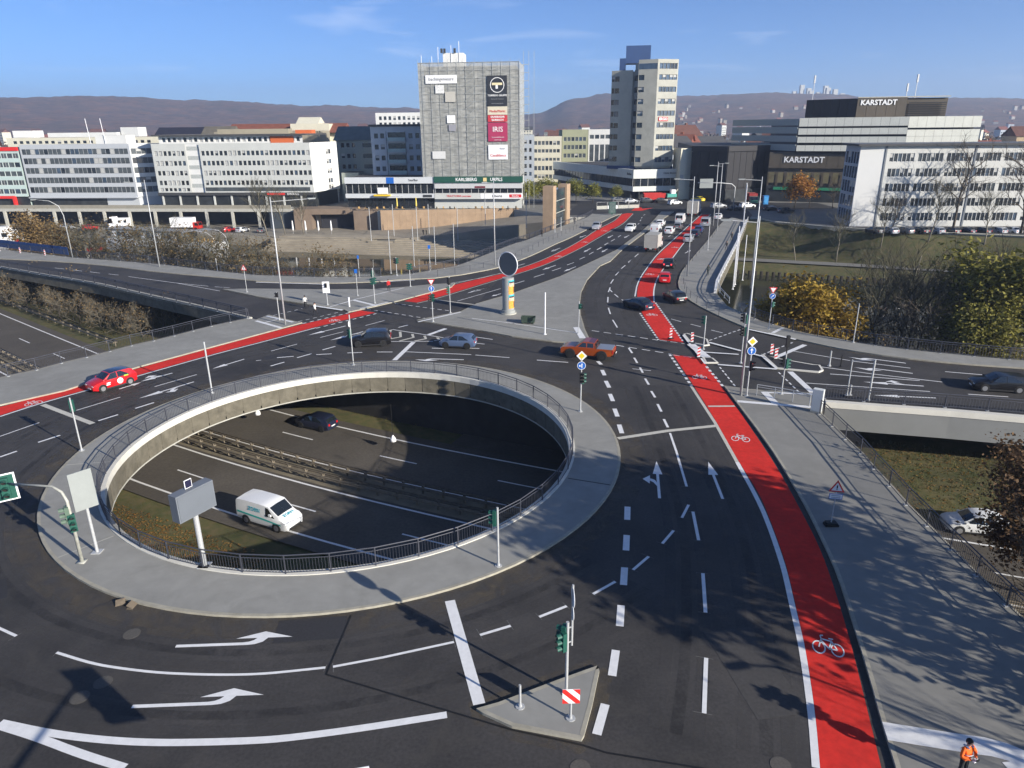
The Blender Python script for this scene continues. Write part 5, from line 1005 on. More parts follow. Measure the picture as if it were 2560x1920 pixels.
# pickup
def pickup():
    a, b = map(Vector, S['V']['pickup']); d = (b - a).normalized(); n_ = Vector((d.y, -d.x)); c = (a + b) / 2 + n_ * .85
    t = tag(empty('pickup_truck', (c.x, c.y, .013), math.atan2(d.y, d.x)), 'copper orange double cab pickup truck crossing the junction', 'pickup truck')
    W, L = 1.9, 5.3
    prof = [(-2.65, .55, 1.12), (-2.63, .45, 1.16), (-.95, .42, 1.16), (-.9, .42, 1.2), (1.2, .42, 1.2), (1.3, .42, 1.22), (2.35, .45, 1.12), (2.6, .5, 1.0), (2.65, .55, .8)]
    mb = MB(); 
    for x, zl, zt in prof:
        w_ = W / 2 * (.9 if abs(x) > 2.6 else 1.0)
        mb.v += [(x, -w_ * .95, zl), (x, -w_, zl + .3), (x, -w_ * .97, zt), (x, w_ * .97, zt), (x, w_, zl + .3), (x, w_ * .95, zl)]
    for k in range(len(prof) - 1):
        for q in range(6): mb.f.append((k * 6 + q, k * 6 + (q + 1) % 6, k * 6 + 6 + (q + 1) % 6, k * 6 + 6 + q)); mb.m.append(0)
    mb.f += [tuple(range(6))[::-1], tuple((len(prof) - 1) * 6 + q for q in range(6))]; mb.m += [0, 0]
    o = mb.build('body', orange_c, t, smooth=True, fix=True); o.modifiers.new('e', 'EDGE_SPLIT').split_angle = R(35)
    cabp = [(-.95, 1.17, 1.0), (-.8, 1.72, .84), (-.2, 1.8, .82), (.35, 1.78, .82), (1.15, 1.2, .95)]
    mb = MB()
    for x, z_, wf in cabp: mb.v += [(x, -W / 2 * wf, z_), (x, W / 2 * wf, z_)]
    base = [(x, W / 2 * .97) for x, _, _ in cabp]
    for k in range(len(cabp) - 1): mb.f.append((2 * k, 2 * k + 1, 2 * k + 3, 2 * k + 2)); mb.m.append(1 if k in (1,) else 0)
    i = len(mb.v); mb.v += [(x, -W / 2 * .97, 1.15) for x, _, _ in cabp] + [(x, W / 2 * .97, 1.15) for x, _, _ in cabp]; n_ = len(cabp)
    for k in range(n_ - 1):
        mb.f += [(i + k, i + k + 1, 2 * k + 2, 2 * k), (i + n_ + k + 1, i + n_ + k, 2 * k + 1, 2 * k + 3)]; mb.m += [0, 0]
    mb.build('cab', [orange_c, mat('roof_maroon', (.08, .02, .03), .3, 0, coat=.4)], t, fix=True)
    for s in (-1, 1):
        for x0, x1 in ((-.72, -.08), (.0, .85)):
            g = MB(); g.poly([(x0, s * (W / 2 * .955), 1.24), (x1, s * (W / 2 * .955), 1.24), (min(x1, .4), s * (W / 2 * .86), 1.66), (x0 + .05, s * (W / 2 * .86), 1.66)]); g.build('side_window', carglass, t)
    g = MB(); g.poly([(1.13, -.8, 1.23), (1.13, .8, 1.23), (.4, .7, 1.76), (.4, -.7, 1.76)]); g.build('windscreen', carglass, t)
    g = MB(); g.poly([(-.97, -.75, 1.25), (-.97, .75, 1.25), (-.84, .68, 1.66), (-.84, -.68, 1.66)]); g.build('rear_window', carglass, t)
    g = MB(); g.box(-2.58, -1.05, -.86, .86, 1.165, 1.215); g.build('bed_cover', mat('bed_cover', (.3, .33, .38), .35, 0, metal=.4), t)
    g = MB(); g.tube([(-1.0, -.85, 1.16), (-1.05, -.75, 1.62), (-1.05, .75, 1.62), (-1.0, .85, 1.16)], .05, 6); g.build('roll_bar', plastic, t)
    wm = MB(); wm.tube([(0, -.13, 0), (0, .13, 0)], .42, 18); wme = wm.mesh('wheel', tyre_m); rm = MB(); rm.tube([(0, 0, 0), (0, .012, 0)], .25, 14); rme = rm.mesh('rim', rim_d); am = MB(); am.tube([(0, -.1, 0), (0, .06, 0)], .52, 18); ame = am.mesh('wheel_arch', plastic)
    for sx in (-1.58, 1.62):
        for s in (-1, 1):
            inst('wheel_arch', ame, t, (sx, s * W / 2, .5), (0, 0, 0 if s > 0 else math.pi)); w_ = inst('wheel', wme, t, (sx, s * (W / 2 - .04), .42), (0, 0, 0 if s > 0 else math.pi)); inst('rim', rme, w_, (0, .132, 0))
    for s in (-1, 1):
        l = MB(); l.box(-2.67, -2.6, s * .78 - .09, s * .78 + .09, .75, 1.08); l.build('tail_light', tail_m, t); l = MB(); l.box(2.56, 2.66, s * .7 - .16, s * .7 + .16, .85, 1.0); l.build('headlight', headl_m, t)
    l = MB(); l.box(-2.85, -2.66, -.9, .9, .45, .62); l.build('rear_bumper', plastic, t); l = MB(); l.box(2.6, 2.8, -.92, .92, .4, .68); l.build('front_bumper', plastic, t)
    l = MB(); l.box(-2.87, -2.851, -.26, .26, .66, .77); l.build('number_plate', plate_m, t)
pickup()
c_, h_ = from_wheels('right', 1.76, -1); car('wagon', 4.35, 1.76, 1.48, black_p, c_, h_, 'dark grey estate car driving on the ramp at the right edge', rim=rim_m)
c_, h_ = from_wheels('wcar', 1.8, -1); car('hatch', 4.3, 1.8, 1.5, white_p, (33.8, 45.4), h_, 'white car on the lower road half hidden by the brown oak', z=MZ - .03)
lane = R(69)
car('sedan', 4.4, 1.8, 1.45, navy_p, (16.2, 88.6), R(122), 'dark blue saloon cutting across the red lane', rim=rim_d)
car('hatch', 4.2, 1.78, 1.46, black_p, (21.6, 92.4), R(104), 'dark car following beside the kerb right of the red lane', rim=rim_d)
car('hatch', 3.9, 1.72, 1.5, red_p, (22.9, 105.0), R(78), 'red hatchback seen from behind at the bridge start')
car('sedan', 4.5, 1.82, 1.46, black_p, (26.0, 116.6), R(72), 'black saloon with lit brake lights next to the red lane', brake=True)
car('suv', 4.2, 1.78, 1.6, silver_p, (35.5, 143.2), lane, 'silver SUV following the black car on the bridge')
car('wagon', 4.5, 1.8, 1.5, navy_p, (38.6, 150.4), lane, 'dark estate car ahead of the silver SUV on the bridge')
car('hatch', 4.1, 1.76, 1.48, paint('blue', (.03, .05, .14)), (40.9, 156.3), lane, 'dark blue car directly behind the grey minibus')
car('van', 5.0, 1.95, 2.05, silver_p, (45.0, 166.5), lane, 'grey minibus seen from behind near the end of the red lane', 'van', detail='rear')
car('sedan', 4.3, 1.76, 1.45, white_p, (51.2, 178.5), lane, 'white car at the right kerb near the bridge end')
car('van', 4.7, 1.9, 1.95, white_p, (31.6, 156.5), lane, 'white van beside the pale median behind the box lorry', 'van', detail=True)
car('hatch', 4.1, 1.76, 1.5, white_p, (34.8, 167.3), lane, 'white hatchback next to the median, ahead of the white van')
car('suv', 4.3, 1.8, 1.58, white_p, (34.2, 154.8), lane, 'white SUV with dark rear window in the second lane')
car('hatch', 4.0, 1.74, 1.45, grey_p, (37.6, 161.8), lane, 'grey car between white SUV and white panel van')
car('van', 5.1, 1.95, 2.3, white_p, (40.4, 172.0), lane, 'white panel van behind the far grey lorry', 'van', detail='rear')
car('suv', 4.3, 1.8, 1.6, white_p, (26.4, 158.8), lane + math.pi, 'white SUV approaching on the left carriageway of the bridge')
car('suv', 4.2, 1.76, 1.6, silver_p, (19.4, 162.5), lane + math.pi + .1, 'silver car approaching next to the left red lane')
def box_truck(loc, rz, L, W, H, label, cabm, boxm, z=0., cab_first=True):
    t = tag(empty('lorry', (loc[0], loc[1], z + .013), rz), label, 'lorry')
    mb = MB(); mb.box(-L / 2, L / 2 - 1.9, -W / 2, W / 2, .95, H); mb.build('box_body', boxm, t)
    fr = MB()
    for s in (-1, 1): fr.box(-L / 2 - .02, -L / 2 + .06, s * W / 2 - .05, s * W / 2 + .05, .95, H + .02)
    fr.box(-L / 2 - .02, -L / 2 + .06, -W / 2, W / 2, H - .06, H + .03); fr.box(-L / 2 - .02, -L / 2 + .06, -W / 2, W / 2, .9, 1.0); fr.build('rear_frame', galv_old, t)
    mb = MB(); mb.v += []; c0, c1 = L / 2 - 1.8, L / 2
    P = [(c0, .55), (c1, .55), (c1, 1.35), (c1 - .35, 2.25), (c0, 2.35)]; i = 0
    mb.v = [(p[0], -W / 2 + .08, p[1]) for p in P] + [(p[0], W / 2 - .08, p[1]) for p in P]; n_ = 5
    mb.f = [tuple(range(5)), tuple(range(5, 10))[::-1]] + [(k, k + 5, (k + 1) % 5 + 5, (k + 1) % 5) for k in range(5)]; mb.m = [0] * 7; mb.build('cab', cabm, t, fix=True)
    g = MB(); g.poly([(c1 + .005, -W / 2 + .2, 1.4), (c1 + .005, W / 2 - .2, 1.4), (c1 - .32, W / 2 - .25, 2.2), (c1 - .32, -W / 2 + .25, 2.2)]); g.build('windscreen', carglass, t)
    for s in (-1, 1):
        g = MB(); g.poly([(c0 + .5, s * (W / 2 - .07), 1.4), (c1 - .1, s * (W / 2 - .07), 1.4), (c1 - .4, s * (W / 2 - .07), 2.15), (c0 + .5, s * (W / 2 - .07), 2.15)]); g.build('side_window', carglass, t)
    mb = MB(); mb.box(-L / 2 + .1, L / 2 - .3, -.45, .45, .5, .94); mb.build('chassis', plastic, t)
    wm = MB(); wm.tube([(0, -.14, 0), (0, .14, 0)], .46, 16); me = wm.mesh('wheel', tyre_m)
    for x in (-L / 2 + 1.5, L / 2 - 1.1):
        for s in (-1, 1): inst('wheel', me, t, (x, s * (W / 2 - .18), .46))
    for s in (-1, 1): l = MB(); l.box(-L / 2 - .03, -L / 2, s * .9 - .12, s * .9 + .12, .7, .85); l.build('tail_light', tail_m, t)
    l = MB(); l.box(-L / 2 - .035, -L / 2 - .02, -.26, .26, .72, .84); l.build('number_plate', plate_m, t)
tarp = mat('tarpaulin', (.36, .35, .32), .7, .08, 1.2)
box_truck((26.6, 133.0), lane, 6.4, 2.35, 3.25, 'beige box lorry seen from behind next to the bridge median', white_p, tarp)
box_truck((47.3, 187.0), lane, 9.0, 2.5, 3.8, 'large grey lorry waiting at the far bridge junction', white_p, tarp)
# far junction traffic and parked cars
far = [((36, 219), .3, 'sedan', silver_p, 'silver car farthest left in the far cross street'), ((41.2, 220), .2, 'hatch', darkgrey_p, 'dark car second from left in the far cross street'), ((45.5, 219), .2, 'sedan', black_p, 'black car in front of the red container'), ((48, 213), .4, 'hatch', white_p, 'white car right of the black car in the far street'), ((57, 222), 2.2, 'sedan', paint('yellow', (.7, .55, .03)), 'small yellow taxi by the dark department store'), ((33, 223), .2, 'hatch', grey_p, 'grey car under the small yellow green trees'), ((70, 196), R(20), 'suv', black_p, 'dark car waiting behind the white flag poles'), ((60.5, 197), R(10), 'sedan', darkgrey_p, 'dark car crossing at the right end of the bridge')]
for p, a, kd, pm, lb in far: car(kd, 4.3, 1.8, 1.5, pm, p, a, lb, detail=False)
pcs = [darkgrey_p, silver_p, grey_p, black_p, silver_p, black_p, navy_p, black_p, silver_p, white_p, darkgrey_p, grey_p]
for k in range(12):
    car(('sedan', 'hatch', 'wagon')[k % 3], 4.4, 1.8, 1.47, pcs[k], (78 + k * 3.1, 154.5 - k * .25), R(100 + (k * 37) % 9), words[k] + ' parked car from the left before the white office', detail=False, group='cars parked before the white office', z=-.4)
for k, (x, y, pm) in enumerate(((58, 203, silver_p), (66, 203, white_p), (72, 190, darkgrey_p))):
    car('wagon', 4.5, 1.8, 1.5, pm, (x, y), R(15), ('silver', 'white', 'dark')[k] + ' estate car parked below the department store', detail=False)
# ------------------------------------------------------------------ far bank: city ground, quay, steps
city_poly = [(-700, 420), (-320, 290), (-190, 244), (-64.2, 232), (-64.2, 213.2), (-37.5, 212.5), (-37.2, 203.8), (0.5, 205.5), (8, 196), (13, 185), (20, 186), (62, 181), (64, 172), (72, 163), (84, 155.2), (100, 148.5), (125, 138.5), (160, 124), (420, 30), (1500, 300), (1500, 1500), (-1500, 1500), (-1500, 700)]
mb = MB(); mb.prism(city_poly, -6.5, -.01, bottom=False, mside=1); cg = tag(mb.build('city_ground', [mat('city_paving', (.17, .165, .15), .85, .15, .5, big=.2, bigscale=.05), concrete]), kind='structure')
mb = MB(); mb.prism(ccw([(14, 190), (60, 186), (58, 197), (90, 200), (90, 214), (66, 218), (62, 260), (50, 260), (48, 232), (28, 228), (-20, 226), (-20, 218), (20, 216)]), 0, .002, bottom=False, sides=False); mb.build('street', asphalt_new, cg)
mb = MB(); mb.prism(ccw([(74, 163), (84.5, 156), (100, 149.5), (140, 133.5), (140, 158), (78, 161)]), 0, .003, bottom=False, sides=False); mb.build('car_park', asphalt, cg)
# promenade deck with the open parking level below
prom = [(-190, 226), (-156, 222.5), (-108, 217.7), (-64, 213)]
mb = MB(); mb.prism(ccw(prom + [(-64, 231.9), (-190, 243.9)]), -.9, -.012); mb.build('promenade_deck', concrete, cg)
mb = MB(); mb.prism(ccw(prom + offs(prom, .3)[::-1]), -.012, 1.0); pp = tag(mb.build('parapet', mat('parapet_stone', (.27, .25, .2), .85, .1, 1)), 'long stone parapet of the promenade above the lower quay', 'parapet')
for k, x in enumerate(range(-186, -66, 8)):
    mb = MB(); y = 225.6 - (x + 190) * .1; mb.box(x - .35, x + .35, y, y + .7, -6, -.9); tag(mb.build('column', concrete), words[k] + ' concrete column from the left under the promenade deck', 'column', 'promenade columns')
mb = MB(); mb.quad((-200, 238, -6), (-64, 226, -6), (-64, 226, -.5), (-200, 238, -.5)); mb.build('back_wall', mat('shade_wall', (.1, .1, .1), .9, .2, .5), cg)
qp = [(-260, 262), (-180, 231), (-140, 220), (-72, 197), (-46, 192), (-30, 186), (-30, 204), (-64, 226), (-64, 230), (-200, 244)]
mb = MB(); mb.prism(ccw(qp), -9, -5.5, bottom=False); tag(mb.build('quay', slabs), kind='structure')
# pink sandstone wall and the river steps
sand = mat('sandstone', (.36, .255, .165), .85, .1, .6, big=.1, bigscale=.15, grime=.3)
sand_d = mat('sandstone_dark', (.2, .15, .11), .85, .12, .6, big=.1)
W0, W1 = Vector((-36.2, 203.2)), Vector((2.5, 205.0))
t = tag(empty('retaining_wall', (*W0, 0)), 'long pink sandstone wall above the river steps', 'wall')
n_ = 22; dW_ = (W1 - W0) / n_; nn = Vector((dW_.y, -dW_.x)).normalized()
for k in range(n_):
    for r_ in range(4):
        p, q = dW_ * k, dW_ * (k + 1); e = dW_.normalized() * .012; p, q = p + e, q - e; z0, z1 = -6 + r_ * 1.6, -6 + r_ * 1.6 + 1.585; f = nn * (.3 + .01 * ((k * 7 + r_ * 3) % 3))
        mb = MB(); mb.prism(ccw([tuple(p), tuple(q), tuple(q + f), tuple(p + f)]), z0, min(z1, .35)); mb.build('stone_panel', sand, t)
mb = MB(); mb.prism(ccw([(0, -.0), tuple(dW_ * n_), tuple(dW_ * n_ - nn * .5), tuple(-nn * .5)]), -6.2, .3); mb.build('core', sand_d, t)
st = tag(empty('river_steps', (-25, 185, 0)), 'broad stone steps and sloping plaza leading down to the river', 'steps')
stm = mat('step_stone', (.31, .27, .205), .85, .15, .5, big=.15); stm2 = mat('plaza_stone', (.26, .23, .18), .85, .12, .4, big=.15)
def O(p, z): return (p[0] + 25, p[1] - 185, z)
xs = [-40, -28, -20, -12, -4, 4, 10]; yb = [189.5, 187.8, 187.2, 187, 187, 185.5, 182]; yt = [203.4, 203.6, 203.8, 204.2, 204.6, 200, 192]; zz = [-5.2, -4.9, -4.3, -3.4, -2.4, -1.2, -.3]
mb = MB()
for k in range(6):
    p, q = (xs[k], yb[k]), (xs[k + 1], yb[k + 1]); mb.quad(O(p, zz[k] - .3), O(q, zz[k + 1] - .3), O((xs[k + 1], yt[k + 1]), zz[k + 1]), O((xs[k], yt[k]), zz[k])); mb.quad(O(p, -9), O(q, -9), O(q, zz[k + 1] - .3), O(p, zz[k] - .3))
mb.build('plaza', stm2, st)
F0, F1 = [(-66, 186), (-50, 182.5), (-36, 178), (-18, 174), (-4, 170), (9, 164.5)], [(-62, 194), (-50, 192), (-36, 189.6), (-18, 188), (-4, 188), (10, 183.5)]
for r_ in range(11):
    f = r_ / 10.5; fr_ = [(a[0] + (b[0] - a[0]) * f, a[1] + (b[1] - a[1]) * f) for a, b in zip(F0, F1)]; P = fr_ + [(10, 192), (-20, 192), (-62, 196)]
    mb = MB(); mb.prism(ccw([(p[0] + 25, p[1] - 185) for p in P]), -8.5 + r_ * .3 - .3 * (r_ > 0), -8.2 + r_ * .3); mb.build('step', stm, st)
mb = MB(); mb.prism(ccw([(-64, 192), (-38, 189), (-36.5, 203), (-37.5, 212), (-64, 213)]), -9, -5.45, bottom=False); tag(mb.build('cafe_terrace', stm2), kind='structure')
# sandstone pavilion with the dark garage mouths
t = tag(empty('pavilion', (-62, 208.5, -5.45)), 'low brown stone pavilion with two dark openings at the quay', 'pavilion')
mb = MB(); mb.box(0, 5, 0, 8, 0, 5.7); mb.build('wall', sand_d, t); mb = MB(); mb.box(4.99, 20, 0, 9, 4.2, 5.75); mb.build('lintel', sand_d, t); mb = MB(); mb.box(7, 19.8, 2.5, 2.7, 0, 4.2); mb.build('gate', mat('gate_dark', (.025, .025, .03), .6, .1), t); mb = MB(); mb.box(17.5, 25, -2, 9, 0, 5.4); mb.build('pier', sand_d, t); mb = MB(); mb.box(-8, -.5, 3, 3.2, 0, 4.6); mb.build('gate', mat('gate_grey', (.05, .06, .07), .5, .1), t)
# lift tower: two sandstone slabs with glass between
t = tag(empty('lift_tower', (8.6, 163.6, 0), R(70)), 'sandstone lift tower of two slabs with a glass shaft between', 'tower')
mb = MB(); mb.box(-.5, 2.0, -1.2, 1.2, -7, 9.4); mb.build('stone_slab', sand, t); mb = MB(); mb.box(11, 14, -1.15, 1.05, -7, 9.0); mb.build('stone_slab', sand, t)
mb = MB(); mb.box(2.1, 10.9, -.75, .65, -7, 8.4); mb.build('glass_shaft', mat('shaft_glass', (.03, .04, .045), .08, .5, .6, spec=.8), t)
for k in range(5): mb = MB(); mb.box(2.05, 10.95, -.82, .72, -5 + k * 2.7, -4.85 + k * 2.7); mb.build('shaft_frame', galv_old, t)

# ------------------------------------------------------------------ buildings
wallw = mat('render_white', (.66, .66, .63), .8, .04, .4, big=.05, bigscale=.1); walllg = mat('render_pale_grey', (.5, .51, .48), .8, .04, .4, big=.05)
silverw = mat('cladding_silver', (.42, .44, .46), .45, .04, .4); cream_w = mat('render_cream', (.6, .57, .45), .8, .05, .4); greenw = mat('render_green', (.33, .34, .22), .8, .05, .4); blueg = mat('render_blue_grey', (.42, .46, .5), .8, .05, .4); greygreen = mat('render_grey_green', (.27, .3, .27), .8, .06, .4)
tealw = mat('cladding_mint', (.45, .55, .52), .6, .05, .4); brown_c = mat('cladding_brown', (.085, .07, .05), .6, .15, .3, big=.12); darkclad = mat('cladding_dark', (.011, .0105, .013), .6, .2, .4, big=.1); deckw = mat('deck_concrete', (.64, .64, .56), .8, .05, .5, grime=.25); tow = mat('tower_concrete', (.4, .395, .34), .8, .07, .4, big=.08, bigscale=.2, grime=.35); roofd = mat('roof_dark', (.06, .06, .063), .8, .15, .5); roofred = mat('roof_tile_red', (.2, .07, .045), .85, .2, .6); rooftan = mat('roof_tan', (.3, .27, .2), .8, .1, .5); shopm = mat('shopfront', (.03, .033, .035), .3, .5, .4); orangew = mat('render_orange', (.55, .13, .04), .8, .05)
g_dark = mat('window_dark', (.018, .022, .027), .08, .5, .5, spec=.7); g_blue = mat('window_blue', (.05, .075, .11), .08, .5, .5, spec=.8); g_mid = mat('window_mid', (.07, .08, .085), .15, .4, .5, spec=.6); blind = mat('blind', (.42, .42, .4), .8, .1, 2); frame_m = mat('window_frame', (.5, .5, .49), .6, 0); frame_d = mat('window_frame_dark', (.04, .042, .045), .5, 0)
WCACHE = {}
def win_mesh(w, h, variant, fr, g):
    key = (round(w, 2), round(h, 2), variant, fr.name, g.name)
    if key in WCACHE: return WCACHE[key]
    mb = MB(); f = min(.07, w * .1)
    mb.box(0, w, -.04, .04, 0, f); mb.box(0, w, -.04, .04, h - f, h); mb.box(0, f, -.04, .04, f, h - f); mb.box(w - f, w, -.04, .04, f, h - f)
    mb.cur = 1; mb.quad((f, 0, f), (w - f, 0, f), (w - f, 0, h - f), (f, 0, h - f))
    if variant == 1: mb.cur = 2; mb.quad((f, -.02, h * .5), (w - f, -.02, h * .5), (w - f, -.02, h - f), (f, -.02, h - f))
    if variant == 2: mb.cur = 2; mb.quad((f, -.02, f), (w - f, -.02, f), (w - f, -.02, h - f), (f, -.02, h - f))
    if variant == 3: mb.cur = 0; mb.box(w / 2 - .03, w / 2 + .03, -.05, .03, f, h - f)
    WCACHE[key] = mb.mesh('window', [fr, g, blind]); return WCACHE[key]
def facade(root, a, b, z0, z1, us, zs, wall, rec=.28, fr=None, g=None, var=(0, 0, 0, 0, 1), skip=None, name='wall', wname='window'):
    """wall from a to b (outward normal on the right of a->b) with recessed window openings us x zs"""
    fr = fr or frame_m; g = g or g_dark
    o = Vector(root.location[:2]); A, B = Vector(a) - o, Vector(b) - o; d = B - A; L = d.length; d /= L; nrm = Vector((d.y, -d.x)); ang = math.atan2(d.y, d.x)
    us = [(max(.02, u0), min(L - .02, u1)) for u0, u1 in us]
    U = sorted({0, L, *[u for p in us for u in p]}); Z = sorted({z0, z1, *[z for p in zs for z in p]})
    hole = lambda u, z: any(p[0] - 1e-4 <= u <= p[1] + 1e-4 for p in us) and any(p[0] - 1e-4 <= z <= p[1] + 1e-4 for p in zs)
    mb = MB(); W = lambda u, z, r_=0: (*(A + d * u - nrm * r_), z)
    for i in range(len(U) - 1):
        for j in range(len(Z) - 1):
            if not hole((U[i] + U[i + 1]) / 2, (Z[j] + Z[j + 1]) / 2): mb.quad(W(U[i], Z[j]), W(U[i + 1], Z[j]), W(U[i + 1], Z[j + 1]), W(U[i], Z[j + 1]))
    for u0, u1 in us:
        for h0, h1 in zs:
            mb.quad(W(u0, h0), W(u1, h0), W(u1, h0, rec), W(u0, h0, rec)); mb.quad(W(u0, h1, rec), W(u1, h1, rec), W(u1, h1), W(u0, h1)); mb.quad(W(u0, h0, rec), W(u0, h1, rec), W(u0, h1), W(u0, h0)); mb.quad(W(u1, h0), W(u1, h1), W(u1, h1, rec), W(u1, h0, rec))
    mb.build(name, wall, root)
    for u0, u1 in us:
        for h0, h1 in zs:
            v = rnd.choice(var); p = A + d * u0 - nrm * (rec - .05); inst(wname, win_mesh(u1 - u0, h1 - h0, v, fr, g if rnd.random() < .7 else rnd.choice((g_dark, g_mid, g_blue))), root, (*p, h0), (0, 0, ang))
def cols(start, n, w, gap): return [(start + k * (w + gap), start + k * (w + gap) + w) for k in range(n)]
def rows(z0, n, h, gap): return [(z0 + k * (h + gap), z0 + k * (h + gap) + h) for k in range(n)]
def bld(name, label, a, cat='building'): return tag(empty(name, (a[0], a[1], 0)), label, cat)
def core(root, poly, z0, z1, m, roofm=None, name='core'):
    o = root.location; mb = MB(); mb.prism(ccw([(p[0] - o.x, p[1] - o.y) for p in poly]), z0, z1, mtop=1 if roofm else 0, mside=0); return mb.build(name, [m, roofm] if roofm else m, root)
def lbox(root, a, b, u0, u1, out0, out1, z0, z1, m, name):
    """box along facade a->b between distances u0..u1, projecting out0..out1 in front of it"""
    o = Vector(root.location[:2]); A, B = Vector(a) - o, Vector(b) - o; d = (B - A).normalized(); n_ = Vector((d.y, -d.x))
    P = [A + d * u0 + n_ * out0, A + d * u1 + n_ * out0, A + d * u1 + n_ * out1, A + d * u0 + n_ * out1]
    mb = MB(); mb.prism(ccw([tuple(p) for p in P]), z0, z1); return mb.build(name, m, root)
def wtext(root, a, b, u, out, z, s, size, m, bold=0, sx=1.0, ext=.04):
    o = Vector(root.location[:2]); A, B = Vector(a) - o, Vector(b) - o; d = (B - A).normalized(); n_ = Vector((d.y, -d.x)); p = A + d * u + n_ * out
    return text(s, size, m, root, (*p, z), (R(90), 0, math.atan2(d.y, d.x)), ext, bold=bold, sx=sx)
ltr_w = mat('letter_white', (.8, .8, .79), .5, 0); ltr_r = mat('letter_red', (.6, .03, .03), .5, 0); ltr_k = mat('letter_black', (.03, .03, .03), .5, 0)
# 1 white office block with five window rows (left)
a, b = (-106.0, 222.2), (-57.9, 217.6); bk = (-53.2, 231.0); r = bld('office_block', 'white office block with five rows of square windows and shops below', a)
core(r, [(-105.7, 222.7), (-58.3, 218.2), (-53.8, 231), (-104, 238)], 0, 18.0, wallw, roofd)
zs = [(6.35, 7.65), (9.15, 10.45), (11.95, 13.25), (14.75, 16.05)]
facade(r, a, (-95.6, 221.2), 4.2, 18.15, cols(.7, 7, 1.0, .38), zs + [(4.6, 5.5)], walllg, fr=frame_d, var=(0, 0, 0, 1, 2))
lbox(r, a, b, 10.45, 14.6, -1.2, -.7, 4.2, 18.15, walllg, 'stair_recess')
for k in range(5): lbox(r, a, b, 10.6, 14.4, -.695, -.5, 5.6 + k * 2.65, 6.7 + k * 2.65, mat('grille_pale', (.38, .4, .38), .7, .2, 3), 'balcony_screen')
for k in range(4): lbox(r, a, b, 10.6, 14.4, -.695, -.6, 6.8 + k * 2.65, 8.1 + k * 2.65, g_dark, 'window')
c0 = Vector(a) + (Vector(b) - Vector(a)).normalized() * 14.7
facade(r, tuple(c0), b, 4.2, 18.15, cols(.5, 24, 1.0, .385), zs, walllg, fr=frame_d, var=(0, 0, 0, 0, 1, 0, 2))
lbox(r, tuple(c0), b, .3, 32.5, .005, .06, 4.6, 5.7, g_mid, 'window_band')
facade(r, b, bk, 4.2, 18.15, [(8.2, 9.2), (9.4, 10.6)], zs + [(4.6, 5.8)], wallw, fr=frame_d)
lbox(r, a, b, .4, 47.8, -.6, -.3, 0, 4.2, shopm, 'shopfront'); lbox(r, b, bk, .4, 13, -.6, -.3, 0, 4.2, shopm, 'shopfront')
lbox(r, a, b, 0, 48.4, -.25, .5, 3.4, 4.2, mat('awning_dark', (.05, .05, .05), .6, .1), 'shop_canopy')
for k in range(9): lbox(r, a, b, .8 + k * 5.4, 1.3 + k * 5.4, -.2, .1, 0, 3.4, walllg, 'pier')
lbox(r, a, b, 34, 39.5, .5, .56, 3.5, 4.1, sign_red, 'shop_sign'); wtext(r, a, b, 42, .52, 3.75, 'ERREKALL', .8, ltr_w)
# set back top floor
A2, B2 = (-104.5, 224.5), (-60.5, 220.3)
facade(r, A2, B2, 18.0, 20.2, cols(1, 26, 1.1, .55), [(18.5, 19.8)], wallw, var=(0, 0, 2)); lbox(r, A2, B2, 34.5, 41.5, .01, .12, 18.1, 19.9, orangew, 'orange_panel')
core(r, [(-106, 223.2), (-59, 218.8), (-56, 231), (-104, 237)], 20.2, 20.6, roofd, rooftan, 'roof_slab')
core(r, [(-88, 228), (-66, 226), (-66, 230), (-88, 232)], 20.61, 22.0, rooftan, None, 'roof_hut'); core(r, [(-64, 226), (-59, 225.5), (-59, 230), (-64, 231)], 20.61, 21.6, orangew, None, 'roof_hut')
# 2 silver band office
a, b, c3 = (-150.3, 230.4), (-115.2, 227.6), (-106.6, 233.5); r = bld('office_block', 'silver clad office with continuous dark window bands', a)
core(r, [(-150, 230.9), (-115.3, 228.1), (-107, 233.6), (-108, 246), (-149, 250)], 0, 17.9, silverw, roofd)
zs = [(3.9, 5.6), (6.75, 8.45), (9.6, 11.3), (12.45, 14.15), (15.2, 16.8)]
facade(r, a, b, 2.6, 18.2, cols(.5, 24, 1.36, .06), zs, silverw, .15, fr=frame_d, g=g_mid, var=(0, 0, 0, 0, 0, 3, 2)); facade(r, b, c3, 2.6, 18.2, cols(.3, 7, 1.35, .06), zs, mat('cladding_pale', (.55, .56, .55), .5, .04, .4), .15, fr=frame_d, g=g_mid)
lbox(r, a, b, .2, 34.8, -.8, -.5, 0, 2.6, shopm, 'shopfront'); lbox(r, a, b, 0, 35.2, -.4, .9, 2.3, 2.6, silverw, 'canopy')
for k in range(2): mb = MB(); mb.tube([(20 + k * 4.6, 4, 18), (19.6 + k * 4.6, 4, 25.5)], .09, 5); mb.build('antenna', sign_white, r)
core(r, [(-129, 235), (-119, 234), (-119, 240), (-129, 241)], 17.95, 20.6, wallw, roofd, 'roof_hut')
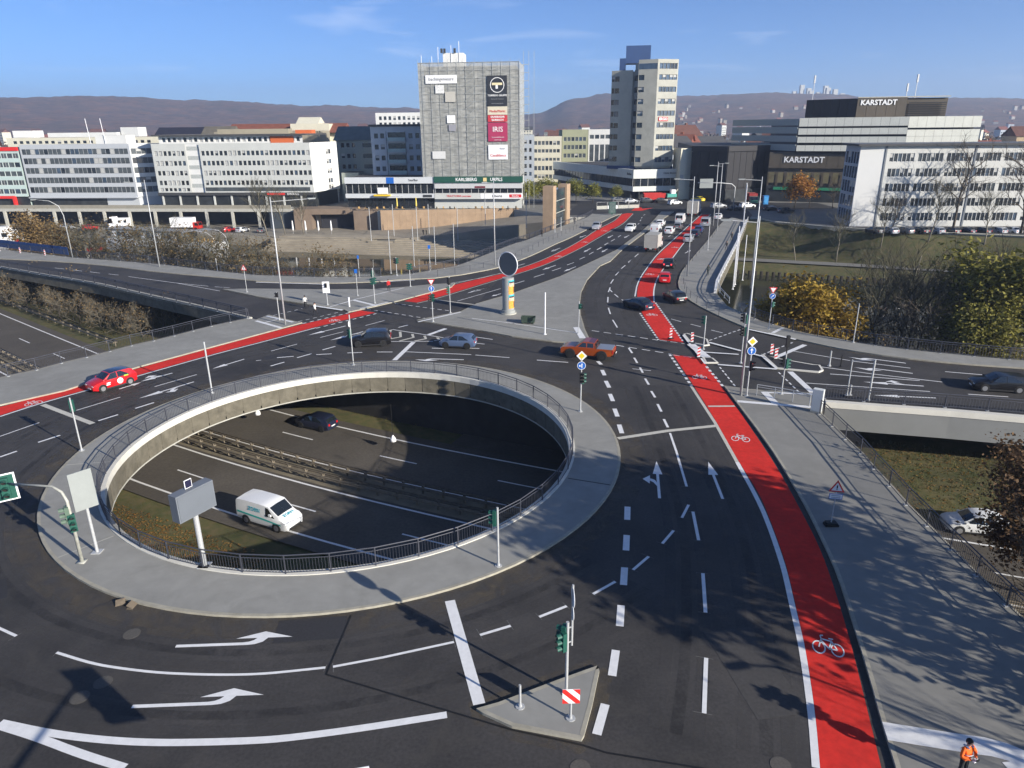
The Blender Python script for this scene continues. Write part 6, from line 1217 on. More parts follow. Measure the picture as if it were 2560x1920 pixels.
# 3 mint banded block with red cornice (far left)
a, b = (-182, 233.0), (-150.9, 230.2); r = bld('office_block', 'mint banded block with red cornice and red portal at left edge', a)
core(r, [(-182, 233.6), (-151.2, 230.8), (-151, 248), (-181, 250)], 0, 17.2, tealw, roofd)
facade(r, a, b, 2.8, 16.4, cols(.4, 16, 1.8, .12), rows(3.6, 5, 1.5, 1.15), tealw, .15, g=g_mid, var=(0, 0, 3)); lbox(r, a, b, 0, 31.3, -.3, .25, 16.4, 17.5, sign_red, 'cornice'); lbox(r, a, b, .2, 31, -.8, -.5, 0, 2.8, shopm, 'shopfront'); lbox(r, a, b, 19, 27, -.4, .6, 2.2, 3.0, sign_red, 'portal'); lbox(r, a, b, 26.3, 27, -.4, .6, 0, 2.2, sign_red, 'portal_post')
# 4 roofs behind
def simple_block(name, label, poly, h, wall, roofm, zs=None, n=0, cat='building', group=None, wg=None):
    P = ccw(poly); r = tag(empty(name, (P[0][0], P[0][1], 0)), label, cat, group); core(r, [((p[0] - sum(q[0] for q in P) / len(P)) * .985 + sum(q[0] for q in P) / len(P), (p[1] - sum(q[1] for q in P) / len(P)) * .985 + sum(q[1] for q in P) / len(P)) for p in P], 0, h - .1, wall, roofm)
    front = poly[0], poly[1]
    if zs: 
        L = (Vector(front[1]) - Vector(front[0])).length; facade(r, *front, 0, h, cols(L * .04, n, L * .92 / n * .6, L * .92 / n * .4), zs, wall, .15, g=wg)
    return r
r = simple_block('cream_block', 'long cream flat roofed building behind the silver office', [(-172, 258), (-118, 254), (-117, 272), (-171, 276)], 19.9, cream_w, roofd, [(17.9, 18.9)], 22)
core(r, [(-160, 262), (-135, 260), (-135, 266), (-160, 268)], 19.95, 21.4, wallw, rooftan, 'roof_hut'); core(r, [(-172, 262), (-165, 262), (-165, 268), (-172, 268)], 19.95, 22.2, wallw, rooftan, 'roof_hut'); core(r, [(-134.5, 262), (-128, 261), (-128, 267), (-134.5, 268)], 19.95, 23.0, wallw, rooftan, 'roof_hut')
def gable(root, x0, x1, y0, y1, z, h, m, name='roof'):
    o = root.location; mb = MB(); x0, x1, y0, y1 = x0 - o.x, x1 - o.x, y0 - o.y, y1 - o.y; ym = (y0 + y1) / 2
    mb.quad((x0, y0, z), (x1, y0, z), (x1, ym, z + h), (x0, ym, z + h)); mb.quad((x1, y1, z), (x0, y1, z), (x0, ym, z + h), (x1, ym, z + h)); mb.poly([(x0, y0, z), (x0, ym, z + h), (x0, y1, z)]); mb.poly([(x1, y0, z), (x1, y1, z), (x1, ym, z + h)]); return mb.build(name, m, root)
r = simple_block('roofed_house', 'house with long dark slate roof behind the antennas', [(-121, 258), (-101, 256), (-100, 270), (-120, 272)], 18.4, cream_w, roofd, [(16.2, 17.6)], 9); gable(r, -122, -106, 256, 272, 18.4, 4.4, mat('slate', (.025, .026, .04), .6, .1)); gable(r, -106, -95, 256, 272, 18.3, 4.7, mat('roof_brown_grey', (.12, .11, .09), .85, .2, .5))
simple_block('tan_roof_block', 'low tan roofed block above the white office', [(-98, 250), (-62, 246), (-62, 262), (-97, 266)], 21.3, rooftan, rooftan)
r = simple_block('cream_block', 'small cream rooftop house left of the red roofs', [(-78, 270), (-64, 269), (-64, 280), (-78, 281)], 23.6, cream_w, rooftan, [(20, 21.4)], 4); gable(r, -76, -68, 270, 280, 23.6, 2.2, cream_w)
r = simple_block('roofed_house', 'red roofed house behind the orange attic corner', [(-100, 272), (-60, 270), (-60, 282), (-100, 284)], 20.5, cream_w, roofred); gable(r, -101, -59, 268, 285, 20.5, 3.2, roofred)
# 5 grey green house with pitched roof, 6 blue white house with balconies
a, b = (-55.5, 240.0), (-34.0, 238.4); r = bld('apartment_house', 'grey green apartment house with pitched dark roof', a); core(r, [(-55.3, 240.4), (-34.2, 238.8), (-34, 254), (-55, 256)], 0, 18, greygreen, roofd)
facade(r, a, b, 0, 18.3, cols(1.5, 3, 1.2, .6) + [(8.6, 11.6)] + cols(13, 4, 1.2, .7), rows(6.3, 4, 1.5, 1.75), greygreen, fr=frame_m); gable(r, -56, -33.5, 239, 256, 18.3, 4.2, mat('roof_grey_green', (.13, .15, .14), .8, .15, .5))
a, b = (-41.6, 226.2), (-22.0, 224.6); r = bld('apartment_house', 'pale blue white apartment house with stacked glass balconies', a); core(r, [(-41.4, 226.7), (-22.2, 225.1), (-21, 243), (-40.5, 244)], 0, 22, blueg, roofd)
facade(r, a, b, 7, 22.3, [(1.0, 2.2), (2.9, 4.1), (11.5, 12.7), (13.6, 14.8), (15.6, 16.8), (17.4, 18.6)], rows(9.5, 4, 1.4, 1.75), blueg, fr=frame_d); 
for k in range(4): lbox(r, a, b, 5.2, 10.6, -.1, .02, 9.2 + k * 3.15, 11.2 + k * 3.15, g_dark, 'window'); lbox(r, a, b, 5.0, 10.8, .02, 1.3, 8.6 + k * 3.15, 8.8 + k * 3.15, blueg, 'balcony_floor'); lbox(r, a, b, 5.0, 10.8, 1.22, 1.3, 8.81 + k * 3.15, 9.75 + k * 3.15, mat('balcony_glass', (.3, .4, .4), .2, .1, 1), 'balcony_front')
for u in (5.0, 10.75): lbox(r, a, b, u, u + .12, 1.3, 1.42, 0, 21, frame_d, 'balcony_post')
core(r, [(-42, 225.8), (-21.6, 224.2), (-20.6, 243.4), (-41, 244.6)], 22.3, 22.9, roofd, roofd, 'roof_slab')
simple_block('hospital_block', 'distant white block with grid of small windows between hill and houses', [(-58, 330), (-22, 328), (-22, 342), (-58, 344)], 28, wallw, roofd, rows(20, 3, 1.6, .9), 16)
simple_block('corner_house', 'low green grey house in the shade beside the white office', [(-52.5, 231), (-47, 230.5), (-47, 240), (-52, 240)], 9, greygreen, roofd)
# 7 restaurant podium
a, m1, b = (-47.3, 211.6), (-21.5, 209.2), (3.6, 207.0); r = bld('restaurant_podium', 'two storey restaurant pavilion with fascia signs below the scaffolded tower', a)
core(r, [(-47, 212.8), (-21.5, 210.4), (3.4, 208.2), (4.4, 226), (-46, 230)], 0, 8.4, walllg, roofd)
pale_f = mat('fascia_pale', (.55, .57, .58), .6, .05, .5); green_f = mat('fascia_green', (.015, .075, .05), .5, .06)
lbox(r, a, m1, 0, 25.9, -.9, .3, 7.0, 8.7, pale_f, 'fascia'); lbox(r, a, m1, 12.2, 14.4, .305, .34, 7.02, 8.68, sign_blue, 'blue_panel'); wtext(r, a, m1, 20, .32, 7.9, 'SaarBar', .9, ltr_k)
def glazed(root, a, b, u0, u1, z0, z1, n, out=-.5, fm=frame_m, g=None):
    w = (u1 - u0) / n
    for k in range(n): lbox(root, a, b, u0 + k * w + .05, u0 + (k + 1) * w - .05, out, out + .04, z0, z1, g or g_dark, 'window')
    for k in range(n + 1): lbox(root, a, b, u0 + k * w - .05, u0 + k * w + .05, out - .05, out + .1, z0, z1, fm, 'mullion')
glazed(r, a, m1, .2, 25.6, 4.2, 6.99, 14); lbox(r, a, m1, 0, 25.9, -.9, .3, 3.0, 4.19, pale_f, 'balcony_band'); glazed(r, a, m1, .2, 25.6, 0, 2.99, 10, -1.0, frame_d); lbox(r, a, m1, 22.6, 25.2, .305, .36, 3.2, 3.9, frame_d, 'sign_panel'); wtext(r, a, m1, 15, .33, 3.6, 'SAARGARDEN', .55, ltr_w)
lbox(r, a, m1, 8.5, 13.3, .31, 1.2, 3.6, 4.0, sign_yellow, 'awning'); lbox(r, a, m1, 9.6, 12.6, .4, .6, 4.2, 5.9, sign_white, 'sign_panel')
lbox(r, m1, b, .02, 25.2, -.9, .55, 7.2, 8.8, green_f, 'fascia'); wtext(r, m1, b, 9.3, .57, 8.0, 'KARLSBERG', 1.25, ltr_w, .02, .92); wtext(r, m1, b, 17.8, .57, 8.0, 'URPILS', 1.25, ltr_w, .02, .92)
l = lbox(r, m1, b, 14.1, 15.1, .56, .6, 7.5, 8.5, mat('emblem_gold', (.7, .55, .25), .5, 0), 'emblem')
lbox(r, m1, b, .1, 25.1, -.6, .1, 5.6, 7.19, mat('shutter_pale', (.5, .5, .5), .6, .06, 1), 'shutter'); glazed(r, m1, b, .2, 25, 4.3, 5.59, 12); lbox(r, m1, b, .05, 25.2, -.6, .35, 2.7, 4.29, walllg, 'balcony_band'); lbox(r, m1, b, 13.2, 25.1, .355, .4, 2.8, 4.2, sign_white, 'sign_panel'); wtext(r, m1, b, 7, .37, 3.5, 'TRATTORIA toscana', .8, ltr_r); wtext(r, m1, b, 18, .42, 3.5, 'Liberté', 1.0, ltr_k); lbox(r, m1, b, 21.4, 24.8, .405, .43, 3.1, 3.95, ltr_r, 'red_plate'); wtext(r, m1, b, 23.1, .44, 3.5, 'Rindsi', .8, ltr_w)
glazed(r, m1, b, .2, 25, 0, 2.69, 9, -1.6, frame_d)
lbox(r, m1, b, 11.6, 14.6, .12, .16, 5.7, 6.2, mat('sign_maroon', (.15, .02, .03), .5, 0), 'sign_panel')
# 8 scaffolded tower with netting and banners
a, b = (-24.6, 210.4), (2.8, 208.2); r = bld('scaffolded_tower', 'high-rise tower wrapped in scaffolding and grey netting with banners', a)
core(r, [(-23.2, 212.6), (2.0, 210.6), (3.2, 226), (-22, 228)], 8.5, 37.5, mat('tower_core', (.2, .2, .185), .85, .2, .3, big=.15), roofd)
A_, B_ = Vector(a), Vector(b); dd = (B_ - A_).normalized(); L_ = (B_ - A_).length
for k in range(11): lbox(r, a, b, 1.6, L_ - 1.6, -1.75, -1.6, 10.2 + k * 2.55, 11.5 + k * 2.55, g_mid, 'window_band')
net = bpy.data.materials.new('scaffold_net'); net.use_nodes = True; t_ = net.node_tree; b_ = t_.nodes['Principled BSDF']; b_.inputs['Roughness'].default_value = .9
ge = t_.nodes.new('ShaderNodeNewGeometry'); mp_ = t_.nodes.new('ShaderNodeMapping'); mp_.inputs['Scale'].default_value = (.45, .45, 1.6); nz_ = t_.nodes.new('ShaderNodeTexNoise'); nz_.inputs['Scale'].default_value = 1.3; nz_.inputs['Detail'].default_value = 6
cr_ = t_.nodes.new('ShaderNodeValToRGB'); cr_.color_ramp.elements[0].position = .3; cr_.color_ramp.elements[0].color = (.3, .305, .285, 1); cr_.color_ramp.elements[1].position = .75; cr_.color_ramp.elements[1].color = (.42, .42, .39, 1)
ar_ = t_.nodes.new('ShaderNodeMapRange'); ar_.inputs[1].default_value = .3; ar_.inputs[2].default_value = .7; ar_.inputs[3].default_value = .62; ar_.inputs[4].default_value = .88
t_.links.new(ge.outputs['Position'], mp_.inputs['Vector']); t_.links.new(mp_.outputs['Vector'], nz_.inputs['Vector']); t_.links.new(nz_.outputs['Fac'], cr_.inputs['Fac']); t_.links.new(cr_.outputs['Color'], b_.inputs['Base Color']); t_.links.new(nz_.outputs['Fac'], ar_.inputs[0]); t_.links.new(ar_.outputs[0], b_.inputs['Alpha'])
def RP(u, out, z): p = A_ - Vector(a) + dd * u + Vector((dd.y, -dd.x)) * out; return (p.x, p.y, z)
nlev, H_ = 15, 38.3
for lv in range(nlev):
    z0, z1 = 8.7 + lv * (H_ - 8.7) / nlev, 8.7 + (lv + 1) * (H_ - 8.7) / nlev
    for sg in range(4):
        mb = MB(); u0, u1 = L_ * sg / 4, L_ * (sg + 1) / 4; n_ = 6; i = 0
        for q in range(n_): 
            ua, ub = u0 + (u1 - u0) * q / n_, u0 + (u1 - u0) * (q + 1) / n_; bu = lambda q_: .05 * math.sin(q_ * 2.1)
            mb.quad(RP(ua, bu(q), z0), RP(ub, bu(q + 1), z0), RP(ub, bu(q + 1), z1), RP(ua, bu(q), z1))
        mb.build('net_sheet', net, r)
mb = MB(); mb.quad(RP(0, 0, 8.7), RP(-.2, -17, 8.7), RP(-.2, -17, H_), RP(0, 0, H_)); mb.quad(RP(L_, 0, 8.7), RP(L_ + .3, -17, 8.7), RP(L_ + .3, -17, H_), RP(L_, 0, H_)); mb.build('net_side', net, r)
scm = mat('scaffold_tube', (.4, .41, .39), .45, 0, metal=.3)
us_ = [0, .9] + [.9 + (L_ - .9) * k / 11 for k in range(1, 12)]
for u in us_: mb = MB(); mb.bar(RP(u, .1, 8.5), RP(u, .1, H_ + .8), .065); mb.build('standard', scm, r)
for lv in range(nlev + 1):
    z0 = 8.7 + lv * (H_ - 8.7) / nlev; mb = MB(); mb.bar(RP(0, .1, z0), RP(L_, .1, z0), .06, .09); mb.build('ledger', scm, r); mb = MB(); mb.bar(RP(0, -.5, z0 - .05), RP(L_, -.5, z0 - .05), .8, .06); mb.build('plank', mat('plank', (.2, .19, .16), .9, .2, 2), r)
    if lv < nlev: mb = MB(); us0 = L_ * .46; mb.bar(RP(us0, .16, z0 + .1), RP(us0 + 2.6, .16, z0 + 1.9), .14, .1); mb.build('stair', scm, r)
for u in (L_ + 1.2, L_ + 2.6, L_ + 4.0): mb = MB(); mb.bar(RP(u, 0, .0), RP(u, 0, H_ + 2.5), .09); mb.build('hoist_mast', scm, r)
for lv in range(nlev): z0 = 9.5 + lv * 2; mb = MB(); mb.bar(RP(L_ + .2, 0, z0), RP(L_ + 2.7, 0, z0), .1, .1); mb.bar(RP(L_ + .4, 0, z0 - .8), RP(L_ + 1.3, 0, z0 - .1), .3, .12); mb.build('bracket', galv_old, r)
def banner(u0, u1, z0, z1, m): o = lbox(r, a, b, u0, u1, .28, .31, z0, z1, m, 'banner'); return o
k_ = L_ / 27.5
banner(2.0, 10.6, 33.1, 35.2, sign_white); wtext(r, a, b, 6.3, .32, 34.2, 'bachingenieure', 1.2, mat('letter_grey', (.15, .15, .15), .5, 0), sx=.95)
banner(4.6, 7.0, 30.6, 32.7, mat('banner_pale', (.65, .65, .63), .6, .25, 2.5)); banner(7.2, 10.0, 28.4, 31.0, mat('banner_beige', (.45, .43, .38), .7, .05)); banner(7.5, 9.8, 23.0, 25.0, sign_white); banner(7.9, 9.9, 20.9, 22.6, mat('banner_grey', (.27, .27, .3), .7, .05)); banner(3.0, 6.7, 13.6, 15.6, mat('banner_off_white', (.6, .6, .58), .6, .05))
bk_ = mat('banner_black', (.022, .025, .032), .6, 0); banner(18.8, 24.2, 27.2, 34.9, bk_); o = Vector(r.location[:2])
mb = MB(); pts = [RP(21.5 + 1.85 * math.cos(2 * math.pi * q / 32), .36, 32.5 + 1.85 * math.sin(2 * math.pi * q / 32)) for q in range(33)]; mb.tube(pts, .1, 5, False); mb.build('emblem', ltr_w, r)
gold = mat('letter_pale_gold', (.7, .62, .38), .5, 0); lbox(r, a, b, 20.1, 22.9, .33, .37, 32.5, 33.1, gold, 'emblem'); lbox(r, a, b, 21.1, 21.7, .33, .37, 31.6, 32.49, ltr_w, 'emblem')
wtext(r, a, b, 21.5, .33, 29.9, 'TORPEDO GRUPPE', .62, ltr_w, .01); wtext(r, a, b, 21.5, .33, 29.0, 'Werben fürs Handwerk', .36, mat('letter_dim', (.3, .31, .33), .5, 0)); wtext(r, a, b, 21.5, .33, 27.9, 'www.torpedogruppe.de', .34, MATS['letter_dim'])
banner(18.8, 24.2, 25.0, 27.1, mat('banner_cream', (.6, .55, .42), .6, .05)); wtext(r, a, b, 21.5, .33, 25.9, 'Media/Markt', .85, ltr_r); banner(18.8, 24.2, 23.2, 24.9, mat('banner_red', (.5, .04, .05), .6, .05)); wtext(r, a, b, 21.5, .33, 24.45, 'SAARBASAR', .72, ltr_w, .015); wtext(r, a, b, 21.5, .33, 23.65, 'BURBACH', .72, ltr_w, .015)
banner(18.8, 24.2, 18.1, 23.0, mat('banner_raspberry', (.36, .03, .09), .6, .05)); t2 = wtext(r, a, b, 21.5, .33, 21.2, 'IRIS', 1.9, ltr_w); wtext(r, a, b, 21.5, .33, 19.2, 'Rechtsanwaltskanzlei', .4, ltr_w); wtext(r, a, b, 21.5, .33, 18.5, 'www.iris.de', .4, ltr_w)
banner(18.8, 24.2, 13.3, 17.2, sign_white); wtext(r, a, b, 21.5, .33, 14.4, 'Casablanca', 1.0, ltr_r); wtext(r, a, b, 22.7, .33, 16.2, 'Rindsi', .6, MATS['letter_dim'])
core(r, [(-18, 214), (-12.4, 213.5), (-12, 220), (-17.6, 220.5)], 37.55, 41.0, wallw, roofd, 'roof_hut')
for u, hh in ((5.0, 4.2), (8.6, 4.6), (10.8, 5.6), (.3, 2.2), (3.2, 1.9)): mb = MB(); mb.bar(RP(u, -4, 38), RP(u, -4, 38.3 + hh), .12); mb.build('antenna', sign_white, r)
for u in (6, 6.8, 9.6): mb = MB(); mb.box(*[RP(u, -4, 0)[0] - .3, RP(u, -4, 0)[0] + .3, RP(u, -4, 0)[1] - .3, RP(u, -4, 0)[1] + .3, 41.01, 42.1]); mb.build('roof_unit', frame_d, r)
# 9 office tower with podium
Kc, Kr, Kl = (45.0, 234.2), (51.6, 236.0), (39.6, 236.6)
r = bld('office_tower', 'tall concrete office tower with ribbon windows and blue rooftop plant', Kc)
pod = [(38.6, 231.5), (53.2, 233.5)]
fl = 3.42; zs = rows(10.9, 9, 1.5, fl - 1.5)
core(r, [(45.1, 234.8), (51.1, 236.4), (49.5, 250), (40.2, 246), (40.1, 237.0)], 9, 40.2, tow, roofd)
facade(r, Kc, Kr, 9.6, 40.6, cols(.6, 5, 1.14, .05), zs[:-1] + [(38.0 - .1, 39.6 - .1)], tow, .25, fr=frame_d, g=g_blue, var=(0, 0, 0, 1)); facade(r, Kl, Kc, 9.6, 40.6, [(.1, 1.9)], zs[:-1], tow, .25, fr=frame_d, g=g_blue); lbox(r, Kl, Kc, .2, 5.8, .004, .03, 37.9, 39.5, g_blue, 'window_band')
facade(r, Kr, (50.0, 250), 9.6, 40.6, cols(2, 6, 1.1, .9), zs, tow, .25, fr=frame_d)
L2a, L2b = (32.4, 243.4), (38.6, 240.2)
core(r, [(32.7, 243.8), (38.5, 240.7), (40.2, 240.8), (43, 252), (35, 254)], 9, 37.6, tow, roofd); facade(r, L2a, L2b, 9.6, 38.0, [(.05, 1.0), (1.15, 2.6)], zs[:-1], tow, .3, fr=frame_d, g=g_dark)
facade(r, (34.5, 254), L2a, 9.6, 38.0, cols(.5, 4, 1.5, .9), zs[:-1], tow, .3, fr=frame_d)
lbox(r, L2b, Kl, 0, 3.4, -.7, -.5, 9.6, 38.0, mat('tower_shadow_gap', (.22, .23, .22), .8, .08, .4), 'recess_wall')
for z0, z1 in zs[:-1]: lbox(r, L2b, Kl, .4, 2.6, -.495, -.45, z0, z1, g_dark, 'window')
bluep = mat('plant_blue', (.035, .07, .17), .5, .08, .5); core(r, [(37, 246), (44.6, 245), (45, 251), (38, 252)], 40.3, 45.4, bluep, bluep, 'plant_room'); core(r, [(35.2, 246.4), (37, 246), (38, 252), (36, 252.4)], 37.65, 41.8, bluep, bluep, 'plant_room')
lbox(r, Kc, Kr, 1.1, 4.2, .05, .2, zs[4][0] - 1.55, zs[4][0] - .35, ltr_r, 'sign_panel'); wtext(r, Kc, Kr, 2.65, .22, zs[4][0] - .95, 'ERGO', 1.05, ltr_w, .03)
P0, P1, P2 = (17.0, 292.0), (38.6, 231.0), (53.4, 233.4)
for q0, q1, wm_, Lq in ((P0, P1, mat('podium_white', (.6, .62, .58), .6, .05, .4), 64.7), (P1, P2, MATS['podium_white'], 15)):
    lbox(r, q0, q1, 0, Lq - .02, -1.0, 0, 6.2, 8.9, wm_, 'fascia'); lbox(r, q0, q1, 0, Lq - .02, -1.0, 0, 2.3, 3.8, wm_, 'fascia'); glazed(r, q0, q1, .1, Lq - .1, 3.8, 6.19, int(Lq / 2.4), -.6, frame_m if Lq < 20 else frame_d); lbox(r, q0, q1, 0, Lq, -2.5, -2.2, 0, 2.3, shopm, 'shopfront')
core(r, [(18, 293), (38.9, 233.4), (52.6, 235.4), (51, 262), (36, 294)], 2.3, 8.6, roofd, roofd); core(r, [(38, 238), (52, 237.5), (50.5, 253), (34, 254), (31.8, 244)], 8.61, 9.62, mat('plinth_blue', (.03, .06, .16), .5, .05), None, 'plinth')
wtext(r, P1, P2, 12.0, .05, 7.7, 'Heinz Becker', .8, ltr_k); wtext(r, P0, P1, 62, .05, 7.5, 'Becker', 1.0, ltr_k)
# 10 group behind: cream, green, white
for nm_, lb, a, b, h, wl_, n, zs in (('cream_block', 'cream office with ribbon windows behind the plaza trees', (9.6, 309), (21.4, 307.6), 18.0, cream_w, 7, [(1.5, 3), (4.6, 6.4), (8.4, 9.6), (11.6, 13.0), (14.6, 16.2)]), ('green_block', 'olive green block with paired windows next to the cream office', (21.7, 309), (32.1, 307.8), 20.5, greenw, 6, [(2.5, 4), (9.5, 11.2), (12.8, 14.5), (16, 17.6)]), ('white_block', 'white block with tall dark windows left of the office tower', (32.4, 309), (44, 307.6), 20.5, wallw, 5, [(8, 14.6), (16.8, 18.4)])):
    r = bld(nm_, lb, a); core(r, [(a[0] + .2, a[1] + .4), (b[0] - .2, b[1] + .4), (b[0], 330), (a[0], 331)], 0, h - .2, wl_, roofd); L = (Vector(b) - Vector(a)).length; facade(r, a, b, 0, h, cols(.5, n, (L - 1) / n * .82, (L - 1) / n * .18), zs, wl_, .2, g=g_mid)
simple_block('blue_grey_block', 'blue grey shaded block right of the scaffold', [(1.5, 285), (9.4, 284), (9.6, 300), (2, 301)], 19, blueg, roofd, rows(4, 5, 1.5, 1.4), 4)
# 11 dark department store with parking decks and brown front
r = bld('department_store', 'huge dark clad department store filling the corner right of the tower', (55.5, 226))
core(r, [(55.5, 226), (64, 219), (86, 231.5), (96, 262), (62, 276)], 0, 15.8, darkclad, roofd)
for q0, q1 in (((55.2, 226.2), (63.9, 218.7)), ((63.9, 218.7), (86, 231.2))):
    Lq = (Vector(q1) - Vector(q0)).length; n = int(Lq / 2.4)
    for k in range(n): lbox(r, q0, q1, k * Lq / n + .06, (k + 1) * Lq / n - .06, -.02, .18, 4.0, 14.2, darkclad, 'cladding_panel')
    lbox(r, q0, q1, 0, Lq, -.1, .3, 14.4, 15.9, mat('parapet_dark', (.02, .019, .021), .6, .1), 'parapet'); lbox(r, q0, q1, .3, Lq - .3, .02, .1, 0, 3.4, shopm, 'shopfront')
a, b = (77.0, 221.0), (108, 208.5); r = bld('department_store', 'brown fronted store wing with white parking decks and dark rooftop sign box', a)
core(r, [(77.2, 221.6), (108, 209.1), (124, 206), (132, 240), (90, 256)], 0, 14, brown_c, roofd)
L = 25.3
for k in range(10): lbox(r, a, b, k * 3.15 + .05, k * 3.15 + 3.1, -.02, .2, 9.6, 13.6, brown_c, 'cladding_panel')
for k in range(13): lbox(r, a, b, .4 + k * 2.5, 1.9 + k * 2.5, -.02, .04, 5.4, 8.4, mat('window_ochre', (.15, .13, .07), .3, .3, .6), 'window')
lbox(r, a, b, 0, 25, .0, .12, 0, 4.6, shopm, 'shopfront'); lbox(r, a, b, 2, 24, .13, .5, 3.4, 4.2, mat('awning_green', (.02, .2, .1), .6, .1), 'awning'); wtext(r, a, b, 9.6, .24, 11.9, 'KARSTADT', 2.2, ltr_w, .06, 1.0, .12)
q = [(83.2, 217.2), (92.0, 213.6), (109, 206.6), (127, 203.5)]
pan = [(q[0], q[1]), (q[1], q[2]), (q[2], q[3])]
for lv, (z0, z1) in enumerate(((14.4, 16.0), (16.7, 18.3), (18.9, 20.6), (21.1, 23.4))):
    for s_, (p0, p1) in enumerate(pan):
        Ls = (Vector(p1) - Vector(p0)).length; n = max(2, int(Ls / 2.2)); dz = -.55 * (s_ == 2) * (lv > 1)
        for k in range(n): lbox(r, p0, p1, k * Ls / n + .025, (k + 1) * Ls / n - .025, -.2, 0, z0 + dz, z1 + dz * (lv < 3), deckw, 'deck_panel')
core(r, [(84, 218.2), (92.3, 214.6), (109, 207.8), (126, 205), (131, 238), (88, 254)], 14.05, 22.6, darkclad, mat('deck_roof', (.3, .3, .27), .8, .1), 'parking_decks')
lf = [(72, 244), (83.0, 217.4)]
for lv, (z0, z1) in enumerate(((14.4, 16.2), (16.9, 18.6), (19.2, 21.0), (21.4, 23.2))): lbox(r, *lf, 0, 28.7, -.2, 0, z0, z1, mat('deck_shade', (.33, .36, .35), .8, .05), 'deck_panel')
sa, sm_, sb = (88.0, 226), (97.8, 214.6), (121.5, 210.5)
core(r, [(88.3, 226.3), (98, 215.1), (121.2, 211.1), (123, 232), (95, 238)], 22.61, 28.3, brown_c, roofd, 'rooftop_box'); Ls = 24.05
for k in range(5): lbox(r, sm_, sb, k * 2.6 + .04, k * 2.6 + 2.56, -.05, .12, 23.0, 28.5, brown_c, 'cladding_panel')
for k in range(7): lbox(r, sm_, sb, 13.6, 23.2, -.02, .22, 23.6 + k * .55, 23.85 + k * .55, darkclad, 'louvre')
lbox(r, sm_, sb, 0, 24, -.3, .25, 28.5, 28.75, concrete, 'cornice'); 
for k in range(6): lbox(r, sa, sm_, k * 2.5 + .04, k * 2.5 + 2.46, -.05, .1, 22.9, 28.4, darkclad, 'cladding_panel')
wtext(r, sm_, sb, 5.6, .2, 27.2, 'KARSTADT', 1.9, ltr_w, .05, 1.0, .1)
for (x, y, hh) in ((89.6, 226, 6.5), (112, 216, 3.6), (115, 217, 6.0)): mb = MB(); mb.bar((x - 77, y - 221, 28.3), (x - 77, y - 221, 28.3 + hh), .14); mb.box(x - 77.2, x - 76.8, y - 221.2, y - 220.8, 26.5 + hh, 28.6 + hh); mb.build('antenna', galv, r)
simple_block('yellow_block', 'small pale yellow front with green windows beside the tower', [(52.2, 227.6), (56.4, 228.6), (57, 240), (52.6, 240)], 15.2, cream_w, roofd, [(4.5, 7.5), (8.2, 10.4), (11.1, 13.3)], 2)
# 12 white office on the right
a0, a, b = (76.6, 163.2), (82.0, 162.6), (143.8, 158.8); r = bld('office_block', 'long white office with five window rows behind bare trees at right', a0)
core(r, [(76.9, 163.6), (82.0, 163.1), (143.6, 159.3), (144.6, 168), (77.6, 171.2)], 0, 17.0, wallw, roofd)
lbox(r, a0, a, 0, 5.45, -.4, 0, -.6, 17.2, mat('render_bright', (.6, .6, .58), .8, .03, .4), 'end_wall')
bays = []
for k in range(10): bays += cols(.9 + k * 6.05, 6, .8, .09)
facade(r, a, b, -.6, 17.2, bays, rows(1.2, 5, 1.75, 1.42), mat('render_warm_white', (.53, .53, .5), .8, .04, .4), .2, fr=frame_m, var=(0, 0, 0, 0, 0, 1))
for k in range(6): lbox(r, a, b, 18.6 * k + .1 if k else -.2, 18.6 * k + .45 if k else .15, 0, .15, -.6, 17.2, box_grey, 'downpipe_strip')
facade(r, (77.2, 171.6), a0, -.6, 17.2, cols(.4, 5, 1.4, .15), rows(1, 5, 2.6, .5), mat('glazing_bars', (.3, .34, .4), .6, .05), .15, fr=frame_m, g=g_blue)
core(r, [(75.6, 162.0), (144.8, 157.6), (145.6, 169), (76.4, 172.6)], 17.2, 17.65, roofd, mat('roof_zinc', (.14, .15, .16), .6, .1, .3), 'roof_slab')
# --- far houses on the plain, one by one
hw = [cream_w, wallw, blueg, walllg, mat('render_ochre', (.45, .34, .2), .8, .06)]; hr = [roofred, roofred, roofd, mat('roof_tile_brown', (.13, .06, .045), .85, .2, .6)]
def house_mesh(k):
    mb = MB(); w_, d_, h_ = 5 + k % 3, 5, 8 + 2.2 * (k % 4); mb.box(-w_, w_, -d_, d_, 0, h_); mb.cur = 1
    for z in range(int(h_ / 3)):
        for q in range(4): x = -w_ + (q + .6) * w_ / 2.2; mb.cur = 2; mb.quad((x - .55, -d_ - .02, 1.2 + z * 3), (x + .55, -d_ - .02, 1.2 + z * 3), (x + .55, -d_ - .02, 2.7 + z * 3), (x - .55, -d_ - .02, 2.7 + z * 3))
    wall = mb.mesh('wall', [hw[k % 5], g_dark, g_dark]); rb = MB(); e = .5; rh = 3.6
    rb.quad((-w_ - e, -d_ - e, h_), (w_ + e, -d_ - e, h_), (w_ + e, 0, h_ + rh), (-w_ - e, 0, h_ + rh)); rb.quad((w_ + e, d_ + e, h_), (-w_ - e, d_ + e, h_), (-w_ - e, 0, h_ + rh), (w_ + e, 0, h_ + rh)); rb.poly([(-w_, -d_, h_), (-w_, 0, h_ + rh - .2), (-w_, d_, h_)]); rb.poly([(w_, -d_, h_), (w_, d_, h_), (w_, 0, h_ + rh - .2)]); rb.box(w_ * .4, w_ * .4 + .8, .5, 1.3, h_, h_ + rh + .6)
    return wall, rb.mesh('roof', hr[k % 4])
HM = [house_mesh(k) for k in range(20)]
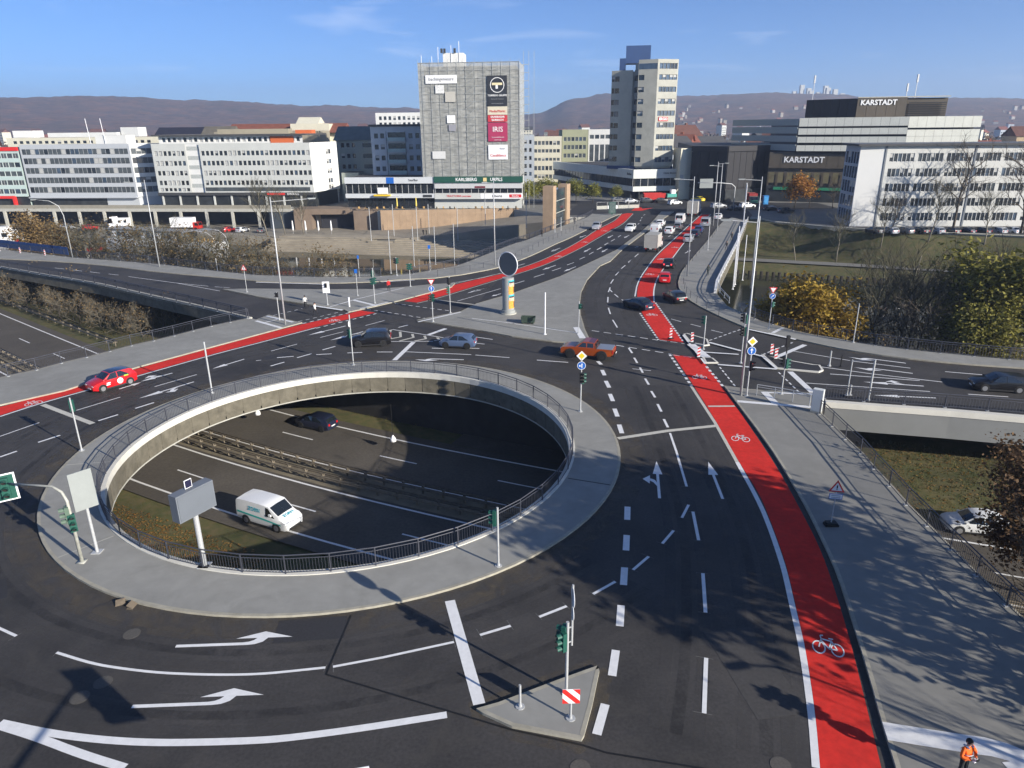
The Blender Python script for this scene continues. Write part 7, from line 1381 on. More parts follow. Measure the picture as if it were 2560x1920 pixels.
FARW = [mat('far_wall_%d' % q, c_, .9, .1, .3) for q, c_ in enumerate(((.34, .31, .26), (.4, .39, .36), (.28, .25, .2)))]
HM2 = []
for k in range(6):
    wm_, rm_ = HM[k + 3][0].copy(), HM[k + 3][1]; wm_.materials[0] = FARW[k % 3]; HM2.append((wm_, rm_))
def house(x, y, z, k, label, group, s=1.0, rz=0):
    t = tag(empty('house', (x, y, z), rz), label, 'house', group); t.scale = (s, s, s); M_ = HM[k] if k >= 0 else HM2[-k - 1]; inst('wall', M_[0], t); inst('roof', M_[1], t)
def blocked(x, y): return (x < -10 and y < 300) or y < 325
hc = 0
rh = random.Random(3)
for k in range(170):
    y = 330 + 900 * rh.random() ** 1.3; x = (rh.random() - .5) * 1.55 * y
    if blocked(x, y): continue
    house(x, y, -1 + max(0, (y - 500) * .012), rh.randrange(20), 'small far house among the roofs of the town below the hills', 'far town houses', .7 + rh.random() * .45, (rh.random() - .5) * 1.4)
for k in range(40):
    x = 62 + rh.random() * 150; y = 262 + rh.random() * 120
    if y < 290 and 80 < x < 135: continue
    house(x, y, -1, rh.randrange(20), 'red or dark roofed house behind the department store', 'houses behind the store', 1.0 + rh.random() * .4, (rh.random() - .5))
# ------------------------------------------------------------------ trees
def leafmat(name, c1, c2, tr=.25):
    m = bpy.data.materials.new(name); m.use_nodes = True; t = m.node_tree; b = t.nodes['Principled BSDF']; b.inputs['Roughness'].default_value = .7; b.inputs['Specular IOR Level'].default_value = .25
    g = t.nodes.new('ShaderNodeNewGeometry'); n_ = t.nodes.new('ShaderNodeTexNoise'); n_.inputs['Scale'].default_value = .8; n_.inputs['Detail'].default_value = 3
    ad = t.nodes.new('ShaderNodeMath'); ad.operation = 'ADD'; ml = t.nodes.new('ShaderNodeMath'); ml.operation = 'MULTIPLY_ADD'; ml.inputs[1].default_value = .8; ml.inputs[2].default_value = -.4
    t.links.new(g.outputs['Random Per Island'], ml.inputs[0]); t.links.new(ml.outputs[0], ad.inputs[0]); t.links.new(g.outputs['Position'], n_.inputs['Vector']); t.links.new(n_.outputs['Fac'], ad.inputs[1])
    mx_ = t.nodes.new('ShaderNodeMix'); mx_.data_type = 'RGBA'; mx_.inputs['A'].default_value = (*c1, 1); mx_.inputs['B'].default_value = (*c2, 1); t.links.new(ad.outputs[0], mx_.inputs['Factor']); t.links.new(mx_.outputs['Result'], b.inputs['Base Color'])
    tl = t.nodes.new('ShaderNodeBsdfTranslucent'); ms = t.nodes.new('ShaderNodeMixShader'); ms.inputs[0].default_value = tr; t.links.new(mx_.outputs['Result'], tl.inputs['Color']); t.links.new(b.outputs[0], ms.inputs[1]); t.links.new(tl.outputs[0], ms.inputs[2]); t.links.new(ms.outputs[0], t.nodes['Material Output'].inputs['Surface'])
    return m
lf_yellow = leafmat('leaf_yellow', (.15, .09, .015), (.38, .26, .035)); lf_green = leafmat('leaf_green', (.07, .072, .016), (.26, .235, .045)); lf_brown = leafmat('leaf_brown', (.06, .035, .02), (.17, .1, .045)); lf_ygreen = leafmat('leaf_yellow_green', (.1, .11, .02), (.26, .25, .05)); lf_ochre = leafmat('leaf_ochre', (.15, .1, .045), (.3, .2, .08)); lf_orange = leafmat('leaf_orange', (.25, .1, .02), (.4, .2, .03))
def grow(seed, H, spread, levels, trunk_r, mult=3, n0=9, up=.35, start=.3, twigs=True, bend=.18):
    """skeleton of a tree: list of (points, radii), and twig end points"""
    rr = random.Random(seed); segs = []; ends = []
    def branch(p, d, L, r_, lv):
        n_ = 4 if lv == 0 else 3; pts = [p]; q = p; dd = d
        for k in range(n_):
            dd = (dd + Vector((rr.uniform(-1, 1), rr.uniform(-1, 1), rr.uniform(-.6, 1) * up)) * bend).normalized(); q = q + dd * (L / n_); pts.append(q)
        segs.append((pts, [r_ * (1 - .6 * k / n_) for k in range(n_ + 1)], lv)); 
        if lv >= levels: ends.append(q); ends.append(pts[-2]); return
        m_ = n0 if lv == 0 else mult
        for k in range(m_):
            f = start + (1 - start) * (k + rr.random() * .8) / m_ if lv == 0 else .25 + .75 * (k + rr.random()) / m_
            f = min(f, .98); i = int(f * n_); pp = pts[i].lerp(pts[i + 1], f * n_ - i); a = rr.uniform(0, 2 * math.pi) if lv else k * 2.4 + rr.random()
            ax = (pts[i + 1] - pts[i]).normalized(); s_ = ax.orthogonal().normalized(); s_.rotate(Matrix.Rotation(a, 3, ax)); nd = (ax * (.45 if lv == 0 else .7) + s_ * spread + Vector((0, 0, up * .6))).normalized()
            branch(pp, nd, L * (.52 if lv == 0 else .58) * rr.uniform(.75, 1.15) * (1.1 - .45 * f if lv == 0 else 1), max(r_ * (.42 if lv == 0 else .5), .012), lv + 1)
        ends.append(q)
    branch(Vector((0, 0, 0)), Vector((rr.uniform(-.05, .05), rr.uniform(-.05, .05), 1)), H * .72, trunk_r, 0)
    return segs, ends
def tree_meshes(seed, H, spread=.8, levels=3, trunk_r=.2, leaves=0, lz=0, leaf=.25, clump=.7, leafm=None, barkm=None, twigm=None, **kw):
    segs, ends = grow(seed, H, spread, levels, trunk_r, **kw); tr, br = MB(), MB(); rr = random.Random(seed + 1)
    for pts, rs, lv in segs:
        if lv == 0: tr.tube(pts, rs, 7)
        elif lv < levels: br.tube(pts, rs, 4 if lv == 1 else 3, False)
        else:                                            # twigs as slim three-sided spikes
            br.tube([pts[0], pts[-1]], [max(rs[0], .014), .004], 3, False)
            for k in range(3):
                p = pts[rr.randrange(1, len(pts))]; q = p + Vector((rr.uniform(-1, 1), rr.uniform(-1, 1), rr.uniform(-.4, 1))) * H * .05; i = len(br.v); br.v += [tuple(p), tuple(p + Vector((.018, .018, 0))), tuple(q)]; br.f.append((i, i + 1, i + 2)); br.m.append(0)
    lm = None
    if leaves:
        lb = MB()
        for k in range(leaves):
            e = ends[rr.randrange(len(ends))]
            if e.z < lz and rr.random() < .9: continue
            p = e + Vector((rr.gauss(0, clump), rr.gauss(0, clump), rr.gauss(0, clump * .8))); s_ = leaf * rr.uniform(.4, 1.55); u = Vector((rr.uniform(-1, 1), rr.uniform(-1, 1), rr.uniform(-.5, .5))).normalized(); v = u.cross(Vector((rr.uniform(-1, 1), rr.uniform(-1, 1), rr.uniform(-1, 1)))).normalized()
            lb.poly([p - u * s_ - v * s_ * .1, p - v * s_ * .55, p + u * s_, p + v * s_ * .55])
        lm = lb.mesh('leaves', leafm)
    return tr.mesh('trunk', barkm or bark, True), br.mesh('branches', twigm or twig), lm
def place_tree(ms, x, y, z, s, rz, label, name='tree', cat='tree', group=None, sz=None):
    t = tag(empty(name, (x, y, z), rz), label, cat, group); t.scale = (s, s, sz or s); inst('trunk', ms[0], t); inst('branches', ms[1], t)
    if ms[2]: inst('crown', ms[2], t)
    return t
bareA = [tree_meshes(20 + k, 12, .75, 3, .17, mult=5, n0=12, barkm=bark, up=.5) for k in range(3)]
bareP = [tree_meshes(30 + k, 14, .6, 3, .16, mult=5, n0=14, barkm=bark_pale, twigm=twig_g, up=.6) for k in range(3)]
bush = [tree_meshes(40 + k, 5.6, 1.1, 3, .1, mult=6, n0=12, start=.05, up=.35, twigm=mat('twigs_grey', (.135, .12, .09), .95, .3, 1), leaves=500, leaf=.09, clump=.35, leafm=lf_ochre) for k in range(4)]
riv = [tree_meshes(50 + k, 13, .8, 3, .2, mult=5, n0=13, start=.15, up=.5, twigm=twig_g, leaves=1500, leaf=.17, clump=.9, leafm=leafmat('leaf_dull_%d' % k, (.07, .05, .025), (.2, .14, .06))) for k in range(3)]
yel = tree_meshes(60, 11, 1.0, 3, .22, mult=5, n0=12, start=.1, leaves=22000, leaf=.2, clump=.8, leafm=lf_yellow)
grn = [tree_meshes(70 + k, 13, 1.0, 3, .25, mult=5, n0=13, start=.08, leaves=14000, leaf=.21, clump=.75, leafm=lf_green) for k in range(2)]
brn = [tree_meshes(80, 14, 1.05, 3, .3, mult=5, n0=12, start=.2, leaves=24000, leaf=.17, clump=.7, leafm=lf_brown)]
sml = [tree_meshes(90 + k, 6, .9, 2, .1, mult=6, n0=10, start=.3, leaves=2600, leaf=.2, clump=.55, leafm=(lf_ygreen, lf_orange)[k]) for k in range(2)]
# bare bushes in the triangle below the left bridge
bx = [(-90, 124), (-86, 120), (-82, 118.5), (-80, 122), (-76, 114.6), (-73, 118), (-72, 111), (-68, 113), (-67, 107.5), (-64, 109.6), (-62, 104.5), (-59, 106), (-57.5, 101.5), (-55, 103.5), (-53.5, 99.8), (-51, 101), (-94, 128), (-98, 131), (-84, 126), (-103, 134)]
nw_ = ('nearest the dark underpass', 'second from the underpass', 'third from the underpass', 'fourth from the underpass')
for k, (x, y) in enumerate(bx): place_tree(bush[k % 4], x, y, low_h(x, y) - .2, rnd.uniform(.85, 1.2), rnd.random() * 6, 'bare grey brown bush in the thicket below the left road bridge', 'bush', 'bush', 'bare bushes below the left bridge')
# riverside trees beyond the left road
rv = [(-74, 150.5), (-67.5, 147), (-60, 143.5), (-54, 140.5), (-90, 157), (-84, 152.5), (-78, 151), (-71, 147), (-64, 143.5), (-57, 141), (-51, 137), (-46, 134.5), (-40, 131.5), (-34, 128.5), (-30, 126)]
rv.sort(key=lambda p: p[0] / p[1])
for k, (x, y) in enumerate(rv):
    ms = riv[k % 3] if k % 3 != 1 else bareP[k % 3]; place_tree(ms, x, y - 4.5, low_h(x, y - 4.5) - .2, rnd.uniform(.95, 1.2) if k < 12 else rnd.uniform(.7, 1.0), rnd.random() * 6, words[k] + ' thinly leaved riverside tree from the left beyond the road', 'tree', 'tree', 'riverside trees beyond the left road')
for k, (x, y, s) in enumerate(((-101.5, 169.5, .95), (-96.5, 169, .85))): place_tree(tree_meshes(120 + k, 13, .9, 3, .2, mult=5, n0=13, start=.15, leaves=7000, leaf=.22, clump=.8, leafm=lf_ochre), x, y - 18, -6.5, s, k, ('left', 'right')[k] + ' of two ochre leaved trees beside the white excursion boat')
for k, (x, y, s) in enumerate(((-66, 196, 1.15), (-61.5, 197, 1.05), (-57, 199, .9))): place_tree(bareP[k], x, y, -5.5, s, k, ('left', 'middle', 'right')[k] + ' pale barked birch on the quay before the white office', 'birch_tree')
# right bank of the near side
place_tree(yel, 37.6, 84.5, -7, 1.12, 1.0, 'rounded autumn yellow tree behind the railing of the ramp', 'tree', sz=1.05)
place_tree(grn[0], 56.5, 80.5, -6.5, 1.25, 0, 'large green leaved tree at the right edge by the river'); place_tree(grn[1], 64.5, 79, -6.5, 1.3, 2, 'second green leaved tree cut by the right edge of view'); place_tree(grn[0], 51.5, 75.5, -6.4, .85, 3, 'smaller dark green tree close behind the ramp railing')
for k, (x, y, s) in enumerate(((45, 83, 1.2), (48.5, 86, 1.3), (52, 90, 1.3), (44, 88, 1.1), (47, 79.5, 1.0), (57, 91, 1.3), (61, 93, 1.3), (51, 84, 1.2), (55, 86, 1.25), (46, 91.0, 1.2))): place_tree((bareP + bareA)[k % 6], x, y, low_h(x, y) - .3, s, k * 1.3, 'tall bare tree in the dark thicket right of the yellow tree', 'tree', 'tree', 'bare trees right of the yellow tree')
for k, (x, y, s) in enumerate(((44, 79.0, 1.0), (49, 76.0, 1.1), (41.5, 82.5, .9), (54, 74, 1.1), (46.5, 82, 1.1), (60, 73, 1.1))): place_tree(bush[k % 4], x, y, -6.3, s * 1.15, k, 'dark bare shrub behind the ramp railing', 'bush', 'bush', 'shrubs behind the ramp railing')
# oak at the right edge and the trees that shade the near road
oakL = [tree_meshes(84 + k, 18, .8, 3, .3, mult=5, n0=13, start=.35, leaves=40000, leaf=.25, clump=.75, leafm=lf_brown, lz=13.4) for k in range(2)]
place_tree(brn[0], 33.2, 37.0, -6.3, .72, .4, 'brown leaved oak reaching into the view at right')
place_tree(oakL[0], 28.6, 21.3, -6.3, 1.1, 1.9, 'tall brown leaved oak beyond the right railing'); place_tree(bareA[1], 31.5, 13.0, -6.3, 1.25, 2.7, 'bare tree close to the near end of the right railing'); place_tree(bareA[0], 29, 29, -6.3, .95, 2, 'slender half bare tree beyond the right railing')
# far right bank
for k, (x, y) in enumerate(((62.4, 155.8), (70.5, 153.8), (78.6, 151.9), (86.8, 149), (96, 145))): place_tree(bareP[k % 3], x, y, low_h(x, y) - .3, (.8, .9, .85, .95, .9)[k], k * 1.1, words[k] + ' bare avenue tree from the left on the far grass bank')
for k, (x, y, s) in enumerate(((94.5, 154, 1.7), (106.5, 150, 1.7), (83, 157, .75), (88, 128, .9), (100, 122, 1.0), (111, 146, 1.1))): place_tree(bareA[k % 3], x, y, (low_h(x, y) if y < 140 else -.3) - .2, s, k * 2.1, ('tall bare poplar like tree before the white office', 'second tall bare tree right of it before the office', 'small bare tree at the left corner of the office', 'bare tree on the bank before the parked cars', 'bare tree far right on the bank', 'bare tree at the right edge of the car park')[k])
for k, (x, y, s, m_) in enumerate(((78, 200, 1.5, 1), (82.5, 201, 1.3, 1), (88, 199, 1.5, 1))): place_tree(sml[1] if k == 0 else bareA[k], x, y, 0, s if k == 0 else .75, k, ('orange leaved tree before the dark store corner', 'bare reddish tree left of the brown store front', 'bare reddish tree before the brown store front')[k])
for k, (x, y) in enumerate(((5.6, 216), (10, 222), (14, 219), (20, 222), (25, 221), (32.6, 226))): place_tree(sml[0], x, y, 0, (1.15, 1.2, 1.0, 1.15, .95, .75)[k], k * 1.7, words[k] + ' small yellow green plaza tree counted from the left')
# ------------------------------------------------------------------ fallen leaves and grass tufts by the motorway
rl = random.Random(5); lb = MB()
for k in range(5200):
    if k < 2600: u = rl.random(); x = 26 + 26 * rl.random(); y = 46 - .42 * (x - 26) + 12 * rl.random() + 2
    else: x = -33 + 16 * rl.random(); y = 46.2 - .52 * (x + 25) + 1.2 - 4.5 * rl.random() ** .7
    z = low_h(x, y) + .03; a = rl.random() * 6.3; s_ = rl.uniform(.05, .13); ca, sa = math.cos(a) * s_, math.sin(a) * s_; lb.poly([(x - ca, y - sa, z), (x + sa * .6, y - ca * .6, z + .03), (x + ca, y + sa, z + rl.random() * .05), (x - sa * .6, y + ca * .6, z + .02)])
tag(lb.build('fallen_leaves', leafmat('leaf_litter', (.16, .07, .02), (.33, .2, .06))), 'brown fallen leaves scattered over the lower verges', 'leaves', kind='stuff')
gb = MB()
for k in range(14000):
    if k < 7000: x = 26 + 30 * rl.random(); y = 47 - .42 * (x - 26) + 14 * rl.random()
    else: f = rl.random(); i = int(2 + f * 22); p, q = Vector(CL[i]), Vector(CL[i + 1]); d = (q - p).normalized(); c = p.lerp(q, rl.random()) + Vector((-d.y, d.x)) * rl.uniform(12.4, 19); x, y = c
    z = low_h(x, y); a = rl.random() * 6.3; h__ = rl.uniform(.08, .3); gb.poly([(x, y, z), (x + .06 * math.cos(a), y + .06 * math.sin(a), z), (x + rl.uniform(-.1, .1), y + rl.uniform(-.1, .1), z + h__)])
tag(gb.build('grass_tufts', leafmat('grass_blade', (.05, .055, .015), (.14, .12, .04))), 'short patchy grass on the verges beside the motorway', 'grass', kind='stuff')
# ------------------------------------------------------------------ wooded hills round the town
def ridge(az):
    P = [(-90, 45), (-60, 120), (-42, 150), (-36, 143), (-30, 141), (-22, 132), (-14, 108), (-8, 96), (-3, 62), (0, 48), (2, 66), (5, 128), (7.5, 148), (9, 150), (13, 132), (18, 138), (22, 128), (26, 110), (30, 98), (34, 88), (40, 78), (60, 90), (90, 50)]
    for (a, b), (c, d) in zip(P, P[1:]):
        if az <= c: t_ = (az - a) / (c - a); t_ = t_ * t_ * (3 - 2 * t_); return b + (d - b) * t_
    return 40
from mathutils import noise as mnoise
def hill_h(x, y):
    r_ = math.hypot(x, y); az = math.degrees(math.atan2(x, y)); f = sstep(1150, 2900, r_)
    return -3 + (ridge(az) * .74 + 20) * f + f * 14 * mnoise.noise(Vector((x * .003, y * .003, 0))) * (1 - sstep(2600, 3000, r_)) + f * 5 * mnoise.noise(Vector((x * .02, y * .02, 3))) + f * 4.5 * mnoise.noise(Vector((x * .06, y * .06, 9)))
v = []; f_ = []; na, nr = 420, 70
for i in range(na):
    az = R(-70 + 140 * i / (na - 1))
    for j in range(nr): rr_ = 1000 + 2300 * (j / (nr - 1)) ** .9; x, y = rr_ * math.sin(az), rr_ * math.cos(az); v.append((x, y, hill_h(x, y) - (40 if j == nr - 1 else 0)))
for i in range(na - 1):
    for j in range(nr - 1): f_.append((i * nr + j, i * nr + j + 1, (i + 1) * nr + j + 1, (i + 1) * nr + j))
me = bpy.data.meshes.new('hills'); me.from_pydata(v, [], f_); me.materials.append(mat('autumn_wood', (.07, .055, .05), .95, .3, .02, col2=(.17, .085, .05), big=.6, bigscale=.045, grime=.85, tint=(.03, .04, .03)))
MATS['autumn_wood'].node_tree.nodes['Noise Texture.002'].inputs['Scale'].default_value = .006
tag(inst('hills', me), kind='structure')
me.polygons.foreach_set('use_smooth', [True] * len(f_))
rk = random.Random(11)
for k in range(100):
    az = R(rk.uniform(11, 34)) if k < 80 else R(rk.uniform(2, 8) if k < 95 else rk.uniform(-34, -4)); rr_ = rk.uniform(1350, 2150) if k < 80 else rk.uniform(1150, 1500); x, y = rr_ * math.sin(az), rr_ * math.cos(az); house(x, y, hill_h(x, y) - 1, -1 - k % 6, 'tiny pale house on the wooded hillside far behind', 'hillside houses', rk.uniform(.4, .75), rk.uniform(-.6, .6))
for k in range(9):
    az = R(20.4 + k * .36 + (k % 3) * .1); x, y = 2750 * math.sin(az), 2750 * math.cos(az); t = tag(empty('tower_block', (x, y, hill_h(x, y) - 5)), 'pale tower block on the ridge left of the rooftop sign', 'building', 'tower blocks on the ridge'); mb = MB(); mb.box(-7, 7, -6, 6, 0, 14 + (k * 7) % 4 * 6); mb.build('wall', walllg, t)
# ground plain between town and hills
mb = MB(); mb.quad((-4000, 380, -1.2), (4000, 380, -1.2), (4000, 4200, -1.2), (-4000, 4200, -1.2)); tag(mb.build('plain', mat('town_plain', (.07, .06, .045), .95, .4, .02)), kind='structure')
# trees among the far houses read as one wood
tb = MB(); rt = random.Random(21)
for k in range(2600):
    y = 270 + 1000 * rt.random() ** 1.2; x = (rt.random() - .5) * 1.6 * y
    if (y < 345 and -190 < x < 150) or y < 300: continue
    r_, h__ = rt.uniform(1.5, 4.0), rt.uniform(5, 13); z = -1
    for q in range(7):
        a = q * .9 + rt.random(); p = Vector((x + math.cos(a) * r_ * rt.random(), y + math.sin(a) * r_ * rt.random(), z + h__ * rt.uniform(.4, 1))); s_ = r_ * rt.uniform(.35, .7); u = Vector((rt.uniform(-1, 1), rt.uniform(-1, 1), rt.uniform(-1, 1))).normalized(); w__ = u.orthogonal().normalized(); tb.poly([p - u * s_, p - w__ * s_, p + u * s_, p + w__ * s_])
tag(tb.build('town_trees', leafmat('far_foliage', (.05, .04, .03), (.15, .09, .04))), 'brown autumn trees standing between the far town houses', 'trees', kind='stuff')
# ------------------------------------------------------------------ boats and quay vehicles
boatw = mat('boat_white', (.7, .7, .69), .4, .03, 1); boatr = mat('boat_red', (.3, .03, .03), .5, .1, 1)
def hull(t, L, W, h, m, bow=.18):
    mb = MB(); n_ = 12; ring_ = []
    for k in range(n_ + 1):
        f = k / n_; w_ = W / 2 * (1 - max(0, (f - 1 + bow) / bow) ** 2 * .95) * (.85 + .15 * min(1, f * 6)); sh = .5 * max(0, (f - .75) / .25) ** 2; mb.v += [(-L / 2 + L * f, -w_, h + sh), (-L / 2 + L * f * .985, -w_ * .8, -.3), (-L / 2 + L * f * .985, w_ * .8, -.3), (-L / 2 + L * f, w_, h + sh)]
    for k in range(n_):
        for q in range(4): a, b = k * 4 + q, k * 4 + (q + 1) % 4; mb.f.append((a, b, b + 4, a + 4)); mb.m.append(0)
    mb.f += [(0, 1, 2, 3), tuple(n_ * 4 + q for q in (3, 2, 1, 0))]; mb.m += [0, 0]; return mb.build('hull', m, t, fix=True)
t = tag(empty('excursion_boat', (-151, 205.5, -8), R(1)), 'white excursion boat with large windows and yellow awning at left', 'boat'); hull(t, 28, 5, 1.3, boatw); mb = MB(); mb.box(-13, 9.5, -2.1, 2.1, 1.3, 3.6); mb.build('saloon', boatw, t)
mb = MB(); mb.box(-13.9, 12.6, -2.35, 2.35, -.3, .35); mb.build('waterline', boatr, t)
for k in range(11): mb = MB(); mb.box(-12.5 + k * 2, -11 + k * 2, -2.14, -2.1, 2.0, 3.1); mb.build('window', g_dark, t)
mb = MB(); mb.box(-14, 3.5, -2.0, 2.0, 5.2, 5.35); mb.build('awning', mat('awning_yellow', (.5, .48, .08), .7, .1), t)
for k in range(6): mb = MB(); mb.box(-13 + k * 3, -12.9 + k * 3, -1.9, -1.8, 3.6, 5.2); mb.build('post', galv, t)
mb = MB(); mb.box(4, 8.5, -1.6, 1.6, 3.6, 4.7); mb.build('wheelhouse', boatw, t); mb = MB(); mb.tube([(11.5, -2.0, .9), (11.5, -2.2, .9)], .6, 12); mb.build('lifebuoy', sign_red, t)
t = tag(empty('house_boat', (-94, 197.5, -8), R(-21)), 'moored restaurant barge with arched bow canopy and many windows', 'boat'); hull(t, 42, 5.2, 1.6, boatw, .12); mb = MB(); mb.box(-20, 8, -2.2, 2.2, 1.6, 4.2); mb.build('saloon', mat('barge_grey', (.3, .31, .3), .6, .1, 1), t); mb = MB(); mb.box(-20.2, 8.2, -2.5, 2.5, 4.2, 4.4); mb.build('roof', mat('barge_roof', (.25, .26, .27), .6, .1, 1), t)
for k in range(15): mb = MB(); mb.box(-19.4 + k * 1.8, -18.2 + k * 1.8, -2.24, -2.2, 2.3, 3.6); mb.build('window', (g_dark, sign_white, g_mid)[k % 3], t)
mb = MB()
for s_ in (-2.2, 2.2): mb.tube([(8.2, s_, 4.3), (12, s_, 4.9), (16, s_, 4.5), (18, s_, 3.2), (18.2, s_, 1.7)], .09, 5)
mb.build('canopy_frame', sign_white, t); mb = MB(); mb.strip([(8.2, -2.3), (12, -2.3), (15, -2.3)], [(8.2, 2.3), (12, 2.3), (15, 2.3)], [4.45, 5.0, 4.75]); mb.build('canopy', MATS['barge_roof'], t); mb = MB(); mb.box(8.3, 8.6, -2.1, 2.1, 1.7, 4.2); mb.build('glass_front', g_mid, t)
for k in range(7): mb = MB(); mb.box(9.5 + k * 1.1, 9.9 + k * 1.1, -1.4 + (k % 3), -1.0 + (k % 3), 1.65, 2.5); mb.build('chair', mat('rattan', (.35, .22, .08), .8, .1), t)
box_truck((-94, 210.5), R(-4), 8.5, 2.5, 3.6, 'white box lorry with red cab parked on the quay', paint('lorry_red', (.55, .03, .02)), sign_white, z=-5.5)
t = tag(empty('camper_van', (-116.5, 216.5, -5.5), R(185)), 'white camper van parked under the promenade edge', 'camper'); mb = MB(); mb.box(-2.8, 1.6, -1.1, 1.1, .5, 3.0); mb.build('living_box', sign_white, t); mb = MB(); mb.box(1.61, 2.9, -.95, .95, .5, 1.5); mb.box(.8, 2.3, -1.0, 1.0, 3.01, 3.4); mb.build('cab', sign_white, t)
for k in range(2): mb = MB(); mb.box(-2.4 + k * 1.6, -1.6 + k * 1.6, 1.1, 1.13, 1.7, 2.4); mb.build('window', g_dark, t)
for x in (-1.6, 2.0):
    for s_ in (-1, 1): mb = MB(); mb.tube([(x, s_ * .9, .38), (x, s_ * 1.1, .38)], .38, 12); mb.build('wheel', tyre_m, t)
for k, (x, y) in enumerate(((-132, 216), (-124, 214), (-106, 212), (-80, 206), (-76, 205), (-70, 204))): car(('hatch', 'wagon', 'sedan')[k % 3], 4.3, 1.8, 1.5, (silver_p, red_p, darkgrey_p, red_p, white_p, grey_p)[k], (x, y), R(-10 + k * 20), ('silver', 'dull red', 'graphite', 'red', 'white', 'grey')[k] + ' car on the quay ' + ('left of the camper', 'just left of the camper', 'right of the camper', 'right of the lorry', 'below the pavilion', 'before the pavilion')[k], z=-5.5, detail=False)
# folded white and yellow parasols
def parasol(x, y, z, m, label, group, h=2.8):
    t = tag(empty('parasol', (x, y, z)), label, 'parasol', group); mb = MB(); mb.cyl((0, 0), .04, 0, h, 6); mb.build('pole', galv, t); mb = MB(); mb.tube([(0, 0, .8), (0, 0, 1.2), (0, 0, h - .2), (0, 0, h + .1)], [.05, .28, .14, .03], 8); mb.build('cloth', m, t, smooth=True)
for k in range(4): parasol(-60 + k * 3.6, 199.5 - k * .3, -5.4, sign_white, words[k] + ' folded white parasol from the left on the terrace', 'white parasols', 3.6)
for k, x in enumerate((-32.0, -26.6)): parasol(x, 206.8, 0, mat('parasol_yellow', (.7, .55, .12), .7, .1), ('left', 'right')[k] + ' folded yellow parasol before the restaurant', 'yellow parasols', 3.4)
rt = random.Random(8)
for k in range(26):
    x = -45 + k * 1.85 + rt.random() * .6; y = 207.2 - (x + 45) * .06 - rt.random(); t = tag(empty('cafe_chair', (x, y, 0), rt.random() * 3), 'small cafe chair on the terrace before the restaurant', 'chair', 'restaurant terrace chairs'); mb = MB(); mb.box(-.28, .28, -.28, .28, .42, .5); mb.box(-.28, .28, .24, .3, .5, 1.0); mb.build('seat', mat('rattan', (.35, .22, .08), .8, .1) if k % 3 else frame_d, t); mb = MB(); 
    for sx in (-.25, .25):
        for sy in (-.25, .25): mb.box(sx - .03, sx + .03, sy - .03, sy + .03, 0, .419)
    mb.build('legs', frame_d, t)
# hoarding at left, excavator, container, toilet, info boxes at the far junction
t = tag(empty('hoarding', (-106, 146.6, 0), R(-28.5)), 'blue site hoarding along the road at left', 'hoarding'); bl = mat('hoarding_blue', (.015, .05, .17), .6, .15, 1)
for k in range(14): mb = MB(); mb.box(k * 2.1 - 3, k * 2.1 - 1, -.03, .03, .1, 1.6); mb.build('board', bl, t)
for k, (x, y) in enumerate(((-99.5, 140.8), (-93.8, 138.2), (-87.2, 135.2))): beacon(x, y - 1.2, ('left', 'middle', 'right')[k] + ' striped beacon before the blue hoarding', .0)
t = tag(empty('skip_container', (44.5, 226.5, 0)), 'red steel skip container in the far street', 'container'); mb = MB(); tub(mb, 3.0, 1.2, 2.2); mb.build('tub', mat('container_red', (.5, .03, .025), .6, .1), t)
t = tag(empty('excavator', (49.5, 226.5, 0), .3), 'green and white excavator with bent arm beside the red container', 'excavator'); mb = MB(); mb.box(-1.6, 1.6, -1.2, 1.2, 1.0, 2.0); mb.build('body', mat('excavator_green', (.05, .3, .25), .5, .1), t); mb = MB(); mb.box(-.2, 1.2, -1.1, 0, 2.0, 3.2); mb.build('cabin', sign_white, t)
for s_ in (-1, 1): mb = MB(); mb.box(-1.9, 1.9, s_ * .9 - .3, s_ * .9 + .3, 0, .98); mb.build('track', black_m, t)
mb = MB(); mb.bar((1.4, .5, 1.8), (3.6, .5, 4.0), .35); mb.bar((3.6, .5, 4.0), (5.2, .5, 2.2), .3); mb.bar((5.2, .5, 2.2), (4.6, .5, 1.0), .7, .5); mb.build('arm', mat('arm_grey', (.3, .3, .25), .6, .1), t)
t = tag(empty('portable_toilet', (74, 212, 0)), 'bright blue portable toilet cabin at the far right junction', 'cabin'); mb = MB(); mb.box(-.7, .7, -.7, .7, 0, 2.3); mb.box(-.75, .75, -.75, .75, 2.301, 2.45); mb.build('cabin', mat('toilet_blue', (.03, .2, .5), .5, .05), t); mb = MB(); mb.box(-.5, .5, -.73, -.705, .2, 2.1); mb.build('door', mat('toilet_door', (.05, .28, .6), .5, .05), t)
box_truck((70.5, 213), R(-95), 6.0, 2.4, 3.0, 'small green lorry with red load beyond the bridge end', paint('lorry_green', (.06, .2, .15)), mat('load_red', (.3, .03, .03), .6, .1))
t = tag(empty('advert_box', (26.4, 188.6, 0)), 'dark green backlit poster box on the bridge end pavement', 'poster box'); mb = MB(); mb.box(-.9, .9, -.2, .2, .5, 3.4); mb.box(-.15, .15, -.1, .1, 0, .5); mb.build('case', mat('box_green', (.04, .1, .08), .5, .1), t); mb = MB(); mb.box(-.75, .75, -.23, -.205, .7, 3.2); mb.build('poster', mat('poster_dim', (.1, .14, .13), .4, .3, 2), t)
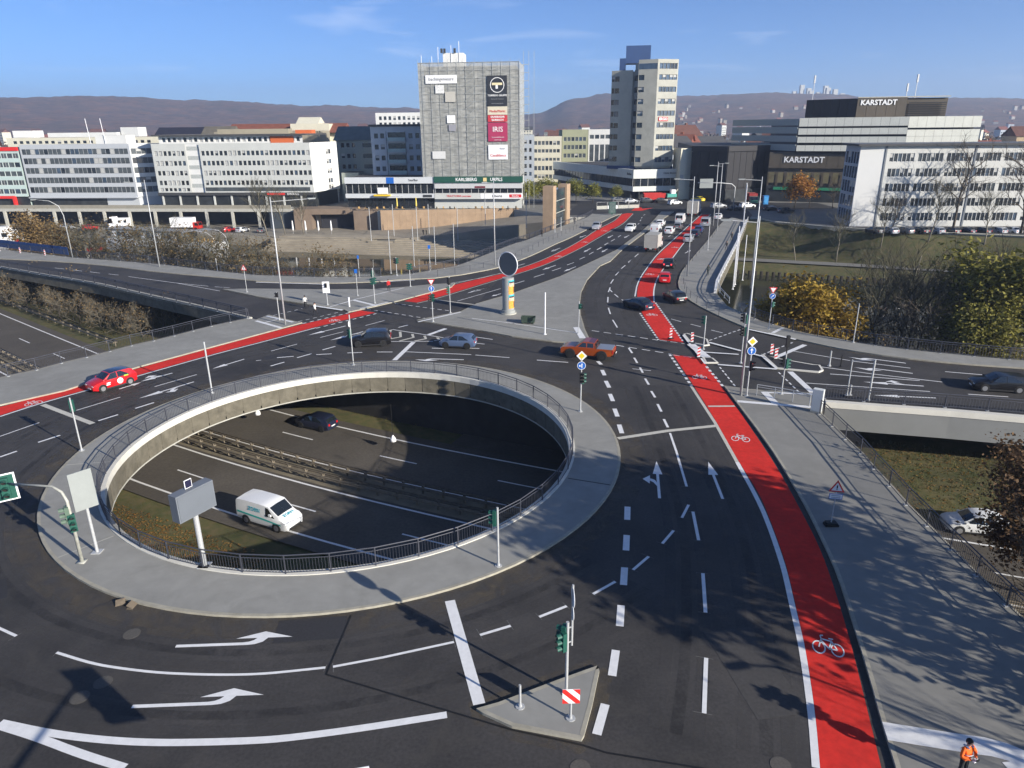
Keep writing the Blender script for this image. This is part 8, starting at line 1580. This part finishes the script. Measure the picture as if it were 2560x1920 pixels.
for k in range(4): 
    t = tag(empty('site_fence', (24 + k * 3.1, 202 + k * .8, 0), R(12)), 'white mesh site fence panel at the far end of the bridge', 'fence', 'site fence panels'); mb = MB(); mb.bar((0, 0, .1), (0, 0, 2), .05); mb.bar((3, 0, .1), (3, 0, 2), .05); mb.bar((0, 0, 2), (3, 0, 2), .05); mb.bar((0, 0, .1), (3, 0, .1), .05); mb.build('frame', galv, t); mb = MB(); mb.quad((0.05, 0, .15), (2.95, 0, .15), (2.95, 0, 1.0), (.05, 0, 1.0)); mb.build('mesh_sheet', sign_white if k == 1 else galv_old, t)
t = tag(empty('direction_sign', (60, 196, 0)), 'large grey direction sign on a curved gantry arm seen from behind', 'sign'); mb = MB(); mb.tube([(0, 0, 0), (0, 0, 6.2), (-1, 0, 7), (-4, 0, 7.3), (-10, 0, 7.4)], .13, 8); mb.build('gantry', galv, t, smooth=True); mb = MB(); mb.box(-9.5, -6, -.1, .0, 6.0, 8.4); mb.build('panel', plate_grey, t)
t = tag(empty('marquee', (71, 104.5, -6.9)), 'blue tent roof at the right edge by the river', 'tent'); mb = MB(); mb.v += [(-3, -3, 2.6), (3, -3, 2.6), (3, 3, 2.6), (-3, 3, 2.6), (0, 0, 4.2)]; mb.f += [(0, 1, 4), (1, 2, 4), (2, 3, 4), (3, 0, 4)]; mb.m += [0] * 4; mb.build('roof', mat('tent_blue', (.02, .04, .3), .7, .05), t)
for sx in (-2.9, 2.9):
    for sy in (-2.9, 2.9): mb = MB(); mb.bar((sx, sy, 0), (sx, sy, 2.6), .06); mb.build('post', galv, t)
t = tag(empty('net_frame', (62.5, 108.5, -7.5)), 'pale pyramid of poles at the river edge right', 'frame'); ap = (0, 0, 9)
for k, q in enumerate(((-3.2, -2, 0), (3.2, -2, 0), (2.6, 3, 0), (-2.6, 3, 0))): mb = MB(); mb.bar(ap, q, .14); mb.build('pole', bark_pale, t)
mb = MB(); mb.bar((-2.2, -1.4, 3), (2.2, -1.4, 3), .1); mb.bar((0, 0, 8.8), (.15, 0, 10.6), .1); mb.build('crossbar', bark_pale, t)
t = tag(empty('bank_piles', (48, 150.6, -8)), 'row of dark timber piles along the far right river bank', 'piles')
for k in range(40): x = 48 + k * 1.1; y = far_bank(x) - 1.6; mb = MB(); mb.cyl((x - 48, y - 150.6), .32, -1, .95, 7); mb.build('pile', mat('pile_dark', (.03, .025, .02), .9, .2), t)
mb = MB(); mb.strip([(44, far_bank(44) + 5), (70, far_bank(70) + 5), (100, far_bank(100) + 5), (150, far_bank(150) + 5)], [(44, far_bank(44) + 9), (70, far_bank(70) + 9), (100, far_bank(100) + 9), (150, far_bank(150) + 9)], [low_h(x, far_bank(x) + 7) + .25 for x in (44, 70, 100, 150)]); tag(mb.build('riverside_path', mat('path_grey', (.17, .165, .15), .9, .1)), kind='structure')
mb = MB(); mb.strip([(63.4, 172.2), (71.8, 162.8), (84, 155), (100, 148.3), (125, 138.3)], [(62.6, 171.4), (71.2, 162), (83.5, 154.2), (99.6, 147.4), (124.6, 137.4)], .12); tag(mb.build('bank_kerb', concrete), 'pale concrete kerb at the top of the grass bank', 'kerb')
# ------------------------------------------------------------------ people
skin_m = mat('skin', (.45, .27, .19), .6, 0); hair_d = mat('hair_dark', (.02, .016, .014), .8, 0); shoe_m = mat('shoes', (.03, .03, .03), .7, 0)
def person_mesh(pose, top, legs, skinm=skin_m, cap=None):
    J = {'pel': ((0, 0, .95), .13), 'wst': ((0, -.01, 1.1), .125), 'chs': ((0, -.01, 1.32), .155), 'nek': ((0, .0, 1.48), .06), 'hd1': ((0, -.02, 1.58), .085), 'hd2': ((0, -.025, 1.68), .095), 'hd3': ((0, -.01, 1.76), .06)}
    E_ = [('pel', 'wst'), ('wst', 'chs'), ('chs', 'nek'), ('nek', 'hd1'), ('hd1', 'hd2'), ('hd2', 'hd3')]
    st = {'walk': .22, 'stand': .0, 'hold': .03}[pose]
    if pose == 'hold': J['chs'] = ((0, -.01, 1.32), .19); J['wst'] = ((0, -.01, 1.1), .165); J['pel'] = ((0, 0, .95), .155)
    for s, n in ((-1, 'l'), (1, 'r')):
        f = s * st; J['hip' + n] = ((s * .09, 0, .9), .1); J['kne' + n] = ((s * .1, -f * .7 - .02, .5), .065); J['ank' + n] = ((s * .1, -f * 1.1 + (.06 if f < 0 else 0), .09), .045); J['toe' + n] = ((s * .11, -f * 1.1 - .15, .045), .035)
        J['sho' + n] = ((s * .19, 0, 1.42), .07)
        if pose == 'hold': J['elb' + n] = ((s * .34, -.06, 1.17), .072); J['wri' + n] = ((s * .13, -.27, 1.14), .036); J['han' + n] = ((s * .07, -.33, 1.16), .034)
        else: J['elb' + n] = ((s * .25, f * .5 + .02, 1.15), .05); J['wri' + n] = ((s * .26, f * 1.0 - .06, .92), .035); J['han' + n] = ((s * .255, f * 1.1 - .08, .83), .036)
        E_ += [('pel', 'hip' + n), ('hip' + n, 'kne' + n), ('kne' + n, 'ank' + n), ('ank' + n, 'toe' + n), ('chs', 'sho' + n), ('sho' + n, 'elb' + n), ('elb' + n, 'wri' + n), ('wri' + n, 'han' + n)]
    names = list(J); me = bpy.data.meshes.new('p'); me.from_pydata([J[k][0] for k in names], [(names.index(a), names.index(b)) for a, b in E_], [])
    o = bpy.data.objects.new('p', me); COL.link(o); o.modifiers.new('s', 'SKIN'); sub = o.modifiers.new('d', 'SUBSURF'); sub.levels = 2; sub.render_levels = 2
    for k, n in enumerate(names): me.skin_vertices[0].data[k].radius = (J[n][1],) * 2
    me.skin_vertices[0].data[0].use_root = True
    dg = bpy.context.evaluated_depsgraph_get(); dg.update(); r_ = bpy.data.meshes.new_from_object(o.evaluated_get(dg)); bpy.data.objects.remove(o)
    r_.materials.clear()
    for m in (top, legs, skinm, shoe_m): r_.materials.append(m)
    hands = [Vector(J['hanl'][0]), Vector(J['hanr'][0])]
    for p in r_.polygons:
        c = p.center; p.use_smooth = True
        mi = 0
        if min((c - h).length for h in hands) < .085: mi = 2
        elif c.z > 1.5: mi = 2
        elif c.z < .1: mi = 3
        elif c.z < .92 and abs(c.x) < .22 and not (abs(c.x) > .2): mi = 1
        p.material_index = mi
    return r_
def hair_mesh(m, cap=False):
    mb = MB(); n_, k_ = 12, 5; c = Vector((0, -.005, 1.66))
    for j in range(k_ + 1):
        a = math.pi / 2 * j / k_ * 1.15
        for i in range(n_):
            t_ = 2 * math.pi * i / n_; d = Vector((math.sin(a) * math.cos(t_) * .112, math.sin(a) * math.sin(t_) * .122, math.cos(a) * .145))
            if d.y < -.06 and a > .9: d.z = max(d.z, .05)
            mb.v.append(tuple(c + d))
    for j in range(k_):
        for i in range(n_): a_, b_ = j * n_ + i, j * n_ + (i + 1) % n_; mb.f.append((a_, b_, b_ + n_, a_ + n_)); mb.m.append(0)
    return mb.mesh('hair', m, True, True)
def face_mesh():
    mb = MB()
    for s in (-.035, .035): mb.cur = 0; mb.tube([(s, -.118, 1.675), (s, -.128, 1.675)], .013, 8)
    mb.cur = 1; mb.v += []; mb.poly([(-.015, -.118, 1.63), (.015, -.118, 1.63), (0, -.145, 1.635)]); mb.poly([(-.015, -.118, 1.63), (0, -.145, 1.635), (0, -.12, 1.68)]); mb.poly([(.015, -.118, 1.63), (0, -.12, 1.68), (0, -.145, 1.635)])
    mb.cur = 2; mb.box(-.025, .025, -.118, -.112, 1.6, 1.608); mb.cur = 1
    for s in (-1, 1): mb.box(s * .1 - .012, s * .1 + .012, -.02, .02, 1.63, 1.69)
    return mb.mesh('face', [black_m, skin_m, mat('lips', (.3, .1, .09), .6, 0)])
FACE = face_mesh(); HAIR = hair_mesh(hair_d)
def person(x, y, z, ang, pose, top, legs, label, h=1.7, hair=None):
    t = tag(empty('person', (x, y, z), ang), label, 'person'); s = h / 1.8; t.scale = (s, s, s); inst('body', person_mesh(pose, top, legs), t); inst('hair', hair or HAIR, t); inst('face', FACE, t); return t
cl = lambda n, c: mat('cloth_' + n, c, .85, .12, 8)
jeans = cl('jeans', (.03, .04, .07)); dark = cl('dark', (.02, .02, .022)); whitej = cl('white', (.6, .6, .58)); redj = cl('red', (.55, .02, .02)); olive = cl('olive', (.05, .06, .05)); hiv = cl('orange', (.85, .14, .015))
PP = S['ppl']
person(PP[0][0], PP[0][1], .014, R(200), 'walk', whitej, dark, 'person in a pale jacket and dark trousers crossing, farther one', 1.68)
person(PP[1][0], PP[1][1], .014, R(70), 'walk', whitej, dark, 'person in a pale jacket striding across, nearer one', 1.68)
person(PP[2][0], PP[2][1], .12, R(20), 'walk', redj, dark, 'person in a red jacket at the slip road crossing', 1.72)
person(PP[3][0], PP[3][1], .12, R(160), 'walk', olive, olive, 'person in dark clothes walking on the near bridge pavement', 1.7)
person(PP[4][0], PP[4][1], .12, R(0), 'walk', dark, dark, 'farthest of the dark clothed walkers on the right bridge pavement', 1.72)
person(PP[5][0], PP[5][1], .12, R(10), 'walk', dark, jeans, 'dark clothed walker beside the bridge parapet', 1.72)
person(PP[8][0], PP[8][1], .12, R(180), 'walk', dark, dark, 'dark clothed walker on the left bridge pavement near the railing', 1.72)
person(PP[9][0], PP[9][1], .12, R(170), 'walk', dark, jeans, 'walker on the left bridge pavement below the lift tower', 1.72)
person(-23, 190.5, -4.9, R(160), 'stand', dark, dark, 'left of two dark figures on the river plaza', 1.75); person(-22.2, 190.4, -4.9, R(120), 'stand', dark, dark, 'right of two dark figures on the river plaza', 1.75)
# worker with the remote control
capm = hair_mesh(mat('cap_black', (.012, .012, .012), .8, 0)); t = person(15.75, 18.95, .12, R(20), 'hold', hiv, dark, 'worker in an orange high visibility jacket holding a remote control', 1.78, capm)
refl = mat('reflective_tape', (.5, .52, .55), .4, 0)
for z0, r_ in ((1.03, .2), (1.2, .215)):
    mb = MB(); A = [(r_ * 1.02 * math.cos(2 * math.pi * k / 20), -.01 + r_ * .92 * math.sin(2 * math.pi * k / 20)) for k in range(21)]; i = len(mb.v); mb.v += [(*p, z0) for p in A] + [(*p, z0 + .045) for p in A]; mb.f += [(i + k, i + k + 1, i + 22 + k, i + 21 + k) for k in range(20)]; mb.m += [0] * 20; mb.build('reflective_stripe', refl, t)
for s in (-.1, .1): mb = MB(); mb.box(s - .03, s + .03, -.12, .1, 1.47, 1.5); mb.build('shoulder_stripe', mat('tape_blue', (.2, .25, .4), .5, 0), t)
rc_ = tag(empty('remote_control', (15.75, 18.95, .12), R(20)), 'white drone remote control held by the worker in orange', 'remote control'); rc_.scale = (1.78 / 1.8,) * 3
mb = MB(); mb.box(-.12, .12, -.4, -.28, 1.12, 1.17); mb.build('body', sign_white, rc_); mb = MB(); mb.box(-.07, .07, -.43, -.41, 1.17, 1.27); mb.build('screen', black_m, rc_)
for s in (-.06, .06): mb = MB(); mb.cyl((s, -.33), .01, 1.17, 1.2, 6); mb.build('stick', black_m, rc_)
# ------------------------------------------------------------------ air
hz = bpy.data.materials.new('haze'); hz.use_nodes = True; t_ = hz.node_tree; t_.nodes.remove(t_.nodes['Principled BSDF']); vol = t_.nodes.new('ShaderNodeVolumePrincipled'); vol.inputs['Color'].default_value = (.6, .74, 1.0, 1); vol.inputs['Density'].default_value = HAZE; vol.inputs['Anisotropy'].default_value = .2
t_.links.new(vol.outputs['Volume'], t_.nodes['Material Output'].inputs['Volume'])
mb = MB(); mb.box(-4200, 4200, -300, 4500, -14, 240); tag(mb.build('haze', hz), 'thin bluish haze over the valley', 'haze', kind='stuff')
